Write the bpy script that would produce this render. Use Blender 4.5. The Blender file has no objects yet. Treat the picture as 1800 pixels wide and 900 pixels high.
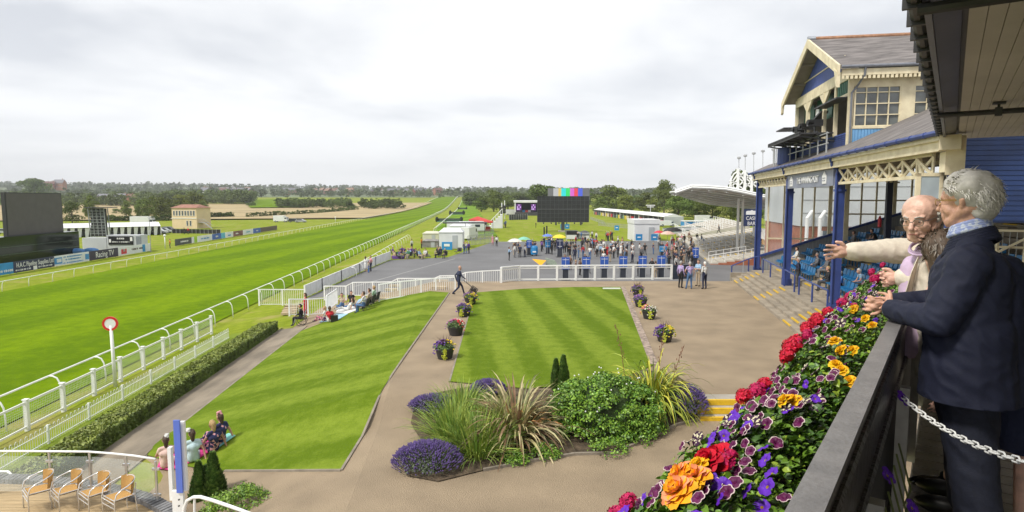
import bpy,math,random
import numpy as np
from mathutils import Vector,Matrix,noise as mnoise
R=math.radians
PI=math.pi
sc=bpy.context.scene
col=sc.collection
rnd=random.Random(7)
# camera, light, sky, exposure
CAMZ=6.0
FPX=1100.0
PITCH=math.atan(100/FPX)
cd=bpy.data.cameras.new('camera')
cd.sensor_width=36.0
cd.lens=36.0*FPX/1800.0
cd.clip_start=0.05
cd.clip_end=20000
cam=bpy.data.objects.new('camera',cd)
col.objects.link(cam)
cam.location=(0,0,CAMZ)
cam.rotation_euler=(R(90)-PITCH,0,0)
sc.camera=cam
sc.view_settings.view_transform='Standard'
sc.view_settings.look='None'
sc.view_settings.exposure=0.73
sc.view_settings.gamma=1.0
sc.cycles.volume_bounces=0
sc.view_settings.use_curve_mapping=False
SUN_EL,SUN_AZ=R(52),R(235)
sd=bpy.data.lights.new('sun','SUN')
sd.energy=2.2
sd.angle=R(10)
sd.color=(1.0,0.95,0.86)
sun=bpy.data.objects.new('sun',sd)
col.objects.link(sun)
sun.rotation_euler=(R(90)-SUN_EL,0,PI-SUN_AZ)
world=bpy.data.worlds.new('World')
sc.world=world
world.use_nodes=True
wn,wl=world.node_tree.nodes,world.node_tree.links
wn.clear()
w_out=wn.new('ShaderNodeOutputWorld')
w_bg=wn.new('ShaderNodeBackground')
w_sky=wn.new('ShaderNodeTexSky')
w_sky.sky_type='NISHITA'
w_sky.sun_disc=False
w_sky.sun_elevation=SUN_EL
w_sky.sun_rotation=SUN_AZ
w_tc=wn.new('ShaderNodeTexCoord')
w_sep=wn.new('ShaderNodeSeparateXYZ')
wl.new(w_tc.outputs['Generated'],w_sep.inputs[0])
def wmath(op,a,b):
 n=wn.new('ShaderNodeMath');n.operation=op
 for i,v in enumerate((a,b)):
  if isinstance(v,(int,float)):n.inputs[i].default_value=v
  elif v is not None:wl.new(v,n.inputs[i])
 return n.outputs[0]
zc=wmath('ADD',wmath('MAXIMUM',w_sep.outputs[2],0.0),0.13)
w_comb=wn.new('ShaderNodeCombineXYZ')
wl.new(wmath('DIVIDE',w_sep.outputs[0],zc),w_comb.inputs[0])
wl.new(wmath('DIVIDE',w_sep.outputs[1],zc),w_comb.inputs[1])
w_n1=wn.new('ShaderNodeTexNoise')
w_n1.inputs['Scale'].default_value=0.62
w_n1.inputs['Detail'].default_value=9
w_n1.inputs['Roughness'].default_value=0.50
w_n1.inputs['Distortion'].default_value=0.25
wl.new(w_comb.outputs[0],w_n1.inputs['Vector'])
w_ramp=wn.new('ShaderNodeValToRGB')
er=w_ramp.color_ramp
er.elements[0].position=0.36;er.elements[0].color=(5.1,5.3,5.7,1)
er.elements[1].position=0.66;er.elements[1].color=(9.6,9.6,9.55,1)
e=er.elements.new(0.50);e.color=(8.3,8.35,8.4,1)
wl.new(w_n1.outputs[0],w_ramp.inputs[0])
w_mix=wn.new('ShaderNodeMixRGB')
w_mix.inputs[0].default_value=0.90
wl.new(w_sky.outputs[0],w_mix.inputs[1])
w_hz=wn.new('ShaderNodeMixRGB')
wl.new(wmath('MULTIPLY',wmath('POWER',wmath('SUBTRACT',1.0,wmath('MAXIMUM',w_sep.outputs[2],0.0)),7.0),.75),w_hz.inputs[0])
wl.new(w_ramp.outputs[0],w_hz.inputs[1])
w_hz.inputs[2].default_value=(10.4,10.5,10.9,1)
wl.new(w_hz.outputs[0],w_mix.inputs[2])
wl.new(w_mix.outputs[0],w_bg.inputs[0])
w_bg.inputs[1].default_value=0.081
wl.new(w_bg.outputs[0],w_out.inputs[0])
# projection helpers (real positions from the surveyed photograph)
_c,_s=math.cos(PITCH),math.sin(PITCH)
def ray(px,py):
 a=(px-900)/FPX;b=(450-py)/FPX
 return(a,_c+b*_s,-_s+b*_c)
def G(px,py,z):
 r=ray(px,py);t=(z-CAMZ)/r[2]
 return(r[0]*t,r[1]*t,z)
def DY(px,py,Y):
 r=ray(px,py);t=Y/r[1]
 return(r[0]*t,Y,CAMZ+r[2]*t)
# ground heights
TA=math.atan(75/FPX)
TC,TS=math.cos(TA),math.sin(TA)
def uv(x,y):return(x*TC+y*TS,-x*TS+y*TC)
def xy(u,v):return(u*TC-v*TS,u*TS+v*TC)
def lerp(a,b,t):return a+(b-a)*t
def sstep(a,b,x):
 t=min(1,max(0,(x-a)/(b-a)))
 return t*t*(3-2*t)
def pw(x,pts):
 if x<=pts[0][0]:return pts[0][1]
 for(a,za),(b,zb)in zip(pts,pts[1:]):
  if x<=b:return za+(zb-za)*(x-a)/(b-a)
 return pts[-1][1]
U_PROF=[(-60,-3.4),(-48,-3.4),(-17.6,-2.85),(-10.5,-1.95)]
def T(x,y):
 u,v=uv(x,y)
 z=pw(u,U_PROF)
 z+=13.5*sstep(380,1150,v)
 k=min(1,max(0,(0.75-(x/max(y,1)))/1.5))
 z+=max(6,-10+62*k)*sstep(1100,2700,y)+8*mnoise.noise(Vector((x/500,y/500,3)))*sstep(900,1600,y)
 return z
TERR_Y=45.6
def TT(x,y):
 u,v=uv(x,y)
 z=pw(u,[(-14.3,-2.35),(-10.5,-1.93),(-2.6,0.0)])
 return z-0.45*sstep(19.6,17.0,y)
def GT(x,y):
 u,v=uv(x,y)
 if u>-14 and y<TERR_Y and TT(x,y)>T(x,y):return TT(x,y)
 return T(x,y)
def at(px,py,f=GT):
 r=ray(px,py)
 lo,t=0.0,2.0
 while t<4000:
  if CAMZ+r[2]*t<f(r[0]*t,r[1]*t):break
  lo=t;t*=1.06
 hi=t
 for _ in range(30):
  m=(lo+hi)/2
  if CAMZ+r[2]*m<f(r[0]*m,r[1]*m):hi=m
  else:lo=m
 return(r[0]*hi,r[1]*hi,f(r[0]*hi,r[1]*hi))
# materials
MATS={}
def _mat(name):
 m=bpy.data.materials.new(name);m.use_nodes=True
 nt=m.node_tree
 return m,nt,nt.nodes['Principled BSDF']
def s2l(c):
 return tuple(((v/255)/12.92 if v/255<0.04045 else((v/255+0.055)/1.055)**2.4)for v in c)
def M(name,c=(.5,.5,.5),rough=.6,var=.15,scale=6.0,bump=0.0,bscale=None,metal=0.0,spec=.5,objvar=0.0,emit=None,coord='Object',detail=4,stretch=(1,1,1),dirt=None):
 """plain procedural paint / cloth / stone with a little mottling"""
 if name in MATS:return MATS[name]
 m,nt,b=_mat(name)
 N,L=nt.nodes,nt.links
 b.inputs['Roughness'].default_value=rough
 b.inputs['Metallic'].default_value=metal
 b.inputs['Specular IOR Level'].default_value=spec
 tc=N.new('ShaderNodeTexCoord')
 mp=N.new('ShaderNodeMapping');mp.inputs['Scale'].default_value=stretch
 L.new(tc.outputs[coord],mp.inputs[0])
 nz=N.new('ShaderNodeTexNoise');nz.inputs['Scale'].default_value=scale;nz.inputs['Detail'].default_value=detail
 L.new(mp.outputs[0],nz.inputs['Vector'])
 rp=N.new('ShaderNodeValToRGB')
 lo=tuple(max(0,v*(1-var))for v in c);hi=tuple(v*(1+var)for v in c)
 if dirt:lo=dirt
 rp.color_ramp.elements[0].position=.32;rp.color_ramp.elements[0].color=(*lo,1)
 rp.color_ramp.elements[1].position=.68;rp.color_ramp.elements[1].color=(*hi,1)
 L.new(nz.outputs[0],rp.inputs[0])
 out=rp.outputs[0]
 if objvar:
  oi=N.new('ShaderNodeObjectInfo')
  hs=N.new('ShaderNodeHueSaturation')
  mr=N.new('ShaderNodeMapRange');mr.inputs[3].default_value=1-objvar;mr.inputs[4].default_value=1+objvar
  L.new(oi.outputs['Random'],mr.inputs[0]);L.new(mr.outputs[0],hs.inputs['Value'])
  mr2=N.new('ShaderNodeMapRange');mr2.inputs[3].default_value=.5-objvar*.06;mr2.inputs[4].default_value=.5+objvar*.06
  L.new(oi.outputs['Random'],mr2.inputs[0]);L.new(mr2.outputs[0],hs.inputs['Hue'])
  L.new(out,hs.inputs['Color']);out=hs.outputs[0]
 L.new(out,b.inputs['Base Color'])
 if bump:
  n2=N.new('ShaderNodeTexNoise');n2.inputs['Scale'].default_value=bscale or scale*4;n2.inputs['Detail'].default_value=5
  L.new(mp.outputs[0],n2.inputs['Vector'])
  bp=N.new('ShaderNodeBump');bp.inputs['Strength'].default_value=bump;bp.inputs['Distance'].default_value=.05
  L.new(n2.outputs[0],bp.inputs['Height']);L.new(bp.outputs[0],b.inputs['Normal'])
 if emit:
  b.inputs['Emission Color'].default_value=(*emit[:3],1);b.inputs['Emission Strength'].default_value=emit[3]
 MATS[name]=m
 return m
def grass(name,c1,c2,stripe=None,sdir=0.0,sw=1.0,samt=.35,patch=.12,fine=3.0,dry=None):
 """mown turf: two greens, mowing stripes and fine blade noise in world metres"""
 m,nt,b=_mat(name)
 N,L=nt.nodes,nt.links
 b.inputs['Roughness'].default_value=.85;b.inputs['Specular IOR Level'].default_value=.04
 tc=N.new('ShaderNodeTexCoord')
 mp=N.new('ShaderNodeMapping');mp.inputs['Rotation'].default_value=(0,0,sdir)
 L.new(tc.outputs['Object'],mp.inputs[0])
 def nz(s,d=4,st=None):
  n=N.new('ShaderNodeTexNoise');n.inputs['Scale'].default_value=s;n.inputs['Detail'].default_value=d
  if st:
   q=N.new('ShaderNodeMapping');q.inputs['Scale'].default_value=st;L.new(mp.outputs[0],q.inputs[0]);L.new(q.outputs[0],n.inputs['Vector'])
  else:L.new(tc.outputs['Object'],n.inputs['Vector'])
  return n.outputs[0]
 def mt(op,a,bb):
  n=N.new('ShaderNodeMath');n.operation=op
  for i,v in enumerate((a,bb)):
   if isinstance(v,(int,float)):n.inputs[i].default_value=v
   else:L.new(v,n.inputs[i])
  return n.outputs[0]
 f=mt('ADD',mt('MULTIPLY',nz(patch,6),.45),mt('MULTIPLY',nz(fine,6),.75))
 f=mt('ADD',f,mt('MULTIPLY',nz(fine*5,3),.35))
 f=mt('ADD',f,mt('MULTIPLY',nz(fine*.4,4,(1,.12,1)),.35))
 if stripe:
  sp=N.new('ShaderNodeSeparateXYZ');L.new(mp.outputs[0],sp.inputs[0])
  ph=mt('ADD',mt('MULTIPLY',sp.outputs[0],PI/sw),mt('MULTIPLY',nz(.35,2),.9))
  wv_=mt('ADD',mt('MULTIPLY',mt('TANH',mt('MULTIPLY',mt('SINE',ph,0.0),2.2),0.0),.5),.5)
  f=mt('ADD',f,mt('MULTIPLY',wv_,samt))
  f=mt('SUBTRACT',f,samt*.5)
 rp=N.new('ShaderNodeValToRGB')
 rp.color_ramp.elements[0].position=.62;rp.color_ramp.elements[0].color=(*c1,1)
 rp.color_ramp.elements[1].position=1.25 if False else .99;rp.color_ramp.elements[1].color=(*c2,1)
 f2=mt('MULTIPLY',f,.82)
 L.new(f2,rp.inputs[0])
 out=rp.outputs[0]
 if dry:
  mx=N.new('ShaderNodeMixRGB')
  r2=N.new('ShaderNodeValToRGB');r2.color_ramp.elements[0].position=dry[3];r2.color_ramp.elements[1].position=dry[3]+.2
  L.new(nz(.35,6),r2.inputs[0]);L.new(r2.outputs[0],mx.inputs[0])
  L.new(out,mx.inputs[1]);mx.inputs[2].default_value=(*dry[:3],1);out=mx.outputs[0]
 L.new(out,b.inputs['Base Color'])
 bp=N.new('ShaderNodeBump');bp.inputs['Strength'].default_value=.6;bp.inputs['Distance'].default_value=.05
 L.new(nz(14,4),bp.inputs['Height']);L.new(bp.outputs[0],b.inputs['Normal'])
 MATS[name]=m
 return m
def glass(name,c=(.75,.85,.85),alpha=.25,rough=.05):
 if name in MATS:return MATS[name]
 m,nt,b=_mat(name)
 b.inputs['Base Color'].default_value=(*c,1);b.inputs['Alpha'].default_value=alpha
 b.inputs['Roughness'].default_value=rough
 MATS[name]=m
 return m
# mesh builder
class MB:
 def __init__(s):s.v=[];s.f=[];s.m=[];s.cur=0
 def add(s,vs,fs,m=None):
  o=len(s.v);s.v.extend(vs);s.f.extend([tuple(i+o for i in f)for f in fs]);s.m.extend([s.cur if m is None else m]*len(fs))
  return s
 def box(s,c,d,rz=0.0,m=None,bev=0.0):
  x,y,z=d[0]/2,d[1]/2,d[2]/2
  ca,sa=math.cos(rz),math.sin(rz)
  vs=[(c[0]+a*x*ca-b*y*sa,c[1]+a*x*sa+b*y*ca,c[2]+e*z)for a,b,e in((-1,-1,-1),(1,-1,-1),(1,1,-1),(-1,1,-1),(-1,-1,1),(1,-1,1),(1,1,1),(-1,1,1))]
  return s.add(vs,[(0,3,2,1),(4,5,6,7),(0,1,5,4),(1,2,6,5),(2,3,7,6),(3,0,4,7)],m)
 def beam(s,a,b,w,h=None,up=(0,0,1),m=None):
  a,b=Vector(a),Vector(b);h=h or w
  d=(b-a).normalized();u=Vector(up)
  if abs(d.dot(u))>.98:u=Vector((0,1,0))
  r=d.cross(u).normalized()*(w/2);u=r.cross(d).normalized()*(h/2)
  vs=[tuple(p+i*r+j*u)for p in(a,b)for i,j in((-1,-1),(1,-1),(1,1),(-1,1))]
  return s.add(vs,[(0,3,2,1),(4,5,6,7),(0,1,5,4),(1,2,6,5),(2,3,7,6),(3,0,4,7)],m)
 def tube(s,pts,r,n=8,m=None,cap=True):
  pts=[Vector(p)for p in pts];k=len(pts)
  rs=r if isinstance(r,(list,tuple))else[r]*k
  vs=[];fs=[]
  t0=(pts[1]-pts[0]).normalized()
  ref=Vector((0,0,1))if abs(t0.z)<.9 else Vector((1,0,0))
  for i in range(k):
   t=(pts[min(i+1,k-1)]-pts[max(i-1,0)]).normalized()
   a=t.cross(ref)
   if a.length<1e-4:a=t.cross(Vector((0,1,0)))
   a.normalize();b=t.cross(a);ref=a.cross(t).normalized()if a.length else ref
   for j in range(n):
    q=2*PI*j/n
    vs.append(tuple(pts[i]+rs[i]*(a*math.cos(q)+b*math.sin(q))))
  for i in range(k-1):
   for j in range(n):
    j2=(j+1)%n
    fs.append((i*n+j,i*n+j2,(i+1)*n+j2,(i+1)*n+j))
  if cap:
   fs.append(tuple(range(n))[::-1]);fs.append(tuple((k-1)*n+j for j in range(n)))
  return s.add(vs,fs,m)
 def lathe(s,c,prof,n=16,m=None,sq=None):
  vs=[];fs=[];k=len(prof)
  for(r,z)in prof:
   for j in range(n):
    q=2*PI*j/n
    vs.append((c[0]+r*math.cos(q),c[1]+r*math.sin(q)*(sq or 1),c[2]+z))
  for i in range(k-1):
   for j in range(n):
    j2=(j+1)%n
    fs.append((i*n+j,i*n+j2,(i+1)*n+j2,(i+1)*n+j))
  fs.append(tuple(range(n))[::-1]);fs.append(tuple((k-1)*n+j for j in range(n)))
  return s.add(vs,fs,m)
 def ball(s,c,r,n=10,k=7,m=None,rot=None):
  if not isinstance(r,(list,tuple)):r=(r,r,r)
  vs=[];fs=[]
  for i in range(1,k):
   ph=PI*i/k
   for j in range(n):
    q=2*PI*j/n
    vs.append(Vector((r[0]*math.sin(ph)*math.cos(q),r[1]*math.sin(ph)*math.sin(q),r[2]*math.cos(ph))))
  vs.append(Vector((0,0,r[2])));vs.append(Vector((0,0,-r[2])))
  if rot is not None:vs=[rot@v for v in vs]
  vs=[(v.x+c[0],v.y+c[1],v.z+c[2])for v in vs]
  for i in range(k-2):
   for j in range(n):
    j2=(j+1)%n
    fs.append((i*n+j,(i+1)*n+j,(i+1)*n+j2,i*n+j2))
  t=len(vs)-2
  for j in range(n):
   j2=(j+1)%n
   fs.append((t,j,j2));fs.append((t+1,(k-2)*n+j2,(k-2)*n+j))
  return s.add(vs,fs,m)
 def prism(s,pts,z0,z1,m=None):
  n=len(pts)
  vs=[(p[0],p[1],z0)for p in pts]+[(p[0],p[1],z1)for p in pts]
  fs=[tuple(range(n))[::-1],tuple(range(n,2*n))]+[(i,(i+1)%n,n+(i+1)%n,n+i)for i in range(n)]
  return s.add(vs,fs,m)
 def quad(s,a,b,c,d,m=None):return s.add([tuple(a),tuple(b),tuple(c),tuple(d)],[(0,1,2,3)],m)
 def slab(s,poly,thick,m=None):
  """3-D polygon given a thickness vector"""
  n=len(poly);t=Vector(thick)
  vs=[tuple(p)for p in poly]+[tuple(Vector(p)+t)for p in poly]
  fs=[tuple(range(n))[::-1],tuple(range(n,2*n))]+[(i,(i+1)%n,n+(i+1)%n,n+i)for i in range(n)]
  return s.add(vs,fs,m)
 def build(s,name,mats,parent=None,smooth=False,world=True):
  me=bpy.data.meshes.new(name)
  vs=s.v
  if parent is not None and world:
   w=wloc(parent);vs=[(p[0]-w[0],p[1]-w[1],p[2]-w[2])for p in vs]
  me.from_pydata([tuple(v)for v in vs],[],s.f)
  if not isinstance(mats,(list,tuple)):mats=[mats]
  for m in mats:me.materials.append(m)
  if len(mats)>1:me.polygons.foreach_set('material_index',s.m)
  if smooth:me.polygons.foreach_set('use_smooth',[True]*len(me.polygons))
  me.update()
  o=bpy.data.objects.new(name,me);col.objects.link(o)
  if parent is not None:o.parent=parent
  return o
def wloc(o):
 v=Vector((0,0,0))
 while o is not None:v+=o.location;o=o.parent
 return v
KIDS={}
def kids(o):return[c for c in o.children]
def tag(o,label=None,cat=None,group=None,kind=None):
 if label:o['label']=label
 if cat:o['category']=cat
 if group:o['group']=group
 if kind:o['kind']=kind
 return o
def thing(name,label,cat,loc=(0,0,0),rz=0.0,group=None):
 o=bpy.data.objects.new(name,None);col.objects.link(o)
 o.empty_display_size=.1
 o.location=loc;o.rotation_euler=(0,0,rz)
 return tag(o,label,cat,group)
def struct(o):o['kind']='structure';return o
def dup(root,loc,rz=0.0,label=None,group=None,scale=None):
 r=root.copy();col.objects.link(r);r.location=loc;r.rotation_euler=(0,0,rz)
 if scale:r.scale=(scale,)*3 if isinstance(scale,(int,float))else scale
 if label:r['label']=label
 if group:r['group']=group
 for ch in list(root.children):
  c2=ch.copy();col.objects.link(c2);c2.parent=r
  for g in list(ch.children):
   d=g.copy();col.objects.link(d);d.parent=c2
 return r
def sheet(name,corners,off,mat,nu=1,nv=1,f=T,far=0.0,kind='structure'):
 """ground covering draped over f between four corners (bilinear)"""
 a,b,c2,d=corners
 vs=[];fs=[]
 for j in range(nv+1):
  for i in range(nu+1):
   s_,t_=i/nu,j/nv
   x=(a[0]*(1-s_)+b[0]*s_)*(1-t_)+(d[0]*(1-s_)+c2[0]*s_)*t_
   y=(a[1]*(1-s_)+b[1]*s_)*(1-t_)+(d[1]*(1-s_)+c2[1]*s_)*t_
   vs.append((x,y,f(x,y)+off+far*y))
 for j in range(nv):
  for i in range(nu):
   k=j*(nu+1)+i
   fs.append((k,k+1,k+nu+2,k+nu+1))
 m=MB();m.add(vs,fs)
 o=m.build(name,mat)
 if kind:o['kind']=kind
 return o
def text(txt,size,mat,parent,loc,rot,name='lettering',ext=.004,align='CENTER',sx=1.0,fit=None):
 cu=bpy.data.curves.new(name,'FONT')
 cu.body=txt;cu.size=size;cu.extrude=ext;cu.align_x=align;cu.align_y='CENTER'
 o=bpy.data.objects.new(name,cu);col.objects.link(o)
 dg=bpy.context.evaluated_depsgraph_get()
 me=bpy.data.meshes.new_from_object(o.evaluated_get(dg))
 bpy.data.objects.remove(o)
 o=bpy.data.objects.new(name,me);col.objects.link(o)
 me.materials.clear();me.materials.append(mat)
 if fit:
  xs=[v.co.x for v in me.vertices]
  sx=fit/(max(xs)-min(xs))
 if parent is not None:
  o.parent=parent;w=wloc(parent);loc=tuple(Vector(loc)-w)
 o.location=loc;o.rotation_euler=rot;o.scale=(sx,1,1)
 return o
class Fr:
 """a local frame: S metres along, L metres to the right"""
 def __init__(s,vp):
  a=math.atan((vp-900)/(FPX/_c));s.sa,s.ca=math.sin(a),math.cos(a);s.a=a
 def p(s,S,L,z):return(S*s.sa+L*s.ca,S*s.ca-L*s.sa,z)
# ground, course and fields
turf=grass('turf',(.088,.158,.0),(.160,.250,.0),stripe=True,sdir=TA,sw=6,samt=.22,patch=.05,fine=1.2)
verge=grass('verge_grass',(.15,.20,.010),(.26,.31,.03),patch=.08,fine=1.5,dry=(.30,.27,.09,.52))
_q0,_q1=at(610,571,TT),at(750,540,TT)
LAW=math.atan2(_q1[0]-_q0[0],_q1[1]-_q0[1])
print('LAW',math.degrees(LAW))
lawnA=grass('striped_lawn_green',(.095,.152,.008),(.180,.245,.026),stripe=True,sdir=LAW,sw=1.5,samt=.26,patch=.25,fine=2.5)
lawnB=grass('striped_square_lawn_green',(.095,.152,.008),(.180,.245,.026),stripe=True,sdir=R(-6),sw=.95,samt=.32,patch=.25,fine=2.5)
wheat=M('wheat',(.36,.28,.14),.9,.22,.02,coord='Object',stretch=(1,3,1),detail=8)
gravel=M('resin_gravel',(.325,.25,.165),.92,.15,.7,bump=.9,bscale=45,detail=15)
paving=M('brown_path',(.21,.175,.13),.9,.28,1.3,bump=.4,bscale=18,detail=9,stretch=(1,.4,1))
asphalt=M('tarmac',(.142,.142,.146),.85,.13,.25,bump=.3,bscale=25,detail=9)
soil=M('soil',(.09,.065,.04),.95,.4,5,bump=.8)
concrete=M('concrete',(.36,.33,.28),.85,.2,1.2,bump=.3,bscale=12,detail=8)
kerbm=M('kerb_stone',(.25,.215,.17),.85,.2,3)
white=M('white_paint',(.74,.75,.74),.45,.07,3)
whitep=M('white_plastic',(.80,.81,.80),.35,.04,2)
def axis(lo,hi,brk,fine0,grow):
 out=set(brk)
 x=0.0;s_=fine0
 while x<hi:out.add(round(x,3));x+=s_;s_*=grow
 x=0.0;s_=fine0
 while x>lo:out.add(round(x,3));x-=s_;s_*=grow
 out.add(lo);out.add(hi)
 return sorted(out)
us=axis(-6500,6500,[-60,-48,-17.6,-10.5],5,1.09)
vs_=axis(-70,7000,[],7,1.045)
b=MB();V=[];Fc=[]
for v in vs_:
 for u in us:
  x,y=xy(u,v);V.append((x,y,T(x,y)))
n=len(us)
for j in range(len(vs_)-1):
 for i in range(n-1):
  k=j*n+i;Fc.append((k,k+1,k+n+1,k+n))
b.add(V,Fc)
struct(b.build('ground',verge,smooth=True))
def uvq(u0,u1,v0,v1):return(xy(u0,v0),xy(u1,v0),xy(u1,v1),xy(u0,v1))
sheet('race_track',uvq(-47.2,-18.2,-30,1010),.03,turf,12,200,far=.0006)
sheet('chase_track_grass',uvq(-9,6,135,760),.03,grass('chase_turf',(.105,.20,.01),(.18,.29,.025),stripe=True,sdir=TA,sw=3,samt=.25),6,120,far=.0006)
# harvested fields beyond the course
def pxq(*p,f=T):return[at(a,b_,f)for a,b_ in p]
sheet('wheat_field',pxq((-150,391),(640,385),(760,357.5),(-60,362)),.25,wheat,40,40,far=.0012)
sheet('meadow',pxq((440,368),(545,367),(500,352),(430,354)),.9,turf,10,14,far=.0012)
sheet('dry_field',pxq((1150,380),(1330,385),(1300,366),(1180,362)),.3,grass('dry_grass',(.22,.24,.05),(.36,.34,.12),patch=.05),8,8)
# raised terrace with gravel
b=MB();V=[];Fc=[]
uu=[-11.0,-10.5,-9,-7.5,-6,-4.5,-3.5,-2.6]+[-2.6+k*3 for k in range(1,17)]
yy=[-8+k*3 for k in range(8)]+[16.4,17,17.4,17.8,18.2,18.6,19,19.4,19.8]+[21+k*2.46 for k in range(11)]
yy=[y for y in yy if y<45.5]+[TERR_Y]
def terr_xy(u,y):return((u-y*TS)/TC,y)
for y in yy:
 for u in uu:
  x,y_=terr_xy(u,y);V.append((x,y_,TT(x,y_)))
n=len(uu);m_=len(yy)
for j in range(m_-1):
 for i in range(n-1):
  k=j*n+i;Fc.append((k,k+1,k+n+1,k+n))
o0=len(V)
for i in range(n):
 x,y_=terr_xy(uu[i],TERR_Y);V.append((x,y_,-2.6))
for i in range(n-1):Fc.append(((m_-1)*n+i,(m_-1)*n+i+1,o0+i+1,o0+i))
b.add(V,Fc)
struct(b.build('gravel_terrace',gravel))
# the tarmac betting ring below the terrace
ring=pxq((470,556),(1500,560),(1420,423.5),(862,423.5))
tp=[at(536,526,T)[:2],at(566,512,T)[:2],at(600,496,T)[:2],at(632,481,T)[:2],at(660,468.5,T)[:2],at(687,457.5,T)[:2],at(787,452.5,T)[:2],at(868,425,T)[:2],at(1290,423,T)[:2],(75,100),(60,44)]
def polysheet(name,pts,off,mat,f=T,step=3.0,kind='structure',creases=()):
 """triangulated drape of a polygon: clip a grid to the polygon by bmesh bisect"""
 import bmesh
 bm=bmesh.new()
 x0=min(p[0]for p in pts)-1;x1=max(p[0]for p in pts)+1
 y0=min(p[1]for p in pts)-1;y1=max(p[1]for p in pts)+1
 nx=max(1,int((x1-x0)/step));ny=max(1,int((y1-y0)/step))
 vv=[[bm.verts.new((lerp(x0,x1,i/nx),lerp(y0,y1,j/ny),0))for i in range(nx+1)]for j in range(ny+1)]
 for j in range(ny):
  for i in range(nx):bm.faces.new((vv[j][i],vv[j][i+1],vv[j+1][i+1],vv[j+1][i]))
 k=len(pts)
 for i in range(k):
  a,c2=Vector((*pts[i][:2],0)),Vector((*pts[(i+1)%k][:2],0))
  d=(c2-a)
  nrm=Vector((-d.y,d.x,0))
  bmesh.ops.bisect_plane(bm,geom=bm.verts[:]+bm.edges[:]+bm.faces[:],plane_co=a,plane_no=nrm)
 for cu in creases:
  x_,y_=xy(cu,0)
  bmesh.ops.bisect_plane(bm,geom=bm.verts[:]+bm.edges[:]+bm.faces[:],plane_co=(x_,y_,0),plane_no=(TC,TS,0))
 def inside(x,y):
  r=False;j=k-1
  for i in range(k):
   xi,yi,xj,yj=pts[i][0],pts[i][1],pts[j][0],pts[j][1]
   if(yi>y)!=(yj>y)and x<(xj-xi)*(y-yi)/(yj-yi)+xi:r=not r
   j=i
  return r
 dead=[f_ for f_ in bm.faces if not inside(*f_.calc_center_median()[:2])]
 bmesh.ops.delete(bm,geom=dead,context='FACES')
 for v in bm.verts:v.co.z=f(v.co.x,v.co.y)+off
 me=bpy.data.meshes.new(name);bm.to_mesh(me);bm.free()
 me.materials.append(mat)
 o=bpy.data.objects.new(name,me);col.objects.link(o)
 if kind:o['kind']=kind
 return o
polysheet('betting_ring_tarmac',tp,.02,asphalt,creases=(-10.5,-17.6))
# a second, paler strip of tarmac patching
a1,a2=at(620,505,T),at(800,455,T)
q=MB();d=Vector((a2[0]-a1[0],a2[1]-a1[1],0));nn=Vector((-d.y,d.x,0)).normalized()*.09
q.quad(*[(p[0]+s_*nn.x,p[1]+s_*nn.y,T(p[0],p[1])+.03)for p,s_ in((a1,-1),(a2,-1),(a2,1),(a1,1))])
struct(q.build('expansion_joint',M('joint_line',(.30,.30,.29),.9)))
# path, lawns with kerbs
UP0,UP1=uv(*at(317,700)[:2])[0],uv(*at(379,700)[:2])[0]
def uyq(u0,u1,y0,y1):return(terr_xy(u0,y0),terr_xy(u1,y0),terr_xy(u1,y1),terr_xy(u0,y1))
sheet('brown_path',uyq(UP0,UP1,5,38.2),.03,paving,2,40,f=GT)
sheet('hedge_verge',uyq(UP0-3.2,UP0,5,39),.025,grass('verge_near',(.13,.19,.02),(.24,.29,.045),patch=.2,fine=3,dry=(.30,.25,.09,.55)),4,40,f=GT)
L1=[at(600,828,TT),at(790,515,TT),at(670,528,TT)]
l1y0=L1[0][1]
lawn1=[at(256,801,TT)[:2],at(395,829,TT)[:2],L1[0][:2],L1[1][:2],L1[2][:2],terr_xy(UP1+.05,36.5)]
polysheet('striped_lawn',lawn1,.035,lawnA,f=TT,step=.8,creases=(-2.6,-10.5))
L2=[at(790,672,TT),at(1150,642,TT),at(1095,505,TT),at(835,515,TT)]
lawn2=[L2[0][:2],(lerp(L2[0][0],L2[1][0],.35),L2[0][1]-.75),(lerp(L2[0][0],L2[1][0],.75),L2[0][1]-.1),L2[1][:2],L2[2][:2],(4.1,42.3),(0.8,41.5),L2[3][:2]]
polysheet('striped_square_lawn',lawn2,.035,lawnB,f=TT,step=2)
def edging(name,pts,w,h,mat,f=TT):
 m=MB()
 for a,c2 in zip(pts,pts[1:]):
  k=max(1,int(math.dist(a[:2],c2[:2])/2.0))
  for i in range(k):
   p=[lerp(a[0],c2[0],i/k),lerp(a[1],c2[1],i/k)];q_=[lerp(a[0],c2[0],(i+1)/k),lerp(a[1],c2[1],(i+1)/k)]
   m.beam((*p,f(*p)+h/2-.02),(*q_,f(*q_)+h/2-.02),w,h+.04)
 return struct(m.build(name,mat))
edging('lawn_kerb',[lawn1[1],lawn1[2],lawn1[3]],.06,.045,kerbm)
edging('lawn_kerb',[lawn2[7],lawn2[0]],.06,.045,kerbm)
edging('lawn_kerb',[lawn2[3],lawn2[4]],.3,.045,M('cobble_edge',(.30,.235,.19),.9,.5,6,bump=.6))
edging('path_kerb',[terr_xy(UP1,8),terr_xy(UP1,37.5)],.07,.05,kerbm,f=GT)
# small white line plate at the head of the square lawn
p=at(1075,508.5,TT)
m=MB();m.box((p[0],p[1],p[2]+.06),(1.15,.25,.05));m.box((p[0],p[1]-.05,p[2]+.03),(1.0,.1,.06))
tag(m.build('lawn_marker',whitep),'white flat marker strip lying at the far end of the square lawn','marker')
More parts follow.
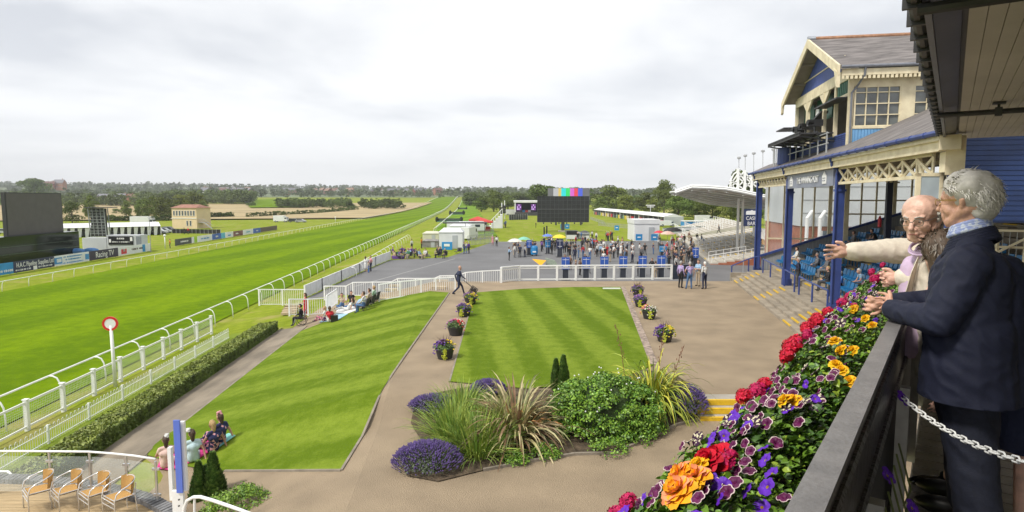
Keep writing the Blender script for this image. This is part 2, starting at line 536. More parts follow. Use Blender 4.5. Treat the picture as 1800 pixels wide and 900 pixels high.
# rails and fences
UR=-17.7
def swan_rail(name,label,u,v0,v1,step,side,group,h=1.22,f=T,maxn=97,r=.045,hs=None):
 """racecourse running rail: one top rail on swan-neck supports"""
 x0,y0=xy(u,v0)
 t=thing(name,label,'rail',(x0,y0,f(x0,y0)),group=group)
 m=MB();pts=[]
 v=v0
 while v<=v1+.01:
  x,y=xy(u+side*.5,v);pts.append((x,y,f(*xy(u,v))+h));v+=step*1.0
 m.tube(pts,r,6);m.build('top_rail',whitep,t,smooth=True)
 v=v0;k=0;extra=MB()
 while v<=v1+.01:
  x,y=xy(u,v);z=f(x,y)
  P=[(x,y,z-.05)]+[(*xy(u+side*a,v),z+c2)for a,c2 in((0.02,h*.45),(.06,h*.75),(.17,h*.93),(.34,h*1.0),(.5,h*1.0))]
  mm=MB()if k<maxn else extra
  mm.tube(P,r*.8,5)
  if k<maxn:mm.build('rail_support',whitep,t,smooth=True)
  k+=1;v+=step
 if k>maxn:tag(extra.build('rail_support',whitep,t),kind='stuff')
 return t
swan_rail('running_rail','white running rail on curved supports, near side of the track beyond the winning post',UR,21.2,330,3.3,-1,'white running rails of the course')
swan_rail('running_rail','short white running rail with bent end just before the winning post, left edge',UR,5,18.6,2.3,-1,'white running rails of the course')
swan_rail('running_rail','white running rail along the far side of the track below the advertising boards',-47.7,20,520,3.9,1,'white running rails of the course',h=1.1,maxn=95)
swan_rail('running_rail','white running rail of the inner course climbing away on the right of the track',-8.5,150,760,6.5,1,'white running rails of the course',h=1.2,maxn=80,r=.05)
swan_rail('running_rail','white running rail curling up the green hill at the far end of the course',-17.8,335,1000,8,-1,'white running rails of the course',h=1.3,maxn=70,r=.09)
swan_rail('running_rail','faint white rail on the left side of the far green hill',-47,525,1000,9,1,'white running rails of the course',h=1.3,maxn=60,r=.09)
swan_rail('running_rail','white rail between the grass bank and the caravans left of the tarmac',-11.8,66,128,4,-1,'white running rails of the course',h=1.0,r=.04)
def mesh_fence(name,label,u,v0,v1,step,f=T,h=1.15,gapat=None):
 x0,y0=xy(u,v0)
 t=thing(name,label,'fence',(x0,y0,f(x0,y0)))
 ra=MB();wi=MB();n=int((v1-v0)/step)
 for i in range(n+1):
  v=v0+i*step;x,y=xy(u,v);z=f(x,y)
  p=MB();p.box((x,y,z+h/2+.02),(.14,.14,h+.06),TA);p.box((x,y,z+h+.065),(.19,.19,.03),TA)
  p.build('post',whitep,t)
  if i<n:
   x2,y2=xy(u,v+step);z2=f(x2,y2)
   for hh,w in((h-.06,.09),(.16,.07)):ra.beam((x,y,z+hh),(x2,y2,z2+hh),.05,w)
   for k in range(1,9):
    q_=.2+k*(h-.32)/9;wi.beam((x,y,z+q_),(x2,y2,z2+q_),.007)
   for k in range(1,int(step/.1)):
    s_=k*.1/step;X,Y,Z=lerp(x,x2,s_),lerp(y,y2,s_),lerp(z,z2,s_)
    wi.beam((X,Y,Z+.16),(X,Y,Z+h-.1),.007)
 ra.build('rail',whitep,t);wi.build('wire_mesh',M('galvanised_wire',(.55,.57,.56),.4,metal=.3),t)
 return t
UF=uv(*at(152,703,T)[:2])[0]
mesh_fence('crowd_fence','white fence with square posts and wire mesh, nearest the camera, before the winning post',UF,6.6,19.4,2.13)
mesh_fence('crowd_fence','white fence with square posts and wire mesh running away from the winning post',UF,19.95,41.25,2.13)
UK=uv(*at(185,723,T)[:2])[0]
def hoop_fence(name,label,P,h,f,gap=.115,post=2.3,group=None,posth=None,tube=.011,part='hoop_panel'):
 """low hoop-topped palisade along a polyline"""
 t=thing(name,label,'fence',(P[0][0],P[0][1],f(*P[0][:2])),group=group)
 for a,c2 in zip(P,P[1:]):
  Lh=math.dist(a[:2],c2[:2]);nb=max(1,round(Lh/post))
  for i in range(nb):
   s0,s1=i/nb,(i+1)/nb
   A=[lerp(a[0],c2[0],s0),lerp(a[1],c2[1],s0)];B=[lerp(a[0],c2[0],s1),lerp(a[1],c2[1],s1)]
   za,zb=f(*A),f(*B)
   p=MB();p.box((*A,za+(posth or h*1.02)/2),(.07,.07,posth or h*1.02));p.build('post',whitep,t)
   m=MB();bl=math.dist(A,B);k=max(2,int(bl/gap)//2*2)
   for hh in(.12,h*.72):m.beam((*A,za+hh),(*B,zb+hh),.025)
   for j in range(k):
    q0=(j+.5)/k;x,y,z=lerp(A[0],B[0],q0),lerp(A[1],B[1],q0),lerp(za,zb,q0)
    if j%2==0:
     q1=(j+1.5)/k;x2,y2,z2=lerp(A[0],B[0],q1),lerp(A[1],B[1],q1),lerp(za,zb,q1)
     hp=[(x,y,z+.05),(x,y,z+h*.9),(lerp(x,x2,.18),lerp(y,y2,.18),z+h*.97),(lerp(x,x2,.5),lerp(y,y2,.5),z+h),(lerp(x,x2,.82),lerp(y,y2,.82),z+h*.97),(x2,y2,z2+h*.9),(x2,y2,z2+.05)]
     m.tube(hp,tube,4,cap=False)
   m.build(part,whitep,t)
 return t
hoop_fence('picket_fence','low white hoop topped fence along the hedge, nearest the track',[xy(UK,8),xy(UK,38.5)],.68,T)
# hedge
UH=uv(*at(320,697)[:2])[0]
print('U',UF,UK,UH,UP0,UP1,lawn1,L2)
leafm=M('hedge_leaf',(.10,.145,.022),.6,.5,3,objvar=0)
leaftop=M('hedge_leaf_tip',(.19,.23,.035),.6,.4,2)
def leafbox(m,p0,p1,f,w,h,n,size,rs,top=1):
 d=Vector((p1[0]-p0[0],p1[1]-p0[1],0));Ln=d.length;d.normalize();nr=Vector((d.y,-d.x,0))
 for _ in range(n):
  s_=rs.uniform(0,Ln);face=rs.random()
  if face<.56:lx,z=rs.uniform(-w/2,w/2),h
  elif face<.93:lx,z=w/2,rs.uniform(0,h)
  else:lx,z=-w/2,rs.uniform(0,h)
  base=Vector((p0[0],p0[1],0))+d*s_+nr*lx
  wob=.035*mnoise.noise(Vector((base.x*1.7,base.y*1.7,z*3)))
  c2=Vector((base.x,base.y,f(base.x,base.y)+z))+Vector((rs.gauss(0,.02),rs.gauss(0,.02),rs.gauss(0,.02)+wob*2))
  a=Vector((rs.gauss(0,1),rs.gauss(0,1),rs.gauss(0,1))).normalized();b_=a.orthogonal().normalized()
  s2=size*rs.uniform(.6,1.3);a*=s2;b_*=s2*.6
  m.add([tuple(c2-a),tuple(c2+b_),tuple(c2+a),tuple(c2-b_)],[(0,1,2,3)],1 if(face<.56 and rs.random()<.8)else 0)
# dark twiggy core
 core=MB();k=int(Ln/2)
 for i in range(k):
  A=Vector((p0[0],p0[1],0))+d*(Ln*i/k);B=Vector((p0[0],p0[1],0))+d*(Ln*(i+1)/k)
  m.beam((A.x,A.y,f(A.x,A.y)+h/2-.04),(B.x,B.y,f(B.x,B.y)+h/2-.04),w-.05,h-.06,m=0)
m=MB();rs=random.Random(5)
hh0,hh1=terr_xy(UH-.58,6.5),terr_xy(UH-.58,38.0)
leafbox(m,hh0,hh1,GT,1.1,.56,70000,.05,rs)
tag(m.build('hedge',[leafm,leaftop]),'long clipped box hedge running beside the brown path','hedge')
# winning post
p=at(203,680,T)
t=thing('winning_post','winning post: white round disc with red rim on a tall white pole','winning post',p)
zt=DY(199,569,p[1]-.05)[2]
m=MB();m.tube([p,(p[0]-.05,p[1],zt-.1)],[.085,.07],10);m.build('pole',whitep,t,smooth=True)
ctr=Vector((p[0]-.06,p[1],zt));fd=Vector((.25,-1,0)).normalized();rot=fd.to_track_quat('Z','Y').to_matrix()
def disc(c2,r0,r1,th,rot,n=28):
 m=MB();vs=[]
 for z in(0,th):
  for r in(r0,r1):
   for j in range(n):vs.append(tuple(Vector(c2)+rot@Vector((r*math.cos(2*PI*j/n),r*math.sin(2*PI*j/n),z))))
 fs=[]
 for j in range(n):
  k=(j+1)%n
  fs+=[(j,k,n+k,n+j)[::-1],(2*n+j,2*n+k,3*n+k,3*n+j),(n+j,n+k,3*n+k,3*n+j)]
  if r0>0:fs.append((j,2*n+j,2*n+k,k))
 return m.add(vs,fs)
disc(ctr,0.0,.235,.05,rot).build('disc',whitep,t)
disc(ctr-fd*.01,.235,.33,.07,rot).build('rim',M('red_paint',(.62,.02,.02),.4),t)
# trees, woods and houses
bark=M('bark',(.10,.08,.06),.9,.3,4,bump=.5)
def leafmat(name,c,var=.55,ov=.25):return M(name,c,.65,var,.35,objvar=ov,spec=.25,detail=3)
LM=[leafmat('leaf_dark',(.105,.150,.030)),leafmat('leaf_mid',(.145,.195,.036)),leafmat('leaf_light',(.20,.25,.045))]
FARM=M('far_wood_leaf',(.055,.085,.022),.8,.5,.02,spec=.1)
def crown_arrays(seed,nl,nq,W=1.0,H=1.0,leaf=.07,low=.10,shape='round'):
 """leaf-sized quads on a cluster of lobes; unit tree one metre tall"""
 r=np.random.RandomState(seed)
 lob=[]
 for i in range(nl):
  a=r.uniform(0,2*PI);z=r.uniform(low+.12,.88)
  if shape=='round':rad=.30*W*math.sin(PI*min(1,(z-low)/(1.05-low))**.8)+.05
  elif shape=='tall':rad=.16*W*(1-abs(z-.5))+.03
  else:rad=.22*W*(1.1-z)
  d=rad*r.uniform(.3,1.0)
  s_=r.uniform(.10,.19)*(W**.5)
  lob.append((d*math.cos(a),d*math.sin(a),z,s_,s_*r.uniform(.6,.95)))
 lob.append((0,0,.86,.12,.12))
 lob=np.array(lob)
 w=lob[:,3]**2;k=r.choice(len(lob),nq,p=w/w.sum())
 L=lob[k]
 d=r.normal(size=(nq,3));d/=np.linalg.norm(d,axis=1)[:,None]
 d[:,2]=np.where(r.rand(nq)<.7,np.abs(d[:,2]),d[:,2])
 rr=r.uniform(.72,1.08,nq)[:,None]
 c=L[:,:3]+d*rr*np.stack([L[:,3],L[:,3],L[:,4]],1)
 c[:,2]=np.clip(c[:,2],low*.6,1.02)*H
 a=r.normal(size=(nq,3))+.3*d;a/=np.linalg.norm(a,axis=1)[:,None]
 b=np.cross(a,d+.4*r.normal(size=(nq,3)));b/=np.linalg.norm(b,axis=1)[:,None]+1e-6
 s_=(leaf*r.uniform(.6,1.35,nq))[:,None]
 V=np.stack([c-a*s_,c+b*s_*.7,c+a*s_,c-b*s_*.7],1).reshape(-1,3)
 return V
def np_mesh(name,V,mats):
 n=len(V)//4
 me=bpy.data.meshes.new(name)
 me.vertices.add(len(V));me.vertices.foreach_set('co',np.ascontiguousarray(V,dtype=np.float32).ravel())
 me.loops.add(len(V));me.loops.foreach_set('vertex_index',np.arange(len(V),dtype=np.int32))
 me.polygons.add(n);me.polygons.foreach_set('loop_start',np.arange(0,len(V),4,dtype=np.int32))
 me.polygons.foreach_set('loop_total',np.full(n,4,dtype=np.int32))
 for m in mats:me.materials.append(m)
 if len(mats)>1:
  me.polygons.foreach_set('material_index',(np.random.RandomState(3).rand(n)*len(mats)).astype(np.int32))
 me.update(calc_edges=True)
 return me
def trunk_mesh(seed,spread=.2,bh=.5):
 r=random.Random(seed);m=MB()
 m.tube([(0,0,0),(.006,0,.15),(-.004,.006,.4),(.005,0,.8)],[.032,.024,.018,.005],7)
 for i in range(7):
  a=r.uniform(0,6.28);z=r.uniform(.18,bh);q=spread*r.uniform(.6,1.2)
  m.tube([(0,0,z),(q*.5*math.cos(a),q*.5*math.sin(a),z+.1),(q*math.cos(a),q*math.sin(a),z+.26)],[.013,.009,.003],5)
 return m
PROTO={}
def proto(key,seed,mi,**kw):
 root=thing('tree','','tree')
 V=crown_arrays(seed,**kw)
 c=bpy.data.objects.new('crown',np_mesh('crown',V,[LM[mi]]));col.objects.link(c);c.parent=root
 trunk_mesh(seed).build('trunk',bark,root,world=False)
 PROTO[key]=[root,False]
proto('oak',11,0,nl=44,nq=5200,W=1.25,leaf=.026,low=.04)
proto('oak2',12,1,nl=40,nq=5200,W=1.35,leaf=.026,low=.04)
proto('ash',13,1,nl=36,nq=4600,W=1.0,leaf=.026,low=.04)
proto('lime',14,2,nl=36,nq=4600,W=1.05,leaf=.026,low=.04)
proto('poplar',15,1,nl=24,nq=3000,W=1.0,leaf=.026,shape='tall',low=.05)
proto('bush',16,0,nl=26,nq=3200,W=1.9,leaf=.030,low=.0)
KINDW={'oak':.95,'oak2':1.0,'ash':.8,'lime':.85,'poplar':.48,'bush':1.4}
TREES=[]
def tree(kind,px,py,hpx,wpx,label,group,f=T,name=None,p=None):
 if p is None:p=at(px,py,f)
 dist=p[1]
 h=hpx/FPX*dist;w=wpx/FPX*dist
 root,used=PROTO[kind]
 if used:o=dup(root,p,rnd.uniform(0,6.28))
 else:o=root;o.location=p;o.rotation_euler.z=rnd.uniform(0,6.28);PROTO[kind][1]=True
 sx=w/KINDW[kind]
 o.scale=(sx,sx,h)
 tag(o,label,'tree' if kind!='bush' else 'bush',group)
 if kind=='bush':o.name='bush'
 TREES.append((o,px,py))
 return o
gl='scattered trees beyond the track on the left'
tree('oak',62,350,36,50,'big round dark tree rising above the black outdoor screen',gl)
tree('bush',127,392,36,42,'round dark green bushy tree beside the black outdoor screen',gl)
tree('ash',160,386,44,27,'slim upright tree between the round bushy tree and the scaffold tower',gl)
tree('poplar',222,382,30,17,'small thin tree right of the scaffold tower',gl)
for i,(px,py,h,w)in enumerate([(246,384,34,18),(258,386,38,20),(271,384,41,21),(285,385,40,22),(298,384,36,20)]):
 tree('poplar' if i%2 else 'ash',px,py,h,w,['leftmost of the row of five slim trees left of the cream building','second of the five slim trees left of the cream building','middle one of the five slim trees left of the cream building','fourth of the five slim trees left of the cream building','slim tree directly behind the left corner of the cream building'][i],gl)
for i,(px,py,h,w)in enumerate([(318,378,36,34),(343,376,38,36),(357,378,26,22)]):
 tree(['lime','oak2','ash'][i],px,py,h,w,['pale green tree behind the cream building, above its roof at left','broad green tree behind the middle of the cream building','small tree peeping out right of the cream building'][i],gl)
tree('bush',205,377,10,18,'low bush in the straw field beside the small thin tree',gl)
tree('bush',442,364.5,8,25,'single low dark bush standing alone in the straw field',gl)
gr='trees along the right hand side of the course'
W=lambda s:s
for px,py,h,w,k,lab in[(868,372,37,44,'oak2','broad green tree left of the concert stage, above the hurdles'),(846,372,26,30,'ash','mid green tree at the left end of the trees before the stage'),(893,368,26,30,'ash','small tree just left of the concert stage'),(826,362,24,30,'oak','dark tree beside the foot of the far green hill'),(915,362,22,34,'oak','dark low tree behind the roof of the concert stage'),(955,374,49,60,'oak','large dark oak behind the left edge of the big black screen'),(1075,374,47,62,'oak2','tall spreading tree just right of the big black screen'),(1056,376,30,34,'ash','shorter tree touching the right edge of the big black screen'),(1101,377,34,36,'lime','light green tree in front of the tall spreading tree'),(1167,376,58,44,'oak2','tallest tree on the right, rising above the white marquee'),(1133,375,38,36,'ash','green tree left of the tallest tree'),(1146,380,30,34,'lime','pale green tree in front of the tallest tree'),(1192,384,42,52,'oak2','bushy tree between the tallest tree and the curved white canopy'),(1222,386,46,54,'oak','dark tree under the tip of the curved white canopy'),(1252,388,50,56,'oak2','leafy tree below the curved white canopy'),(1284,390,50,50,'lime','pale leafy tree beside the bar sign'),(1120,366,22,40,'oak','low dark tree filling the gap left of the tallest tree'),(1020,366,36,60,'oak','dark tree hidden behind the big black screen')]:
 tree(k,px,py,h,w,lab,gr)
for px,h,k,lab in[(1300,70,'oak','dark tree showing above the white roof masts'),(1352,66,'ash','tree behind the far end of the blue columned grandstand')]:
 tree(k,px,388,h*1.35,56,lab,gr,p=DY(px,388,190)[:2]+(T(*DY(px,388,190)[:2]),))
V=[];Fc=[]
for j in range(46):
 Y=940*(3300/940)**(j/45)
 for i in range(91):
  x=Y*(-1.1+2.3*i/90);V.append((x,Y,T(x,Y)+(2+.001*Y)*min(1,j/6)-.6))
for j in range(45):
 for i in range(90):k=j*91+i;Fc.append((k,k+1,k+92,k+91))
m=MB();m.add(V,Fc);struct(m.build('hillside',M('hillside_scrub',(.11,.14,.065),.9,.35,.006,detail=8),smooth=True))
# woods on the hills and beyond the fields: uncountable masses
def wood(name,label,spots,seed,mat,leaf=.055,nq=260,W=1.35):
 """spots: list of (x, y, height)"""
 base=[crown_arrays(seed+k,9,nq,W=W,leaf=leaf,low=.02)for k in range(5)]
 r=np.random.RandomState(seed);out=[]
 for(x,y,h)in spots:
  B=base[r.randint(5)];a=r.uniform(0,6.28);s_=h*r.uniform(.85,1.25)
  ca,sa=math.cos(a)*s_,math.sin(a)*s_
  out.append(np.stack([B[:,0]*ca-B[:,1]*sa+x,B[:,0]*sa+B[:,1]*ca+y,B[:,2]*h+T(x,y)-.03*h],1))
 o=bpy.data.objects.new(name,np_mesh(name,np.concatenate(out),[mat]));col.objects.link(o)
 return tag(o,label,'woodland',kind='stuff')
def belt(px0,px1,n,ylo,yhi,hlo,hhi,seed,noise=.25):
 """scatter n crowns between two distances over a span of view directions"""
 r=random.Random(seed);out=[]
 for i in range(n):
  px=r.uniform(px0,px1);Y=ylo*(yhi/ylo)**r.random()
  x=(px-900)/FPX*Y
  h=r.uniform(hlo,hhi)*(1+noise*mnoise.noise(Vector((px/17,Y/300,seed))))
  out.append((x,Y,h))
 return out
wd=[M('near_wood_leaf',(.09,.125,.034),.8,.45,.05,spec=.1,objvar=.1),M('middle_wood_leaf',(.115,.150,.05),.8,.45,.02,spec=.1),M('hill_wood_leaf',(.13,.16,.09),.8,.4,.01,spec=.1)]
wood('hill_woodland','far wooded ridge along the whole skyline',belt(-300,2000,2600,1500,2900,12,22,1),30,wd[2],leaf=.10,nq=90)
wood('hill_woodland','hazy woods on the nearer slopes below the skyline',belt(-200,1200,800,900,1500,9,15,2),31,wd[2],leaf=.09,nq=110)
def wpx(px0,px1,py0,py1,n,h,seed):
 r=random.Random(seed);out=[]
 for i in range(n):
  p=at(r.uniform(px0,px1),r.uniform(py0,py1),T)
  out.append((p[0],p[1],h*r.uniform(.7,1.15)))
 return out
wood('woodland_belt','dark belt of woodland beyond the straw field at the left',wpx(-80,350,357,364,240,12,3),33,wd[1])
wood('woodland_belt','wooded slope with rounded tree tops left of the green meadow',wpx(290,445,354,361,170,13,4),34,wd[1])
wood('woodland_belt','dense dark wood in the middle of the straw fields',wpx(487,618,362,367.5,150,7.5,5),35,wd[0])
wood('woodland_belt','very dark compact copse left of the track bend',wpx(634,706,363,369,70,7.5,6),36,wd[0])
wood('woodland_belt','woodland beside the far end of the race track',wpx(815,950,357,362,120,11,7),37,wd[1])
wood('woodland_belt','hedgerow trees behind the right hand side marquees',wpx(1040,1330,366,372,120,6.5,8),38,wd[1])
def hedgerow(label,a,b,n,h,seed):
 r=random.Random(seed);out=[]
 A,B=at(*a,T),at(*b,T)
 for i in range(n):
  t=i/(n-1);out.append((lerp(A[0],B[0],t),lerp(A[1],B[1],t)+r.uniform(-1,1),h*r.uniform(.8,1.2)))
 return wood('field_hedge',label,out,seed,wd[0],leaf=.1,nq=110,W=2.2)
hedgerow('field hedge right of the cream building',(366,384),(407,382.5),26,2.6,50)
hedgerow('long field hedge curving across the straw field',(438,383),(560,376),44,2.6,51)
hedgerow('far part of the field hedge towards the dark wood',(560,376),(625,370),34,3.0,52)
hedgerow('hedge in the straw field behind the long white marquee',(185,389),(300,388),44,2.4,53)
# houses on the hill
brick=M('house_brick',(.30,.13,.09),.85,.25,1.5,objvar=.25)
render_w=M('house_render',(.66,.64,.60),.8,.08,1,objvar=.1)
tiles=M('house_tiles',(.20,.12,.095),.85,.3,1.2,objvar=.35)
slate_h=M('house_slate',(.17,.17,.19),.8,.2,1.2,objvar=.2)
pane=M('window_pane',(.05,.06,.075),.15,.1,2)
def house(w,d,h,rh,wm,rm,nwin=3,chim=True):
 t=thing('house','','house')
 m=MB();m.box((0,0,h/2-1),(w,d,h+2))
 m.slab([(-w/2+.02,-d/2+.02,h),(-w/2+.02,d/2-.02,h),(-w/2+.02,0,h+rh-.1)],(w-.04,0,0))
 m.build('wall',wm,t)
 r=MB()
 for s_ in(-1,1):
  r.slab([(-w/2-.3,s_*(d/2+.35),h-.15),(w/2+.3,s_*(d/2+.35),h-.15),(w/2+.3,0,h+rh),(-w/2-.3,0,h+rh)],(0,0,.18))
 ro=r.build('roof',rm,t)
 if chim:
  c2=MB();c2.box((w*.3,.25,h+rh+.3),(.8,.6,1.7));c2.box((w*.3,.25,h+rh+1.2),(.95,.75,.12));c2.build('chimney',brick,ro)
 for i in range(nwin):
  for zz in(1.5,h-1.0):
   if zz>3.4 or zz<2:
    x=(i+.5)/nwin*w-w/2
    q=MB();q.box((x,-d/2-.02,zz),(1.2,.08,1.2));wi=q.build('window',pane,t)
    q=MB()
    for a in(-.62,0,.62):q.box((x+a,-d/2-.07,zz),(.07,.05,1.3))
    for a in(-.62,.62):q.box((x,-d/2-.075,zz+a),(1.3,.05,.07))
    q.build('frame',whitep,wi)
 return t
hp=[house(10,8,5.4,3.2,brick,tiles),house(13,8,5.4,3.0,render_w,tiles),house(18,8,5.2,3.0,brick,slate_h,5),house(9,8,5.4,3.6,render_w,slate_h,2)]
hused=[False]*4
hs=[]
HR=random.Random(9)
colr=['brick house with tiled roof','pale rendered house with red tiled roof','long brick terrace house with slate roof','white rendered house with slate roof']
spots=[]
for i in range(34):
 px=HR.choice([HR.uniform(330,470),HR.uniform(560,780),HR.uniform(600,770),HR.uniform(500,740)])
 spots.append((px,HR.uniform(1150,1750)))
spots.sort()
for i,(px,Y)in enumerate(spots):
 k=HR.choice([0,1,1,2,3,0,2])
 x=(px-900)/FPX*Y;p=(x,Y,T(x,Y)+(4 if i%2 else 2.5))
 rz=HR.uniform(-.9,.9);lab=colr[k]+' on the hill'
 if hused[k]:o=dup(hp[k],p,rz,lab)
 else:o=hp[k];o.location=p;o.rotation_euler.z=rz;o['label']=lab;hused[k]=True
 o['group']='houses on the wooded hill'
 o.scale=(1.5,)*3
 hs.append((o,px))
def big(px,py,Y,proto_,lab,rz,sc_):
 x=(px-900)/FPX*Y
 o=dup(proto_,(x,Y,DY(px,py,Y)[2]),rz,lab);o.scale=sc_;return o
big(93,331,1200,hp[0],'red brick building standing on the skyline above the trees at far left',.3,(1.7,1.6,1.5))
big(110,331,1210,hp[2],'taller red brick block beside the other brick building on the left skyline',.1,(1.0,1.6,2.0))
x1=at(207,357,T)
big(193,352,x1[1]*.9,hp[2],'long grey roofed farm building among the trees at left',.25,(.9,.9,.75))
big(217,353,x1[1]*.88,hp[3],'white walled grey roofed house between the long farm building and the brick gable',.2,(1.2,.9,.75))
big(233,354,x1[1]*.86,hp[0],'small red brick gabled house at the right end of the farm buildings',1.2,(.7,.9,.8))
# people: one continuous body from joined, tapered limbs
def cap(a,b,ra,rb,tag_=1,n=10,flat=1.0):return(Vector(a),Vector(b),ra,rb,tag_,flat)
def caps_to_bm(caps,n=12):
 m=MB()
 for a,b,ra,rb,tg,fl in caps:
  d=b-a;L=d.length
  if L<1e-5:d=Vector((0,0,1));L=0
  else:d=d.normalized()
  u=d.orthogonal().normalized()
  if abs(d.z)>.6:
   u=(Vector((1,0,0))-d*d.x).normalized()
  w=d.cross(u)
  rings=[]
  for k in range(3,-1,-1):q=k*PI/7;rings.append((a-d*ra*math.sin(q),ra*math.cos(q)))
  for k in range(0,4):q=k*PI/7;rings.append((b+d*rb*math.sin(q),rb*math.cos(q)))
  vs=[];fs=[]
  for c2,r in rings:
   for j in range(n):
    q=2*PI*j/n;vs.append(tuple(c2+u*r*math.cos(q)+w*r*math.sin(q)*fl))
  for i in range(len(rings)-1):
   for j in range(n):
    j2=(j+1)%n;fs.append((i*n+j,i*n+j2,(i+1)*n+j2,(i+1)*n+j))
  fs.append(tuple(range(n))[::-1]);fs.append(tuple((len(rings)-1)*n+j for j in range(n)))
  m.add(vs,fs)
 return m
def remesh(m,voxel,smooth=2,name='body',disp=None):
 me=bpy.data.meshes.new(name);me.from_pydata(m.v,[],m.f);me.update()
 o=bpy.data.objects.new(name,me);col.objects.link(o)
 md=o.modifiers.new('r','REMESH');md.mode='VOXEL';md.voxel_size=voxel
 if smooth:
  ms=o.modifiers.new('s','SMOOTH');ms.factor=.5;ms.iterations=smooth
 dg=bpy.context.evaluated_depsgraph_get()
 out=bpy.data.meshes.new_from_object(o.evaluated_get(dg))
 bpy.data.objects.remove(o)
 out.name=name
 out.polygons.foreach_set('use_smooth',[True]*len(out.polygons))
 if disp:
  co=np.empty(len(out.vertices)*3,np.float32);out.vertices.foreach_get('co',co);co=co.reshape(-1,3)
  no=np.array([v.normal[:]for v in out.vertices])
  d=np.array([disp(c2)for c2 in co]);co=co+no*d[:,None]
  out.vertices.foreach_set('co',co.astype(np.float32).ravel());out.update()
 return out
def paint(me,caps,nmat):
 fc=np.empty(len(me.polygons)*3,np.float32);me.polygons.foreach_get('center',fc);fc=fc.reshape(-1,3)
 best=np.full(len(fc),1e9);idx=np.zeros(len(fc),np.int32)
 for a,b,ra,rb,tg,fl in caps:
  A=np.array(a);d=np.array(b)-A;L2=max(1e-9,float(d@d))
  t=np.clip(((fc-A)@d)/L2,0,1)
  ds=np.linalg.norm(fc-A-t[:,None]*d,axis=1)-(ra+(rb-ra)*t)
  k=ds<best;best[k]=ds[k];idx[k]=tg
 me.polygons.foreach_set('material_index',idx)
def hand_caps(w,d,side,s=1.0,tag_=0,curl=.35):
 """palm, four unequal bent fingers and a thumb, from the wrist along d"""
 w=Vector(w);d=Vector(d).normalized();side=Vector(side).normalized()
 side=(side-d*side.dot(d)).normalized();pn=d.cross(side)
 out=[cap(w,w+d*.05*s,.025*s,.028*s,tag_),cap(w+d*.04*s+side*.02*s,w+d*.08*s+side*.022*s,.02*s,.018*s,tag_),cap(w+d*.04*s-side*.02*s,w+d*.08*s-side*.022*s,.02*s,.016*s,tag_)]
 for i,(o_,L)in enumerate(((.0385,.062),(.0135,.074),(-.0120,.068),(-.0365,.052))):
  b0=w+d*.085*s+side*o_*s
  cu=curl*(1+.22*(i-1));d0=(d+side*o_*3.2).normalized();d1=(d0*math.cos(cu)-pn*math.sin(cu)).normalized();d2=(d0*math.cos(cu*2.3)-pn*math.sin(cu*2.3)).normalized()
  b1=b0+d1*L*.5*s;b2=b1+d2*L*.5*s
  out+=[cap(b0,b1,.0098*s,.0088*s,tag_),cap(b1,b2,.0088*s,.0072*s,tag_)]
 t0=w+d*.03*s+side*.03*s;t1=t0+(side*.8+d*.7).normalized()*.038*s;t2=t1+(d*.9+side*.2).normalized()*.032*s
 out+=[cap(t0,t1,.014*s,.012*s,tag_),cap(t1,t2,.012*s,.009*s,tag_)]
 return out
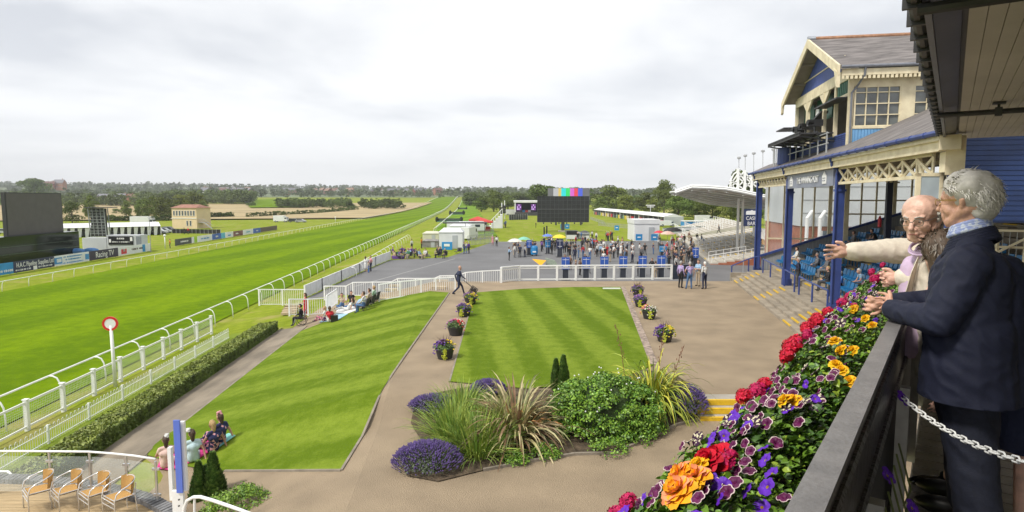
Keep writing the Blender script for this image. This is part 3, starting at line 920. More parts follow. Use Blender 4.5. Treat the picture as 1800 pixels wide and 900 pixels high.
def figure_caps(P,dress=False,female=False,short=False,barearm=False,thick=1.0):
 """P: joints of a figure facing +Y. tags: 0 skin 1 top 2 bottom 3 shoes"""
 sw=.165 if female else .19
 C=[]
 hip,ch,nk,hd=map(Vector,(P['hip'],P['chest'],P['neck'],P['head']))
 ax=Vector(P.get('ax',(1,0,0)))
 C.append(cap(hip+Vector((0,0,-.02))-ax*.06,hip-ax*.02+(ch-hip)*.5,.125*thick,.12*thick,2 if not dress else 1))
 C.append(cap(hip+Vector((0,0,-.02))+ax*.06,hip+ax*.02+(ch-hip)*.5,.125*thick,.12*thick,2 if not dress else 1))
 C.append(cap(hip+(ch-hip)*.25,ch,.13*thick,.145*thick,1));C.append(cap(ch-ax*.08,ch+ax*.08,.115*thick,.115*thick,1))
 C.append(cap(nk-ax*sw*.75+Vector((0,0,-.06)),nk+ax*sw*.75+Vector((0,0,-.06)),.062,.062,1))
 C.append(cap(nk-Vector((0,0,.05)),nk+(hd-nk)*.5,.055,.052,0))
 C.append(cap(hd+Vector((0,.005,-.045)),hd+Vector((0,-.008,.045)),.078,.092,0))
 f=Vector(P.get('face',(0,1,0)))
 C.append(cap(hd+f*.075+Vector((0,0,.0)),hd+f*.098+Vector((0,0,-.022)),.012,.016,0))
 C.append(cap(hd+f*.05+Vector((0,0,-.075)),hd+f*.06+Vector((0,0,-.08)),.04,.034,0))
 fx=f.cross(Vector((0,0,1)))
 for s_ in(-1,1):C.append(cap(hd+fx*s_*.088+Vector((0,0,-.03)),hd+fx*s_*.09+Vector((0,0,.015)),.014,.018,0))
 for s_,k in((-1,'l'),(1,'r')):
  sh=Vector(P.get('sh'+k,tuple(nk+ax*sw*s_+Vector((0,0,-.075)))))
  el,wr=Vector(P['el'+k]),Vector(P['wr'+k])
  at_=0 if barearm else 1
  C+=[cap(sh,sh+(el-sh)*.35,.062,.052,1),cap(sh+(el-sh)*.35,el,.050 if at_ else .042,.042 if at_ else .036,at_),cap(el,wr,.043 if at_ else .037,.032 if at_ else .026,at_ if not short else 0)]
  d=(wr-el).normalized()
  C+=hand_caps(wr,d,Vector((0,1,.2))if abs(d.y)<.7 else Vector((-s_,0,.3)))
  hj=hip+ax*.09*s_+Vector((0,0,-.04));kn,an=Vector(P['kn'+k]),Vector(P['an'+k])
  lt=0 if dress else 2
  C+=[cap(hj,kn,.092*thick,.062,lt if not dress else 1),cap(kn,an,.06 if lt else .052,.048 if lt else .035,lt)]
  fo=Vector(P.get('fo'+k,(s_*.15,1,0))).normalized()
  C+=[cap(an+Vector((0,0,-.03)),an+fo*.13+Vector((0,0,-.045)),.043,.034,3)]
 if dress:
  kk=(Vector(P['knl'])+Vector(P['knr']))/2
  C.append(cap(hip,kk+Vector((0,0,.02)),.16,.19,1))
 return C
STAND=dict(hip=(0,0,.93),chest=(0,0,1.27),neck=(0,0,1.48),head=(0,.02,1.64),ell=(-.27,-.03,1.12),elr=(.27,-.03,1.12),wrl=(-.28,.06,.88),wrr=(.28,.06,.88),knl=(-.11,.02,.49),knr=(.11,.02,.49),anl=(-.12,-.02,.08),anr=(.12,-.02,.08))
def V_(**k):d=dict(STAND);d.update(k);return d
POSES={'stand':(V_(),{}),'folded':(V_(ell=(-.26,.08,1.16),elr=(.26,.08,1.16),wrl=(.02,.24,1.17),wrr=(-.02,.26,1.12)),dict(short=True)),'phone':(V_(elr=(.25,.12,1.17),wrr=(.14,.30,1.34),ell=(-.28,-.06,1.14),wrl=(-.2,.14,1.02),face=(0,.96,-.2)),{}),'hips':(V_(ell=(-.36,-.08,1.16),wrl=(-.19,.06,1.0),knl=(-.14,.05,.49),anl=(-.2,.05,.08)),dict(short=True,barearm=True)),'walk':(V_(knl=(-.09,.24,.52),anl=(-.09,.36,.10),knr=(.09,.0,.5),anr=(.09,-.36,.16),chest=(0,.04,1.26),neck=(0,.07,1.47),head=(0,.10,1.62),ell=(-.26,-.14,1.15),wrl=(-.25,-.08,.90),elr=(.27,.16,1.15),wrr=(.24,.36,1.0)),{}),'point':(V_(elr=(.36,.2,1.38),wrr=(.40,.44,1.42)),{}),'dress':(V_(),dict(dress=True,female=True,barearm=True)),'dress2':(V_(ell=(-.25,.05,1.15),wrl=(-.1,.22,1.1),anl=(-.10,.06,.08)),dict(dress=True,female=True,short=True)),'sit':(dict(hip=(0,0,.53),chest=(0,-.03,.87),neck=(0,-.02,1.08),head=(0,.02,1.24),ell=(-.26,.06,.76),elr=(.26,.06,.76),wrl=(-.12,.27,.66),wrr=(.12,.27,.66),knl=(-.11,.43,.50),knr=(.11,.43,.50),anl=(-.12,.45,.09),anr=(.12,.45,.09)),{}),'sitlean':(dict(hip=(0,0,.53),chest=(0,.12,.84),neck=(0,.22,1.02),head=(0,.30,1.15),ell=(-.25,.28,.70),elr=(.25,.28,.70),wrl=(-.06,.45,.64),wrr=(.06,.45,.62),knl=(-.14,.43,.50),knr=(.14,.43,.50),anl=(-.13,.40,.09),anr=(.13,.46,.09)),dict(short=True,barearm=True)),'ground':(dict(hip=(0,0,.14),chest=(0,-.06,.47),neck=(0,-.05,.68),head=(0,.0,.84),ell=(-.27,.02,.40),elr=(.27,-.12,.36),wrl=(-.14,.24,.34),wrr=(.30,-.22,.10),knl=(-.14,.36,.34),knr=(.20,.38,.12),anl=(-.10,.62,.07),anr=(-.04,.56,.07)),dict(dress=False,female=True,barearm=True)),'recline':(dict(hip=(0,0,.14),chest=(0,-.2,.41),neck=(0,-.3,.59),head=(0,-.33,.75),ell=(-.27,-.36,.33),elr=(.27,-.36,.33),wrl=(-.28,-.42,.08),wrr=(.28,-.42,.08),knl=(-.1,.44,.22),knr=(.1,.44,.16),anl=(-.12,.86,.07),anr=(.12,.86,.07),fol=(0,.3,1),**{'for':(0,.3,1)}),dict(female=True,barearm=True)),}
SK=[M('skin_fair',(.50,.28,.20),.5,.08,4),M('skin_tan',(.36,.19,.12),.5,.08,4),M('skin_dark',(.12,.06,.04),.5,.08,4)]
def cloth(n,c):return M('cloth_'+n,c,.85,.14,7,bump=.2,bscale=30)
CL={n:cloth(n,c)for n,c in dict(white=(.62,.62,.60),navy=(.018,.024,.06),black=(.015,.015,.017),grey=(.16,.16,.17),charcoal=(.05,.05,.055),red=(.50,.02,.03),pink=(.62,.28,.32),blue=(.06,.16,.45),denim=(.07,.14,.28),beige=(.42,.34,.24),green=(.05,.17,.09),teal=(.04,.28,.28),purple=(.14,.06,.30),lilac=(.38,.30,.52),yellow=(.6,.45,.05),orange=(.65,.20,.03),brown=(.14,.08,.05),cream=(.60,.52,.38),**{'light blue':(.30,.45,.62),'pale green':(.35,.5,.36)}).items()}
HAIR={n:M('hair_'+n,c,.7,.3,30)for n,c in dict(brown=(.06,.035,.02),black=(.012,.010,.010),blonde=(.40,.27,.12),grey=(.35,.34,.33),white=(.6,.6,.58)).items()}
SHOE=M('shoe_leather',(.02,.018,.018),.4,.2,8)
FIG={}
def fig_proto(pose,voxel=.017):
 P,kw=POSES[pose]
 C=figure_caps(P,**kw)
 me=remesh(caps_to_bm(C),voxel,2);paint(me,C,4)
 for k in range(4):me.materials.append(SK[0])
 hd=Vector(P['head']);long_=kw.get('female')
 hm=[cap(hd+Vector((0,-.025,.02)),hd+Vector((0,-.01,.062)),.095,.088),cap(hd+Vector((0,-.055,-.02)),hd+Vector((0,-.06,.03)),.075,.08)]
 if long_:hm+=[cap(hd+Vector((0,-.07,-.02)),hd+Vector((0,-.075,-.17)),.075,.05)]
 hme=remesh(caps_to_bm(hm),.016,1,'hair');hme.materials.append(HAIR['brown'])
 return me,hme
def person(pose,loc,rz,top,bottom,label,hair='brown',skin=0,group=None,sc_=1.0,shoe=None,cat='person',z0=0.0,tilt=None):
 if pose not in FIG:FIG[pose]=fig_proto(pose)
 me,hme=FIG[pose]
 o=bpy.data.objects.new('person',me);col.objects.link(o)
 o.location=(loc[0],loc[1],loc[2]+z0);o.rotation_euler=(0,0,rz);o.scale=(sc_,)*3
 if tilt:o.rotation_euler=(tilt,0,rz)
 for i,m_ in enumerate((SK[skin],CL[top],CL[bottom],shoe or SHOE)):
  o.material_slots[i].link='OBJECT';o.material_slots[i].material=m_
 tag(o,label,cat,group)
 if hair:
  h=bpy.data.objects.new('hair',hme);col.objects.link(h);h.parent=o
  h.material_slots[0].link='OBJECT';h.material_slots[0].material=HAIR[hair]
 return o
def hat(o,pose,mat,brim=.17):
 hd=POSES[pose][0]['head']
 m=MB();m.lathe((hd[0],hd[1]-.01,hd[2]+.05),[(.10,.0),(brim,.005),(brim,.012),(.105,.02),(.098,.09),(.06,.11),(.01,.115)],14)
 h=m.build('hat',mat,o,world=False,smooth=True);return h
def face_to(p,q):
 return math.atan2(q[1]-p[1],q[0]-p[0])-PI/2
# ordinals make otherwise equal labels single out one thing, counted along the picture
ORD=['first','second','third','fourth','fifth','sixth','seventh','eighth','ninth','tenth','eleventh','twelfth','thirteenth','fourteenth','fifteenth','sixteenth','seventeenth','eighteenth','nineteenth','twentieth','twenty-first','twenty-second','twenty-third','twenty-fourth']
def px_of(o):
 x,y,z=o.location;z-=CAMZ;zc_=y*_c-z*_s
 return 900+FPX*x/max(.1,zc_)
NOORD=set()
def finalize_labels():
 d={}
 for o in sc.objects:
  if o.parent is None and o.get('label')and o.get('kind')!='structure':d.setdefault(o['label'],[]).append(o)
 for lab,os_ in d.items():
  if len(os_)<2 or lab in NOORD:continue
  os_.sort(key=px_of)
  for i,o in enumerate(os_):
   w='leftmost such' if i==0 else('rightmost such' if i==len(os_)-1 else ORD[min(i,23)]+' from left')
   if len(os_)==2:w='the left one' if i==0 else 'the right one'
   o['label']=lab+', '+w
   if len(o['label'].split())>16:print('LONG',o['label'])
# things along and beyond the track
blackp=M('black_panel',(.022,.022,.024),.35,.2,2)
darkm=M('dark_metal',(.05,.05,.055),.45,.2,3)
greym=M('grey_metal',(.34,.35,.36),.5,.15,2)
canvas=M('white_canvas',(.66,.67,.68),.7,.06,.6)
canvas2=M('grey_canvas',(.38,.40,.42),.7,.1,.6)
bluep=M('blue_panel',(.03,.10,.42),.5,.12,1)
skyb=M('bright_blue',(.02,.24,.55),.5,.1,1)
navyp=M('navy_panel',(.018,.024,.075),.5,.12,1)
whitet=M('white_lettering',(.8,.8,.8),.5,.02,1)
def up(p,dz):return(p[0],p[1],p[2]+dz)
# -- outdoor screen on its black base
UA=-68.3
def von(u,px,H=9.4):
 lo,hi=20.0,900.0
 for _ in range(50):
  v=(lo+hi)/2;x,y=xy(u,v)
  if 900+FPX*x/(y*_c+H*_s)<px:lo=v
  else:hi=v
 return lo
VB0,VB1,VS0,VS1=von(UA,-22),von(UA,130),von(UA,12,3),von(UA,108,3)
t=thing('outdoor_screen','large blank grey outdoor screen standing above a black base at far left','screen',(*xy(UA,99),T(*xy(UA,99))))
zb=T(*xy(UA,99))
m=MB();m.box((*xy(UA,(VB0+VB1)/2),zb+1.95),(2.0,VB1-VB0,3.9),TA);m.build('base',M('black_gloss',(.006,.012,.008),.12,.2,.4),t)
m=MB();m.box((*xy(UA+1.03,(VB0+VB1)/2),zb+1.3),(.06,VB1-VB0-.5,.05),TA);m.box((*xy(UA+1.03,(VB0+VB1)/2),zb+2.4),(.06,VB1-VB0-.5,.03),TA);m.build('base_trim',M('green_trim',(.05,.10,.05),.4,.5,2),t)
m=MB();m.box((*xy(UA-.2,(VS0+VS1)/2),zb+7.15),(.5,VS1-VS0+.5,6.5),TA);m.build('screen_frame',M('screen_frame',(.03,.03,.033),.5),t)
m=MB();m.box((*xy(UA+.08,(VS0+VS1)/2),zb+7.15),(.04,VS1-VS0,6.2),TA)
m.build('screen_face',M('dead_led_panel',(.085,.078,.075),.65,.08,.9),t)
m=MB()
for k in range(4):m.box((*xy(UA-.9,lerp(VS0,VS1,.1+k*.26)),zb+5.4),(.2,.2,10),TA)
m.build('support_frame',darkm,t)
# -- advertising boards
def smallprint(parent,tm,at_,z,hh,width,rz,seed):
 r=random.Random(seed);m=MB();q=0.0
 while q<.97:
  w=r.uniform(.010,.032);
  if r.random()>.18:x,y=at_(q+w/2);m.box((x,y,z+r.uniform(-.02,.02)*hh),(.02,w*width*.75,hh*r.choice([1,.72,.72,.9])),rz)
  q+=w+.006
 return m.build('small_print',tm,parent)
def boards(u,segs,y0,h,label_tail,group,th=.08):
 """segs: (px0, px1, material, [ (text, size, material, fx, fz) ], label)"""
 for px0,px1,mt,tx,lab in segs:
  def on(px):
   lo,hi=20.0,400.0
   for _ in range(40):
    v=(lo+hi)/2;x,y=xy(u,v)
    zc_=y*_c-(-9.4)*-_s
    if 900+FPX*x/(y*_c+9.4*_s)<px:lo=v
    else:hi=v
   return lo
  v0,v1=on(px0),on(px1)
  vm=(v0+v1)/2;x,y=xy(u,vm);z=T(x,y)+.12
  t=thing('advertising_board',lab,'advertising board',(x,y,z-.12),group=group)
  m=MB();m.box((x,y,z+h/2),(th,v1-v0-.06,h),TA);m.build('panel',mt,t)
  m=MB()
  for s_ in(-.42,0,.42):m.beam((*xy(u-.1,vm+s_*(v1-v0)),z-.2),(*xy(u-.1,vm+s_*(v1-v0)),z+h),.06)
  m.build('bracket',darkm,t)
  for it in tx:
   if it[0]=='L':
    _,hh,tm,fv,fz,fw_=it
    smallprint(t,tm,lambda q:xy(u+th/2+.012,v0+(fv+(q-.5)*fw_)*(v1-v0)),z+fz*h,hh,(v1-v0)*fw_,TA,int(px0*7))
   elif it[0]=='T':
    _,s_,size,tm,fv,fz,sx=it
    fw_=sx if sx<1 else min(.92,.40 if len(s_)<8 else .9)
    if s_=='Racing TV':fw_=.62
    o=text(s_,size,tm,t,(*xy(u+th/2+.01,v0+fv*(v1-v0)),z+fz*h),(R(90),0,R(90)+TA),ext=.008,fit=fw_*(v1-v0))
   else:
    _,w,hh,tm,fv,fz=it
    m=MB();m.box((*xy(u+th/2+.012,v0+fv*(v1-v0)),z+fz*h),(.03,w,hh),TA);m.build('emblem',tm,t)
ab='advertising boards along the far rail'
redt=M('red_lettering',(.55,.03,.05),.5);bluet=M('blue_lettering',(.05,.25,.55),.5);lime=M('lime_panel',(.30,.50,.01),.5);cyan=M('cyan_panel',(.10,.42,.60),.5);brownp=M('brown_panel',(.11,.08,.07),.6);wb=M('white_board',(.68,.70,.74),.5,.05,1)
boards(-57.3,[(-40,24,skyb,[('L',0.30,whitet,.75,.3,0.47)],'bright blue advertising board cut off by the left edge of the picture'),(24,96,navyp,[('T','H.A.C Pipeline Supplies Ltd',.86,whitet,.52,.64,1.42),('L',0.22,whitet,.22,.2,0.36),('L',0.22,whitet,.76,.22,0.36),('E',.7,.5,whitet,.5,.2)],'navy advertising board reading H.A.C Pipeline Supplies Ltd in white'),(96,157,wb,[('E',1.6,.9,bluet,.10,.5),('E',1.0,.5,wb,.12,.52),('L',0.22,bluet,.52,.78,0.55),('L',0.22,bluet,.52,.5,0.45),('L',0.18,bluet,.52,.18,0.60),('E',.9,.8,bluet,.93,.5)],'white advertising board with blue swirls beside the navy one'),(157,208,M('aubergine_panel',(.03,.022,.06),.5),[('T','Racing TV',1.25,whitet,.52,.5,2.0)],'dark advertising board reading Racing TV in white'),(208,265,wb,[('E',1.6,.8,redt,.16,.45),('E',.6,.5,wb,.16,.6),('L',0.36,brownp,.58,.55,0.42),('E',.9,1.3,skyb,.77,.5)],'white advertising board with red emblem and blue stripe, right of Racing TV'),],0,1.4,'',ab)
boards(-58.5,[(308,337,M('slate_panel',(.05,.055,.07),.5),[('L',0.36,whitet,.55,.5,0.47)],'dark grey board, leftmost of the far group of boards'),(337.5,341.5,wb,[],'narrow white board left of the lime green one'),(342,347,lime,[],'small lime green advertising board'),(347.5,373,wb,[('L',0.36,bluet,.5,.5,0.57)],'white board with blue lettering right of the lime green board'),(373.5,389,bluep,[('L',0.42,whitet,.5,.5,0.27)],'royal blue advertising board in the far group of boards'),(389.5,396,cyan,[],'cyan advertising board next to the royal blue one'),(396.5,410,wb,[('L',0.30,bluet,.5,.4,0.42)],'white board with small lettering between the cyan and the maroon boards'),(410.5,427,M('maroon_panel',(.16,.06,.07),.5,.5,1.5),[('L',0.36,whitet,.35,.5,0.27)],'maroon advertising board in the far group of boards'),(427.5,445,wb,[('L',0.36,cyan,.5,.5,0.42)],'white advertising board between the maroon and the small blue one'),(445.5,458,bluep,[('L',0.30,whitet,.5,.5,0.32)],'small blue board next to the long brown board'),(458.5,487,brownp,[],'long plain brown board at the right end of the far boards'),],0,1.3,'',ab)
# -- scaffold tower and cabin
p=at(176,440,T)
t=thing('scaffold_tower','dark lattice scaffold tower standing behind the white cabin','tower',p)
m=MB();Yt=p[1];w=2.9;hz=DY(176,366,Yt)[2]
x0=p[0]
for a in(-1,1):
 for b_ in(0,1.1):
  m.beam((x0+a*w/2+.3-.3,Yt+b_,p[2]),(x0+a*w/2-.35,Yt+b_,hz),.13)
for k in range(11):
 z=lerp(hz-5.2,hz,k/10);m.beam((x0-w/2-.3,Yt,z),(x0+w/2-.3,Yt,z),.09)
for k in range(1,4):m.beam((x0-w/2+k*w/4-.1,Yt,hz-5.2),(x0-w/2+k*w/4-.33,Yt,hz),.07)
m.build('frame',M('tower_frame',(.24,.26,.25),.5),t)
m=MB();m.box((x0-.2,Yt+.5,hz-2.6),(w-.1,.3,5.1));m.build('backing',blackp,t)
m=MB();m.box((x0+.6,Yt,hz+.15),(w+2.2,1.6,.14));m.build('top_board',darkm,t)
for k in range(14):
 m=MB();m.box((x0-w/2+.3+(k%3)*.95-.2,Yt+.28,hz-.5-(k//3)*1.0),(.55,.1,.5));m.build('panel',M('tower_panel',(.11,.13,.12),.4,.4,4),t)
p=at(195,443,T)
t=thing('cabin','pale grey cabin with black sign at the foot of the scaffold tower','cabin',p)
s_=p[1]/FPX
m=MB();m.box((p[0]-3.0,p[1]+1.4,p[2]+1.25),(4.3,2.4,2.5));m.box((p[0]+2.2,p[1]+1.4,p[2]+1.5),(5.9,2.4,3.0));m.build('body',M('cabin_wall',(.50,.52,.55),.5,.06,.5),t)
m=MB();m.box((p[0]+1.8,p[1]+.15,p[2]+2.05),(4.4,.12,1.5));sg=m.build('sign_board',blackp,t)
smallprint(sg,whitet,lambda q:(p[0]+1.8+(q-.5)*1.4,p[1]+.07),p[2]+2.4,.32,1.4,R(90),3);smallprint(sg,whitet,lambda q:(p[0]+1.8+(q-.5)*3.4,p[1]+.07),p[2]+1.8,.24,3.4,R(90),4)
m=MB();m.box((p[0]-.1,p[1]+.07,p[2]+2.0),(.35,.04,.6));m.box((p[0]+3.7,p[1]+.07,p[2]+2.3),(.4,.04,.7));m.build('sign_mark',whitet,sg)
m=MB();m.box((p[0]+5.0,p[1]+.12,p[2]+1.5),(.9,.1,2.6));m.build('door',M('cabin_door',(.20,.22,.25),.5),t)
p=at(152,447,T)
m=MB();m.ball((p[0]-1.6,p[1],p[2]+.5),(1.5,.7,.55));m.ball((p[0]+.5,p[1]+.5,p[2]+.5),(1.5,.7,.6))
tag(m.build('inflatable_bales',M('blue_tarp',(.07,.20,.45),.5,.3,1),smooth=True),'blue tarpaulin heap at the foot of the pale cabin','tarpaulin')
# -- long marquee
p0,p1=at(112,418,T),at(283,413,T)
def marquee(name,label,cat,a,c2,depth,eave,ridge,bays,wallm,roofm,open_=.5,group=None):
 """a -> c2 is the front foot line; pitched roof, wall panels between poles"""
 t=thing(name,label,cat,a,group=group)
 A,B=Vector(a),Vector(c2);d=(B-A);L=d.length;d.normalize();bk=Vector((-d.y,d.x,0))
 if bk.y<0:bk=-bk
 bk=bk.normalized()*depth
 r=MB();e=Vector((0,0,eave));rr=Vector((0,0,ridge))
 for q0,q1 in((A,A+bk),):
  r.slab([A+e-bk*.04,B+e-bk*.04,B+bk*.5+rr,A+bk*.5+rr],(0,0,.06));r.slab([A+bk*1.04+e,B+bk*1.04+e,B+bk*.5+rr,A+bk*.5+rr],(0,0,.06))
 for q in(A,B):r.slab([q+e,q+bk+e,q+bk*.5+rr],tuple(d*.04))
 r.build('roof',roofm,t)
 w=MB();dr=MB()
 w.slab([A+bk,B+bk,B+bk+e,A+bk+e],tuple(-bk*.01));
 for q in(A,B):w.slab([q,q+bk,q+bk+e,q+e],tuple(d*.03))
 w.build('wall',wallm,t)
 for k in range(bays+1):
  q=A+d*(L*k/bays);m=MB();m.box((q.x,q.y,q.z+eave/2),(.1,.1,eave));m.build('pole',whitep,t)
  if open_ and k<bays:
   m=MB();q2=q+d*(L/bays*open_);m.slab([q,q2-d*(L/bays*.12),q2+d*(L/bays*.08)+e,q+e],tuple(bk*.012));m.build('curtain',roofm,t)
 return t
marquee('marquee','long white marquee with tied back curtains behind the scaffold tower','marquee',p0,p1,7,2.3,3.3,14,canvas2,canvas)
# trucks, vans and cars
def vehicle(name,label,cat,p,rz,L,W_,H_,bodym,kind='van',group=None):
 t=thing(name,label,cat,p,rz,group)
 m=MB();h0=.45
 if kind=='truck':
  m.box((-L*.1,0,h0+(H_-h0)/2),(L*.78,W_,H_-h0));m.build('box_body',bodym,t,world=False)
  m=MB();pr=[(L*.30,h0),(L*.5,h0),(L*.5,h0+H_*.32),(L*.44,H_*.78),(L*.30,H_*.78)]
 elif kind=='car':
  pr=[(-L/2,.3),(L/2,.3),(L/2,.72),(L*.28,.86),(L*.12,H_),(-L*.28,H_),(-L*.42,.92),(-L/2,.85)]
 elif kind=='caravan':
  pr=[(-L/2,.45),(L/2,.45),(L/2+.15,H_*.55),(L/2-.25,H_),(-L/2+.2,H_),(-L/2-.1,H_*.5)]
 else:
  pr=[(-L/2,.35),(L/2,.35),(L/2,H_*.45),(L*.42,H_*.55),(L*.27,H_),(-L/2,H_)]
 m.slab([(x,-W_/2,z)for x,z in pr],(0,W_,0));m.build('cab' if kind=='truck' else 'body',bodym,t,world=False)
 m=MB()
 if kind=='truck':m.box((L*.4,0,H_*.6),(L*.13,W_+.02,H_*.22));m.box((L*.475,0,H_*.6),(.16,W_*.85,H_*.2))
 elif kind=='car':
  m.slab([(x,-W_/2-.01,z)for x,z in((-L*.36,.93),(L*.22,.9),(L*.1,H_-.06),(-L*.26,H_-.06))],(0,W_+.02,0))
 elif kind=='caravan':
  for xx in(-.25,.2):m.box((L*xx,0,H_*.62),(L*.2,W_+.03,H_*.22))
 else:
  m.box((L*.30,0,H_*.72),(L*.13,W_+.02,H_*.26));m.slab([(L*.425,-W_*.42,H_*.56),(L*.425,W_*.42,H_*.56),(L*.285,W_*.42,H_*.95),(L*.285,-W_*.42,H_*.95)],(.03,0,0))
 m.build('windows',pane,t,world=False)
 for xx in((-.33,.33)if kind!='caravan' else(0,)):
  for yy in(-1,1):
   m=MB();m.tube([(L*xx,yy*(W_/2-.2),.34),(L*xx,yy*(W_/2+.02),.34)],.34,14);wh=m.build('wheel',M('tyre',(.02,.02,.02),.8),t,world=False)
   m=MB();m.tube([(L*xx,yy*(W_/2),.34),(L*xx,yy*(W_/2+.035),.34)],.19,10);m.build('rim',greym,wh,world=False)
 for yy in(-1,1):
  m=MB();m.box((L/2+(.0 if kind!='car' else-.02),yy*W_*.36,.75 if kind!='car' else .62),(.06,.3,.16));m.build('headlight',M('lamp_glass',(.6,.62,.62),.1),t,world=False)
 return t
wcar=M('white_car_paint',(.70,.71,.72),.25,.03,1);scar=M('silver_car_paint',(.36,.38,.40),.25,.05,1);dcar=M('dark_car_paint',(.035,.04,.05),.25,.1,1);bcar=M('blue_car_paint',(.04,.09,.2),.25,.1,1);rcar=M('red_car_paint',(.4,.03,.03),.25,.1,1)
vehicle('box_truck','white box lorry parked behind the long marquee','lorry',at(252,399,T),.1,7.5,2.4,3.6,wcar,'truck')
vehicle('parked_car','silver car parked left of the cream building','car',at(288,409.5,T),.2,4.3,1.8,1.45,scar,'car')
vehicle('parked_car','dark car parked at the left corner of the cream building','car',at(296,407,T),.1,4.3,1.8,1.45,dcar,'car')
vehicle('parked_car','white car at the left end of the row beside the marquee','car',at(279,411,T),.2,4.3,1.8,1.45,wcar,'car')
vehicle('box_truck','white box lorry alone in the dry grass right of the cream building','lorry',at(494,390.5,T),0,5.6,2.4,2.7,wcar,'truck')
vehicle('parked_car','dark estate car beside the lone white lorry in the field','car',at(517,390.5,T),.2,4.4,1.8,1.5,dcar,'car')
vehicle('parked_car','silver car right of the dark estate car in the field','car',at(529,391,T),0,4.2,1.8,1.4,scar,'car')
vehicle('parked_car','silver car at the far left edge beyond the black base','car',at(6,411,T),.1,4.4,1.8,1.45,scar,'car')
# -- cream weighing building
creamw=M('cream_wall',(.62,.49,.31),.8,.06,.4);roofr=M('red_felt_roof',(.30,.15,.11),.9,.2,1)
pL,pR=at(301,402,T),at(362,401,T)
bw=pR[0]-pL[0];bx=(pL[0]+pR[0])/2;by=pL[1]+4
t=thing('judges_building','cream two storey building with red roof beside the track','building',(bx,by,pL[2]),-.22)
m=MB();m.box((0,0,3.3),(bw,6.5,6.6));m.build('wall',creamw,t,world=False)
m=MB();A=[(-bw/2-.35,-3.6,6.6),(bw/2+.35,-3.6,6.6),(bw/2+.35,3.6,6.6),(-bw/2-.35,3.6,6.6),(-bw/2+1.2,0,7.7),(bw/2-1.2,0,7.7)]
m.add(A,[(0,1,5,4),(1,2,5),(2,3,4,5),(3,0,4),(3,2,1,0)]);m.build('roof',roofr,t,world=False)
def bwin(x,z,w,h,yy=-3.27):
 m=MB();m.box((x,yy,z),(w,.06,h));a=m.build('window',pane,t,world=False)
 m=MB()
 for s_ in(-1,1):m.box((x+s_*w/2,yy-.05,z),(.07,.06,h+.1));m.box((x,yy-.06,z+s_*h/2),(w+.15,.06,.07))
 m.build('frame',whitep,a,world=False)
for k in range(8):bwin(-bw/2+.9+k*(bw-1.8)/7,4.9,.62,1.6)
for x in(1.1,2.3):bwin(x,1.7,.62,1.7)
m=MB();m.box((0,-3.36,3.3),(bw+.1,.12,.18));m.build('string_course',whitep,t,world=False)
m=MB();m.box((bw/2+1.1,-1.5,1.9),(2.2,2.2,.12));m.beam((bw/2+2.2,-2.5,1.9),(bw/2+5,-2.5,0),.1,.3)
for k in range(6):m.beam((bw/2+.2+k*.4,-2.5,1.9),(bw/2+.2+k*.4,-2.5,3),.05)
m.beam((bw/2,-2.5,3),(bw/2+2.2,-2.5,3),.07);m.beam((bw/2+2.2,-2.5,3),(bw/2+5,-2.5,1.1),.07);m.build('outside_stair',greym,t,world=False)
a,c2=at(303,410,T),at(388,411,T)
t=thing('crowd_barrier','dark screened barrier running in front of the cream building','barrier',a)
m=MB();m.beam(up(a,.6),up(c2,.6),.08,1.15);m.build('screen',blackp,t)
m=MB()
for k in range(13):q=Vector(a).lerp(Vector(c2),k/12);m.beam(tuple(q+Vector((0,-.1,0))),tuple(q+Vector((0,-.1,1.3))),.08)
m.build('frame',greym,t)
person('stand',at(299,436,T),2.2,'orange','black','steward in an orange top standing behind the rail before the cream building')
person('stand',at(331,411.5,T),3,'red','black','person in red by the dark barrier under the cream building')
person('stand',at(324,411.5,T),2.6,'black','black','person in black by the dark barrier under the cream building')
# course marker posts
for px,py,h in((290.5,437,23),(1393/4.5+280,391,9)):
 p=at(px,py,T);m=MB();hh=h/FPX*p[1];m.tube([p,up(p,hh)],.09,8);m.ball(up(p,hh),.24)
 tag(m.build('marker_post',whitep,smooth=True),'white marker post with round top beside the far rail, '+('below the cream building' if px<300 else 'far along the straight'),'post')
p=at(1085/4.09-0,443,T);m=MB();m.tube([p,up(p,6.0)],[.07,.04],6);m.tube([up(p,6.0),(p[0]+.4,p[1],p[2]+6.3),(p[0]+1.0,p[1],p[2]+6.1)],.04,5)
tag(m.build('lamp_mast',greym),'thin grey mast rising beside the marquee and the white advertising board','mast')
# -- hurdles
for i,(x0_,x1_,yb,hpx)in enumerate([(768,811,390.5,6.5),(791.5,815,378,5.5),(806,820,368.6,3.5)]):
 a,c2=at(x0_,yb,T),at(x1_,yb,T);h=hpx/FPX*a[1]
 t=thing('steeplechase_fence',['nearest dark green steeplechase fence across the grass','middle dark green steeplechase fence across the grass','farthest and smallest steeplechase fence near the hill'][i],'jump',a,group='steeplechase fences')
 m=MB();m.slab([up(a,.02),up(c2,.02),up(c2,h*.35),up(a,h*.35)],(0,-.3,0));m.build('take_off_board',M('orange_board',(.06,.16,.12),.6),t)
 m=MB();m.slab([up(a,0),(a[0],a[1]+2,a[2]),(a[0],a[1]+1.5,a[2]+h),(a[0],a[1]+.6,a[2]+h)],tuple(Vector(c2)-Vector(a)));m.build('birch',M('birch_brush',(.03,.05,.03),.9,.5,3,bump=.6),t)
 for q in(a,c2):
  m=MB();m.ball((q[0],q[1],q[2]+h*.75),(h*.45,h*.4,h*.75));m.build('end_bush',M('end_bush',(.02,.03,.02),.9,.5,2),t)
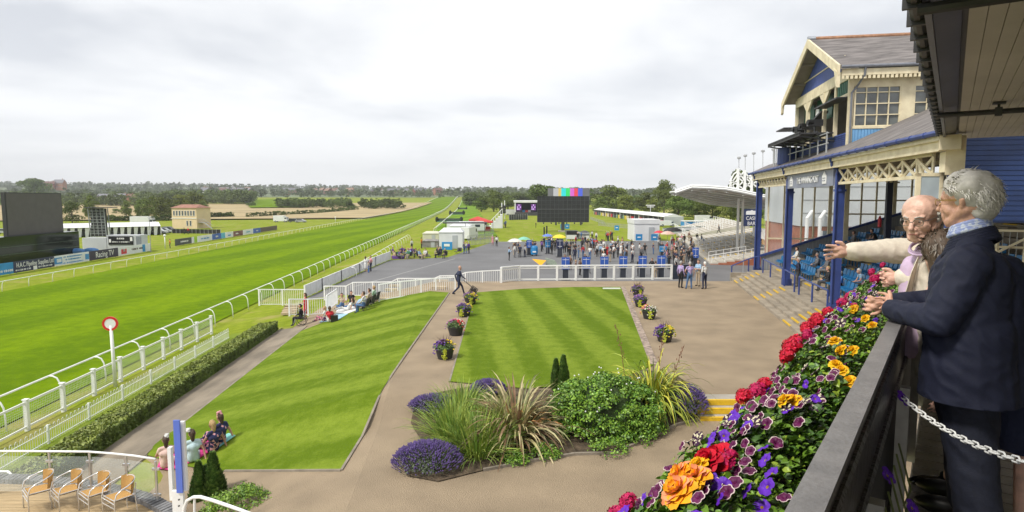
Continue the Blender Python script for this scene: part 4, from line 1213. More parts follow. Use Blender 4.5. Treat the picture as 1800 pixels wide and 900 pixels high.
# -- caravans, tents and trailers left of the tarmac
gc='vans and tents at the left of the betting ring'
def tent(label,px0,px1,pyb,hpx,mat_,d=4,group=gc,gable=True,name='tent',cat='tent',side=None):
 a,c2=at(px0,pyb,T),at(px1,pyb,T);w=c2[0]-a[0];h=hpx/FPX*a[1]
 t=thing(name,label,cat,((a[0]+c2[0])/2,a[1]+d/2,a[2]),0,group)
 m=MB();m.box((0,0,h*.4),(w,d,h*.8));m.build('wall',side or mat_,t,world=False)
 m=MB();e=.12
 if gable:m.add([(-w/2-e,-d/2-e,h*.8),(w/2+e,-d/2-e,h*.8),(w/2+e,d/2+e,h*.8),(-w/2-e,d/2+e,h*.8),(-w/2+w*.15,0,h),(w/2-w*.15,0,h)],[(0,1,5,4),(1,2,5),(2,3,4,5),(3,0,4),(3,2,1,0)])
 else:m.box((0,0,h*.9),(w+.2,d+.2,h*.2))
 m.build('roof',mat_,t,world=False)
 m=MB();m.box((w*.18,-d/2-.03,h*.33),(w*.22,.06,h*.64));m.build('doorway',canvas2,t,world=False)
 return t
tent('big white square tent at the left of the betting ring',772,813,437,36,canvas,4)
tent('low cream trailer tent left of the big white square tent',743,771,424,17,M('cream_canvas',(.55,.54,.42),.7,.06,1),4)
tent('grey open sided stall beneath the cream trailer tent',742,770,435,14,M('grey_stall',(.22,.21,.20),.7,.3,2),2.5)
tent('long low white tent behind the big white square tent',790,826,412,18,canvas,6)
vehicle('van','white van behind the big white tent, side on','van',at(808,409,T),.15,6,2.1,2.6,wcar,'van',gc)
vehicle('caravan','white caravan between the big tent and the red gazebo','caravan',at(829,409,T),.3,6,2.2,2.7,wcar,'caravan',gc)
vehicle('van','white catering van with dark awning right of the big tent','van',at(824,421,T),1.3,5.4,2.1,2.5,wcar,'van',gc)
vehicle('van','small white van behind the caravan near the red gazebo','van',at(842,404,T),.3,5,2.0,2.3,wcar,'van',gc)
m=MB();p=at(818,418,T);m.box(up(p,3.1),(9,2,.25));m.beam(up(p,0),up(p,3.0),.1);m.beam((p[0]+4,p[1],p[2]),(p[0]+4,p[1],p[2]+3),.1);m.beam((p[0]-4,p[1],p[2]),(p[0]-4,p[1],p[2]+3),.1)
tag(m.build('awning',darkm),'flat black awning behind the big white tent','awning')
p=at(786,439,T)
t=thing('ticket_booth','small bright blue box in front of the big white tent','booth',p)
m=MB();m.box(up(p,.62),(1.6,.7,1.2));m.build('body',skyb,t);m=MB();m.box((p[0],p[1]-.37,p[2]+.75),(.9,.03,.4));m.build('panel',whitep,t)
def gazebo(label,px,pyb,w,h,mat_,group=gc,f=T):
 p=at(px,pyb,f);t=thing('gazebo',label,'gazebo',p,0,group)
 for a in(-1,1):
  for b_ in(-1,1):m=MB();m.box((a*w/2,b_*w/2,h*.38),(.07,.07,h*.76));m.build('leg',greym,t,world=False)
 m=MB();q=[(-w/2,-w/2),(w/2,-w/2),(w/2,w/2),(-w/2,w/2)]
 m.add([(x,y,h*.68)for x,y in q]+[(x,y,h*.78)for x,y in q]+[(0,0,h)],[(0,1,5,4),(1,2,6,5),(2,3,7,6),(3,0,4,7),(4,5,8),(5,6,8),(6,7,8),(7,4,8)])
 m.build('canopy',mat_,t,world=False);return t
redc=M('red_canvas',(.50,.05,.04),.7,.1,2)
gazebo('left one of two red topped gazebos beyond the caravans',840,405,4.4,3.6,redc)
gazebo('right red topped gazebo beside the railings',850,407,4.6,3.2,redc)
p=at(848,407,T);m=MB();m.box(up(p,.6),(4,.6,1.2));tag(m.build('counter',redc),'red counter under the right red gazebo','counter')
def barrier_run(label,a,c2,n,h=1.1,group='grey steel crowd barriers'):
 t=thing('steel_barrier',label,'barrier',a,group=group);A,B=Vector(a),Vector(c2)
 m=MB();Z=Vector((0,0,1))
 for z in(.15,h):m.beam(tuple(A+Z*z),tuple(B+Z*z),.05)
 m.build('rail',greym,t);m=MB()
 for k in range(n*10+1):q=A.lerp(B,k/(n*10));m.beam(tuple(q+Z*.15),tuple(q+Z*h),.03 if k%10 else .06)
 m.build('bars',greym,t);return t
barrier_run('grey steel barriers between the big white tent and the grass',at(828,432,T),at(876,427,T),6)
barrier_run('second row of grey steel barriers below the red gazebo',at(822,425,T),at(866,419,T),6)
barrier_run('steel barrier in the gap behind the caravans',at(838,414,T),at(868,412,T),4)
# -- ramp with spectators, speaker masts, stage
a,c2=at(860,401,T),at(884,399,T)
t=thing('grandstand_ramp','white stepped mobile stand left of the concert stage','stand',a)
m=MB();q=Vector(c2)-Vector(a);hh=24/FPX*a[1]
for k in range(6):m.box((a[0]+q.x*(k+1.5)/7,a[1]+2,a[2]+hh*(k+1)/12),(q.x*(7-k)/7,8-k,hh/6-.05))if False else m.box((lerp(a[0],c2[0],.5+k/12),a[1]+2,a[2]+hh*(k+.5)/6),(q.x*(6-k)/6,6,hh/6))
m.build('steps',canvas,t)
m=MB()
for k in range(7):m.beam((lerp(a[0],c2[0],k/6),a[1]-1,a[2]+hh*k/6),(lerp(a[0],c2[0],k/6),a[1]-1,a[2]+hh*k/6+1.6),.12)
m.beam((a[0],a[1]-1,a[2]+1.6),(c2[0],a[1]-1,a[2]+hh+1.6),.2);m.build('handrail',whitep,t)
for px,pt,lab in((882,356.5,'left one of two thin speaker masts beside the concert stage'),(887,352.5,'taller right one of two thin speaker masts beside the stage')):
 p=at(px,385,T);h=(385-pt)/FPX*p[1];t=thing('speaker_mast',lab,'speaker mast',p,group='speaker masts by the stage')
 m=MB();m.beam(p,up(p,h),.35);m.build('mast',whitep,t)
 m=MB()
 for k in range(5):m.box((p[0]-.2,p[1]-.6,p[2]+h*.35+k*h*.085),(1.5,.8,h*.075))
 m.build('speakers',blackp,t)
a,c2=at(905,379,T),at(947,379,T);w=c2[0]-a[0];h=26/FPX*a[1];cx=(a[0]+c2[0])/2;y_=a[1]
t=thing('concert_stage','covered concert stage with purple lit screens beyond the grass','stage',(cx,y_+4,a[2]))
m=MB();m.box((cx,y_+4,a[2]+.8),(w,9,1.6));m.build('deck',darkm,t)
m=MB();m.box((cx,y_+8.4,a[2]+h/2),(w-.3,.3,h-.8));m.build('back_wall',M('stage_black',(.015,.017,.03),.8),t)
m=MB();m.slab([(a[0]-.6,y_-.4,a[2]+h-.9),(a[0]-.6,y_-.4,a[2]+h),(a[0]-.6,y_+9,a[2]+h+.2),(a[0]-.6,y_+9,a[2]+h-.4)],(w+1.2,0,0));m.build('roof',canvas,t)
for s_ in(-1,1):
 m=MB();m.box((cx+s_*(w/2-.15),y_+.1,a[2]+h/2),(.55,.55,h));m.build('tower',canvas,t)
for fx in(-.32,.30):
 m=MB();m.box((cx+fx*w,y_+7.9,a[2]+h*.55),(w*.2,.2,h*.42));sc_=m.build('video_screen',M('stage_screen',(.10,.02,.16),.4,emit=(.20,.05,.30,.5)),t)
 m=MB()
 for k in range(5):m.box((cx+fx*w+(k%3-1)*w*.06,y_+7.75,a[2]+h*(.42+.14*(k//2))),(w*.04,.08,h*.09))
 m.build('lit_motif',M('stage_motif',(.6,.5,.7),.4,emit=(.6,.45,.8,.6)),sc_)
for k in range(5):
 m=MB();m.box((cx+(k-2)*w*.12,y_+3+(k%2),a[2]+2.1),(1.3,.8,1.1));m.build('stage_monitor',[darkm,skyb,redc,canvas,darkm][k],t)
a,c2=at(895,387,T),at(927,386,T)
t=thing('crowd_barrier','dark row of barriers in front of the concert stage','barrier',a);m=MB();m.beam(up(a,1.1),up(c2,1.1),.3,2.1);m.build('panel',M('barrier_black',(.05,.055,.06),.6,.5,1),t)
m=MB()
for k in range(9):q=Vector(a).lerp(Vector(c2),k/8);m.beam(tuple(q+Vector((0,-.3,0))),tuple(q+Vector((0,-.3,2.3))),.12)
m.build('frame',greym,t)
vehicle('van','white van parked left of the concert stage','van',at(899,378,T),.2,6,2.1,2.8,wcar,'van',gc)
# -- big black screen on its post
p=at(990,408,T);Yb=p[1]
def yz(px,py):return DY(px,py,Yb)
t=thing('big_screen','big black panelled screen on a single post in the grass','screen',p)
a,c2=yz(944.5,390.5),yz(1035.5,345)
w,h=c2[0]-a[0],c2[2]-a[2];cx,cz=(a[0]+c2[0])/2,(a[2]+c2[2])/2
m=MB();m.box((cx,Yb+.4,cz),(w,.7,h));m.build('cabinet',M('screen_back',(.022,.024,.028),.55,.25,1),t)
m=MB()
for k in range(13):m.box((lerp(a[0],c2[0],k/12),Yb,cz),(.07,.1,h))
for k in range(7):m.box((cx,Yb-.01,lerp(a[2],c2[2],k/6)),(w,.1,.07 if k!=3 else .22))
m.build('panel_joints',M('screen_rib',(.07,.072,.08),.5),t)
m=MB();m.box((cx,Yb+.4,(p[2]+a[2])/2),(.75,.6,a[2]-p[2]));m.build('post',darkm,t)
m=MB();m.box((cx,Yb+.4,p[2]+.2),(2.2,1.6,.4));m.build('foot',concrete,t)
for k in range(6):
 m=MB();m.box((a[0]+w*(.12+.15*k),Yb-.05,a[2]-.25),(.3,.3,.35));m.build('floodlight',darkm,t)
Y2=Yb+40;t=thing('television_screen','upper screen showing coloured test bars behind the big black screen','screen',(*DY(1000,400,Y2)[:2],T(*DY(1000,400,Y2)[:2])))
a,c2=DY(963,352,Y2),DY(1036.5,330.5,Y2);w=c2[0]-a[0];cz=(a[2]+c2[2])/2;h=c2[2]-a[2]
m=MB();m.box(((a[0]+c2[0])/2,Y2+.4,cz),(w,.7,h));m.build('cabinet',M('screen_grey',(.10,.105,.11),.5),t)
bars=[(.00,.13,(.10,.10,.11)),(.13,.25,(.30,.30,.33)),(.25,.32,(.42,.32,.10)),(.32,.43,(.02,.42,.46)),(.43,.53,(.02,.42,.10)),(.53,.63,(.42,.08,.40)),(.63,.72,(.48,.04,.06)),(.72,.83,(.05,.08,.45)),(.83,1.0,(.09,.09,.10))]
for k,(f0,f1,c_)in enumerate(bars):
 m=MB();m.box((lerp(a[0],c2[0],(f0+f1)/2),Y2-.02,cz),(w*(f1-f0),.08,h*.96));m.build('colour_bar',M('test_bar_%d'%k,c_,.4,.03,1,emit=(*c_,.45)),t)
m=MB()
for s_ in(.2,.8):q=lerp(a[0],c2[0],s_);m.box((q,Y2+.5,(a[2]+T(q,Y2))/2),(.5,.5,a[2]-T(q,Y2)))
m.build('leg',darkm,t)
# white utility boxes under the screen, dark stall with signs
# far right of the betting ring
gm='white marquees beyond the betting ring'
e0,e1=Vector(at(1044,377,T)),Vector(at(1168,396,T))
for i in range(4):
 a,c2=e0.lerp(e1,i/4),e0.lerp(e1,(i+1)/4-.004);a.z=T(a.x,a.y);c2.z=T(c2.x,c2.y)
 t=marquee('food_stall',['farthest white stall roof just right of the big black screen','second white open fronted stall from the big black screen','third white open fronted stall, before the white cube marquee','white open fronted stall partly behind the white cube marquee'][i],'stall',tuple(a),tuple(c2),6,2.5,3.4,5,canvas2,canvas,0,'open fronted stalls right of the big screen')
 dd=(c2-a).normalized()
 for k in range(8):
  m=MB();q=a.lerp(c2,(k+.5)/8);m.box((q.x+.6,q.y+.8,q.z+.7),((c2-a).length/9,.9,1.4),math.atan2(dd.y,dd.x));m.build('counter',[CL['brown'],CL['yellow'],CL['charcoal'],CL['red'],CL['cream'],CL['green'],CL['navy']][(k*3+i)%7],t)
tent('tall white cube marquee with blue banners at the right of the grass',1115,1159,424,38,canvas,7,gm,gable=False,name='marquee',cat='marquee')
for i,px in enumerate((1122,1149)):
 p=at(px,425,T);t=thing('banner',['blue banner at the left corner of the white cube marquee','blue banner at the right corner of the white cube marquee'][i],'banner',p,group='blue square banners')
 hh=11/FPX*p[1];m=MB();m.box((p[0],p[1]-.6,p[2]+.3+hh/2),(hh*1.05,.08,hh));m.build('panel',skyb,t);m=MB();m.box((p[0],p[1]-.66,p[2]+.3+hh*.5),(hh*.5,.04,hh*.18));m.build('emblem',whitet,t)
for i,(px,py)in enumerate(((989,404),(997,404),(1084,407))):
 p=at(px,py,T);t=thing('banner',['small blue banner left of the big screen post','small blue banner right of the big screen post','blue banner tied to barriers on the grass'][i],'banner',p,group='blue square banners')
 m=MB();m.box(up(p,.9),(1.1,.08,1.2));m.build('panel',skyb,t);m=MB();m.box((p[0],p[1]-.06,p[2]+.95),(.5,.04,.22));m.build('emblem',whitet,t)
barrier_run('grey steel barriers on the grass behind the blue banner',at(1052,397,T),at(1112,403,T),9)
barrier_run('grey steel barriers left of the white stalls',at(1038,386,T),at(1062,395,T),6)
for i,(px,w)in enumerate(((1207,17),(1225,19),(1246,20))):
 p=at(px,399,T);s_=p[1]/FPX;t=thing('portable_toilet_block',['bright blue cabin with white roof behind the umbrellas','second bright blue cabin with white roof, further right','dark green cabin with pale roof next to the blue cabins'][i],'cabin',p,group='cabins behind the umbrellas')
 m=MB();m.box(up(p,5*s_),(w*s_*.95,3,10*s_));m.build('body',skyb if i<2 else M('green_cabin',(.06,.14,.12),.5),t);m=MB();m.box(up(p,10.6*s_),(w*s_,3.3,1.4*s_));m.build('roof',canvas,t)
 for k in range(3):m=MB();m.box((p[0]+(k-1)*w*s_*.28,p[1]-1.53,p[2]+4.5*s_),(w*s_*.2,.06,8*s_));m.build('door',M('cabin_blue_door',(.04,.16,.40),.5),t)
a,c2=at(1165,414,T),at(1262,409,T)
t=thing('screen_fence','low white and green panelled fence behind the umbrellas','fence',a);m=MB();m.beam(up(a,.9),up(c2,.9),.1,1.3);m.build('panel',canvas,t);m=MB();m.beam(up(a,1.62),up(c2,1.62),.14,.14);m.beam((a[0],a[1]-.07,a[2]+.8),(c2[0],c2[1]-.07,c2[2]+.8),.04,.22);m.build('trim',M('green_cabin',(.06,.14,.12)),t)
vehicle('parked_car','white car behind the white cube marquee','car',at(1172,398,T),.1,4.6,1.9,1.7,wcar,'van')
vehicle('van','white van among the parked vehicles right of the cube marquee','van',at(1178,393,T),0,6,2.1,2.6,wcar,'van')
vehicle('parked_car','dark car near the right hand trees behind the blue cabins','car',at(1187,395,T),.4,4.4,1.8,1.5,dcar,'car')
vehicle('van','white minibus behind the second blue cabin','van',at(1238,392,T),0,6,2.1,2.6,wcar,'van')
p=at(1143,389,T);h=28/FPX*p[1];m=MB();m.tube([p,up(p,h)],.12,6);m.box(up(p,h),(3.2,.3,.35));m.box(up(p,h*.9),(2.4,.3,.3))
tag(m.build('floodlight_mast',M('mast_paint',(.6,.6,.6),.5)),'thin white floodlight mast among the trees behind the cube marquee','mast')
# white fence at the terrace edge
def front_fence():
 t=thing('terrace_fence','white post and rail fence along the far edge of the gravel terrace','fence',at(1000,492,TT))
 xs=[881,913,946,979,1012,1045.5,1079,1112.6,1146.7,1180]
 P=[at(x,493.5-(x-913)*.008,TT)for x in xs]
 P[0]=at(881,497,TT)
 rail,base,infill=MB(),MB(),MB()
 for q in P:
  m=MB();m.box(up(q,.56),(.15,.15,1.12));m.build('post',whitep,t)
 for a,b_ in zip(P,P[1:]):
  rail.beam(up(a,1.10),up(b_,1.10),.16,.09);rail.beam(up(a,.93),up(b_,.93),.05,.08)
  base.beam(up(a,.10),up(b_,.10),.06,.10)
 for k in range(1,9):
  q=Vector(P[0]).lerp(Vector(P[1]),k/9);infill.beam(tuple(q+Vector((0,0,.1))),tuple(q+Vector((0,0,.95))),.04)
 rail.build('top_rail',whitep,t);base.build('bottom_rail',whitep,t);infill.build('balusters',whitep,t)
 return P
FP=front_fence()
a,c2=FP[-1],at(1215,490,TT)
t=thing('solid_barrier','solid navy panel closing the right end of the white terrace fence','barrier',a)
m=MB();m.beam((a[0]+.1,a[1],a[2]+.53),(c2[0],c2[1],c2[2]+.53),.08,1.02);m.build('panel',M('navy_barrier',(.035,.05,.085),.6,.1,1),t)
m=MB();m.beam((a[0]+.1,a[1],a[2]+1.06),(c2[0],c2[1],c2[2]+1.06),.12,.05);m.build('cap',M('navy_cap',(.05,.06,.1),.5),t)
def stepped(label,P,f,h=1.05,pitch=.13,name='stepped_fence'):
 """baluster fence whose top rail steps down: P = list of (x, y, rail z, base z)"""
 t=thing(name,label,'fence',(P[0][0],P[0][1],P[0][3]))
 r,bl=MB(),MB()
 for i,(a,b_)in enumerate(zip(P,P[1:])):
  r.beam((a[0],a[1],a[2]),(b_[0],b_[1],b_[2]),.06,.07)
  r.beam((a[0],a[1],a[3]+.1),(b_[0],b_[1],b_[3]+.1),.04,.05)
  L=math.dist(a[:2],b_[:2]);n=max(1,int(L/pitch))
  for k in range(1,n):s_=k/n;bl.beam((lerp(a[0],b_[0],s_),lerp(a[1],b_[1],s_),lerp(a[3],b_[3],s_)+.1),(lerp(a[0],b_[0],s_),lerp(a[1],b_[1],s_),lerp(a[2],b_[2],s_)),.022)
 for q in P:m=MB();m.box((q[0],q[1],(q[2]+q[3])/2),(.09,.09,q[2]-q[3]));m.build('post',whitep,t)
 r.build('rail',whitep,t);bl.build('balusters',whitep,t)
 return t
def RP(px,pyr,Y,drop=1.05):q=DY(px,pyr,Y);return(q[0],q[1],q[2],q[2]-drop)
stepped('white baluster fence stepping down to the left behind the walking man',[RP(881,475,44.9),RP(848,476.5,44.9),RP(818,479,45),RP(806,484.5,45),RP(773,485,45.1),RP(763,489.5,45.1),RP(730,489.5,45.2),RP(699,489.5,45.3),RP(688,495.5,45.3),RP(655,496,45.4),RP(620,496.5,45.5),RP(608,503,45.5),RP(570,503,45.6)],None)
stepped('nearer white baluster fence along the head of the striped lawn',[RP(800,487,41),RP(766,489,41,1.1),RP(740,491.5,41,1.1),RP(703,495,41,1.1),RP(666,500,41,1.15)],None)
stepped('low white gate leaf standing open beside the reclining picnickers',[RP(574,520,39),RP(592,508,42.5)],None,pitch=.1,name='open_gate')
stepped('white baluster fence joining the track fence to the path gate',[RP(455,509,45.5,1.2),RP(496,509,46,1.2),RP(536,509,46.3,1.2)],None)
stepped('white baluster gate across the end of the brown path',[RP(508,526,40,1.1),RP(541,526,40.5,1.1),RP(573,524,41,1.1)],None)
# solid white fence between bank and tarmac
SP=[at(x,y,T)for x,y in((536,524),(566,510),(600,494),(632,479.5),(660,467),(686,456.5))]
t=thing('white_panel_fence','solid white boarded fence along the left edge of the tarmac','fence',SP[0])
m=MB();m2=MB()
for a,b_ in zip(SP,SP[1:]):
 m.beam(up(a,.55),up(b_,.55),.04,1.0);m2.beam(up(a,1.07),up(b_,1.07),.09,.06)
 n_=3
 for k in range(n_+1):q=Vector(a).lerp(Vector(b_),k/n_);m2.box((q.x,q.y,q.z+.55),(.12,.12,1.12))
m.build('panel',M('white_boards',(.74,.75,.74),.6,.06,2),t);m2.build('posts',whitep,t)
# low sandstone steps between lawn head and tarmac
stm=M('sandstone',(.42,.33,.21),.85,.2,2)
for i,(A,B)in enumerate((((672,527),(700,503)),((772,507),(779,497)),((508,552),(515,543)))):
 a,c2=at(*A),at(*B);m=MB()
 for k in range(4):q=Vector(a).lerp(Vector(c2),k/4);m.box((q.x,q.y,q.z+.06+.07*k),(1.0,.5,.16))
 struct(m.build('stone_steps',stm))
# umbrellas
def umbrella(label,px,pyb,pyt,wpx_,mats_,shut=False,pole=True):
 p=at(px,pyb,T);s_=p[1]/FPX;H_=(pyb-pyt)*s_;w=wpx_*s_/2;n=8
 t=thing('umbrella',label,'umbrella',p,rnd.uniform(0,1),'umbrellas in the betting ring')
 rings=[(w,H_-w*.42,1),(w*.72,H_-w*.20,0),(w*.38,H_-w*.05,0),(.02,H_,0)]
 for half in range(2 if len(mats_)>1 else 1):
  m=MB();V=[];Fc=[]
  for r,z,sag in rings:
   for j in range(n*2):q=PI*j/n;rr=r*(1 if j%2==0 else .95);V.append((rr*math.cos(q),rr*math.sin(q),z+(.05*w if(j%2 and sag)else 0)))
  for i in range(3):
   for j in range(n*2):
    if len(mats_)>1 and(j//2)%2!=half:continue
    j2=(j+1)%(n*2);Fc.append((i*n*2+j,i*n*2+j2,(i+1)*n*2+j2,(i+1)*n*2+j))
  m.add(V,Fc);m.build('canopy',mats_[half],t,world=False)
 m=MB();m.tube([(0,0,0),(0,0,H_+.12)],.025,6);m.build('pole',greym,t,world=False)
 return t
um=lambda n,c_:M('umbrella_'+n,c_,.7,.06,2)
umbrella('white umbrella at the left end of the betting ring',905,452,419,27,[um('white',(.62,.62,.55))])
umbrella('pale green umbrella overlapping the white one',921,450,416,24,[um('green',(.20,.48,.36))])
umbrella('blue umbrella left of the yellow one',962,447,411,20,[um('blue',(.12,.20,.55))])
umbrella('bright yellow umbrella in the middle of the bookmakers',983,450,412,26,[um('yellow',(.75,.58,.04))])
umbrella('dark grey umbrella beyond the yellow one',1027,432,405,18,[um('dark',(.07,.075,.08))])
umbrella('red umbrella at the left of the right hand group',1158,440,405,20,[um('red',(.55,.04,.06))])
umbrella('pale pink umbrella in front of the big black one',1173,442,406,27,[um('pink',(.66,.45,.38))])
umbrella('large black umbrella above the right hand crowd',1182,438,399,34,[um('black',(.03,.03,.035))])
# overturned orange umbrella and wind break on the tarmac
p=at(949,470,T);m=MB();s_=p[1]/FPX
m.add([(p[0]-14*s_,p[1],p[2]+15*s_),(p[0]+11*s_,p[1]-.3,p[2]+13*s_),(p[0]+1*s_,p[1]-.9,p[2]+4*s_),(p[0]-2*s_,p[1]+.6,p[2]+10*s_)],[(0,2,1),(0,1,3),(0,3,2),(1,2,3)])
tag(m.build('umbrella',um('orange',(.75,.38,.01))),'orange umbrella tipped over behind the white terrace fence','umbrella')
p=at(968,470,T);m=MB();m.slab([(p[0]-.6,p[1],p[2]+1.1),(p[0]-.5,p[1],p[2]+.1),(p[0]+1.0,p[1],p[2]+.0),(p[0]+.5,p[1],p[2]+.8)],(0,.3,0));tag(m.build('wind_break',M('sage_cloth',(.32,.38,.30),.8)),'sage green cloth propped beside the tipped orange umbrella','wind break')
# bookmakers' pitches
def pitch(label,px,pyb,wpx_,hpx_,board=bluep,rz=0.0):
 p=at(px,pyb,T);s_=p[1]/FPX;w=wpx_*s_;H_=hpx_*s_
 t=thing('bookmaker_stand',label,'bookmaker stand',p,rz,'blue bookmaker stands')
 m=MB();m.box((0,0,H_*.74),(w,.12,H_*.52));m.build('board',board,t,world=False)
 m=MB();m.box((0,-.07,H_*.74),(w*.04,.03,H_*.46));m.box((0,-.07,H_*.60),(w*.6,.03,.05));m.box((0,-.07,H_*.9),(w*.8,.03,.04));m.build('strap',whitet,t,world=False)
 for s2 in(-1,1):
  m=MB();m.beam((s2*w*.4,.02,0),(s2*w*.4,.02,H_*.5),.06);m.build('leg',greym,t,world=False)
 m=MB();m.box((0,.25,H_*.24),(w*.8,.45,H_*.46));m.build('cabinet',M('joint_box',(.03,.035,.05),.6),t,world=False)
 m=MB();m.box((0,.1,H_*.02+.02),(w*1.15,1.2,.05));m.build('platform',darkm,t,world=False)
 return t
names=['leftmost','second','third','fourth','fifth','sixth']
for i,px in enumerate((994,1030,1062,1095,1129,1162)):
 pitch(names[i]+' of six blue backed bookmaker stands along the white terrace fence',px,492-i*.6,14,40)
pitch('tall blue bookmaker stand leaning at the right edge of the crowd',1222,470,11,35)
pitch('blue bookmaker stand under the pale green umbrella',930,448,9,26)
pitch('blue bookmaker stand between the blue and yellow umbrellas',963,446,9,24,skyb)
pitch('dark blue bookmaker stand below the yellow umbrella',984,452,12,32,navyp)
pitch('bright blue bookmaker stand near the middle of the ring',1045,436,9,16,skyb)
pitch('bright blue bookmaker stand right of the pink umbrella pole',1165,452,12,20,skyb)
p=at(939,450,T);t=thing('kiosk_cart','bright blue round topped cart left of the yellow umbrella','cart',p);s_=p[1]/FPX
m=MB();m.lathe(up(p,.25),[(6*s_,0),(6.6*s_,.5),(6.4*s_,12*s_),(5*s_,15*s_)],12);m.build('body',skyb,t,smooth=False);m=MB();m.box((p[0],p[1]-6.7*s_,p[2]+8*s_),(6*s_,.06,2.6*s_));m.build('emblem',whitet,t)
for i in range(2):
 for s2 in(-1,):m=MB();m.tube([(p[0]+(i*2-1)*.3,p[1]-.1,p[2]+.13),(p[0]+(i*2-1)*.3,p[1]+.1,p[2]+.13)],.13,10);m.build('wheel',darkm,t)
for i,(px,pt,pb,lab)in enumerate(((956.5,399,420,'left one of two thin black loudspeaker columns on the grass'),(961,397,420,'right one of two thin black loudspeaker columns on the grass'))):
 p=at(px,pb,T);h=(pb-pt)/FPX*p[1];t=thing('speaker_column',lab,'speaker',p,group='loudspeaker columns');m=MB();m.beam(up(p,h*.25),up(p,h),.28);m.build('cabinet',blackp,t);m=MB();m.beam(p,up(p,h*.25),.08);m.box(up(p,.03),(.7,.7,.05));m.build('stand',darkm,t)
for i,(px0,px1,pyb,hp_,mt,lab)in enumerate(((995,1016,421,15,blackp,'black topped stall with white counter right of the yellow umbrella'),(1017,1036,420,11,canvas2,'low grey canopied stall below the big black screen'))):
 a,c2=at(px0,pyb,T),at(px1,pyb,T);s_=a[1]/FPX;t=thing('drinks_stall',lab,'stall',a)
 m=MB();m.slab([up(a,hp_*s_*.55),up(c2,hp_*s_*.55),up(c2,hp_*s_),up(a,hp_*s_)],(0,3,0));m.build('canopy',mt,t);m=MB();m.slab([up(a,.1),up(c2,.1),up(c2,.9),up(a,.9)],(0,.6,0));m.build('counter',canvas,t)
 for q in(a,c2):m=MB();m.beam(q,up(q,hp_*s_),.1);m.build('pole',greym,t)
# people of the betting ring
CR=random.Random(21)
used_xy=[]
def put(pose,px,py,top,bottom,label,hair=None,face=None,f=GT,**kw):
 p=at(px,py,f)
 if pose in('sit','sitlean')and 'z0' not in kw:kw['z0']=0.0
 return person(pose,p,CR.uniform(0,6.28)if face is None else face,top,bottom,label,hair or CR.choice(['brown','black','grey','brown','blonde']),group=kw.pop('group',None),sc_=kw.pop('sc_',CR.uniform(.95,1.05)),**kw)
def crowd(n,x0,x1,y0,y1,tops,where,poses=('stand','folded','phone','hips','stand','point'),group='racegoers in the betting ring',f=T):
 k=0;tries=0
 while k<n and tries<n*30:
  tries+=1
  px,py=CR.uniform(x0,x1),CR.uniform(y0,y1)
  p=at(px,py,f)
  if any(math.dist(p[:2],q)<.65 for q in used_xy):continue
  used_xy.append(p[:2]);top=CR.choice(tops);pose=CR.choice(poses)
  bot='black' if CR.random()<.5 else CR.choice(['navy','charcoal','denim','beige','grey','black'])
  if pose.startswith('dress'):lab='person in a %s dress %s'%(top,where)
  else:lab='person in %s top and %s trousers %s'%(top,bot,where)
  person(pose,p,CR.uniform(0,6.28),top,bot,lab,CR.choice(['brown','black','grey','brown','blonde','white']),CR.choice([0,0,1]),group,CR.uniform(.94,1.06))
  k+=1
D_=['black','navy','charcoal','grey','black','white','blue','navy']
crowd(12,896,937,440,453,['white','black','charcoal','navy'],'by white umbrella')
crowd(13,940,982,430,450,D_+['purple'],'by blue umbrella')
crowd(8,985,1018,440,455,D_,'right of yellow umbrella')
crowd(6,1010,1042,420,434,D_+['red'],'in far middle')
crowd(36,1022,1094,432,456,['white','black','navy','red','white','charcoal','white','light blue'],'in central crowd',poses=('stand','folded','phone','hips','dress','stand'))
crowd(8,1092,1150,438,452,['white','black','white','navy'],'right of centre')
crowd(32,1156,1220,428,464,['black','navy','charcoal','white','red','brown','black','grey','pink'],'in right crowd')
crowd(9,1175,1222,455,474,['black','charcoal','navy','brown'],'before blue stand')
crowd(5,1062,1076,414,424,['white','grey','navy','red'],'on far grass')
crowd(8,990,1160,472,488,['black','charcoal','navy','brown'],'behind terrace fence')
for i,(px,py,po,tp_,bt,lab)in enumerate([(1188,477,'stand','white','black','person in white shirt with dark lanyard before the right crowd'),(1010,458,'stand','navy','navy','person in a navy suit standing alone right of the yellow umbrella'),(895,458,'phone','light blue','black','person in a pale shirt leaning at the left edge of the white umbrella'),(1048,424,'stand','white','navy','person in white top standing alone on the grass, left'),(643,478.5,'dress2','white','denim','woman in a white top at the left of three by the white boarded fence'),(648,479.5,'stand','cream','blue','child in a cream top between two women by the white fence'),(652,477,'hips','pink','navy','woman in pink top and dark jeans by the white fence'),(724,440,'stand','white','charcoal','man in a white shirt standing behind the seated picnickers'),(741,436.5,'stand','orange','black','steward in orange vest behind the seated picnickers'),(816,446,'stand','grey','denim','person in grey at the left of three beside the tarmac'),(820,446,'folded','white','denim','person in white in the middle of three beside the tarmac'),(824,446,'stand','purple','charcoal','person in purple at the right of three beside the tarmac'),(866,431,'dress','pink','pink','woman in a pink dress at the far corner of the tarmac'),(873,433,'stand','white','black','man in white shirt at the far corner of the tarmac'),(942,401,'stand','black','black','distant dark figure on the grass left of the big screen')]):
 put(po,px,py,tp_,bt,lab,f=T,sc_=.72 if 'child' in lab else 1.0)
crowd(12,864,890,395,401,['white','blue','grey','light blue','black'],'by speaker masts',group='racegoers near the stage')
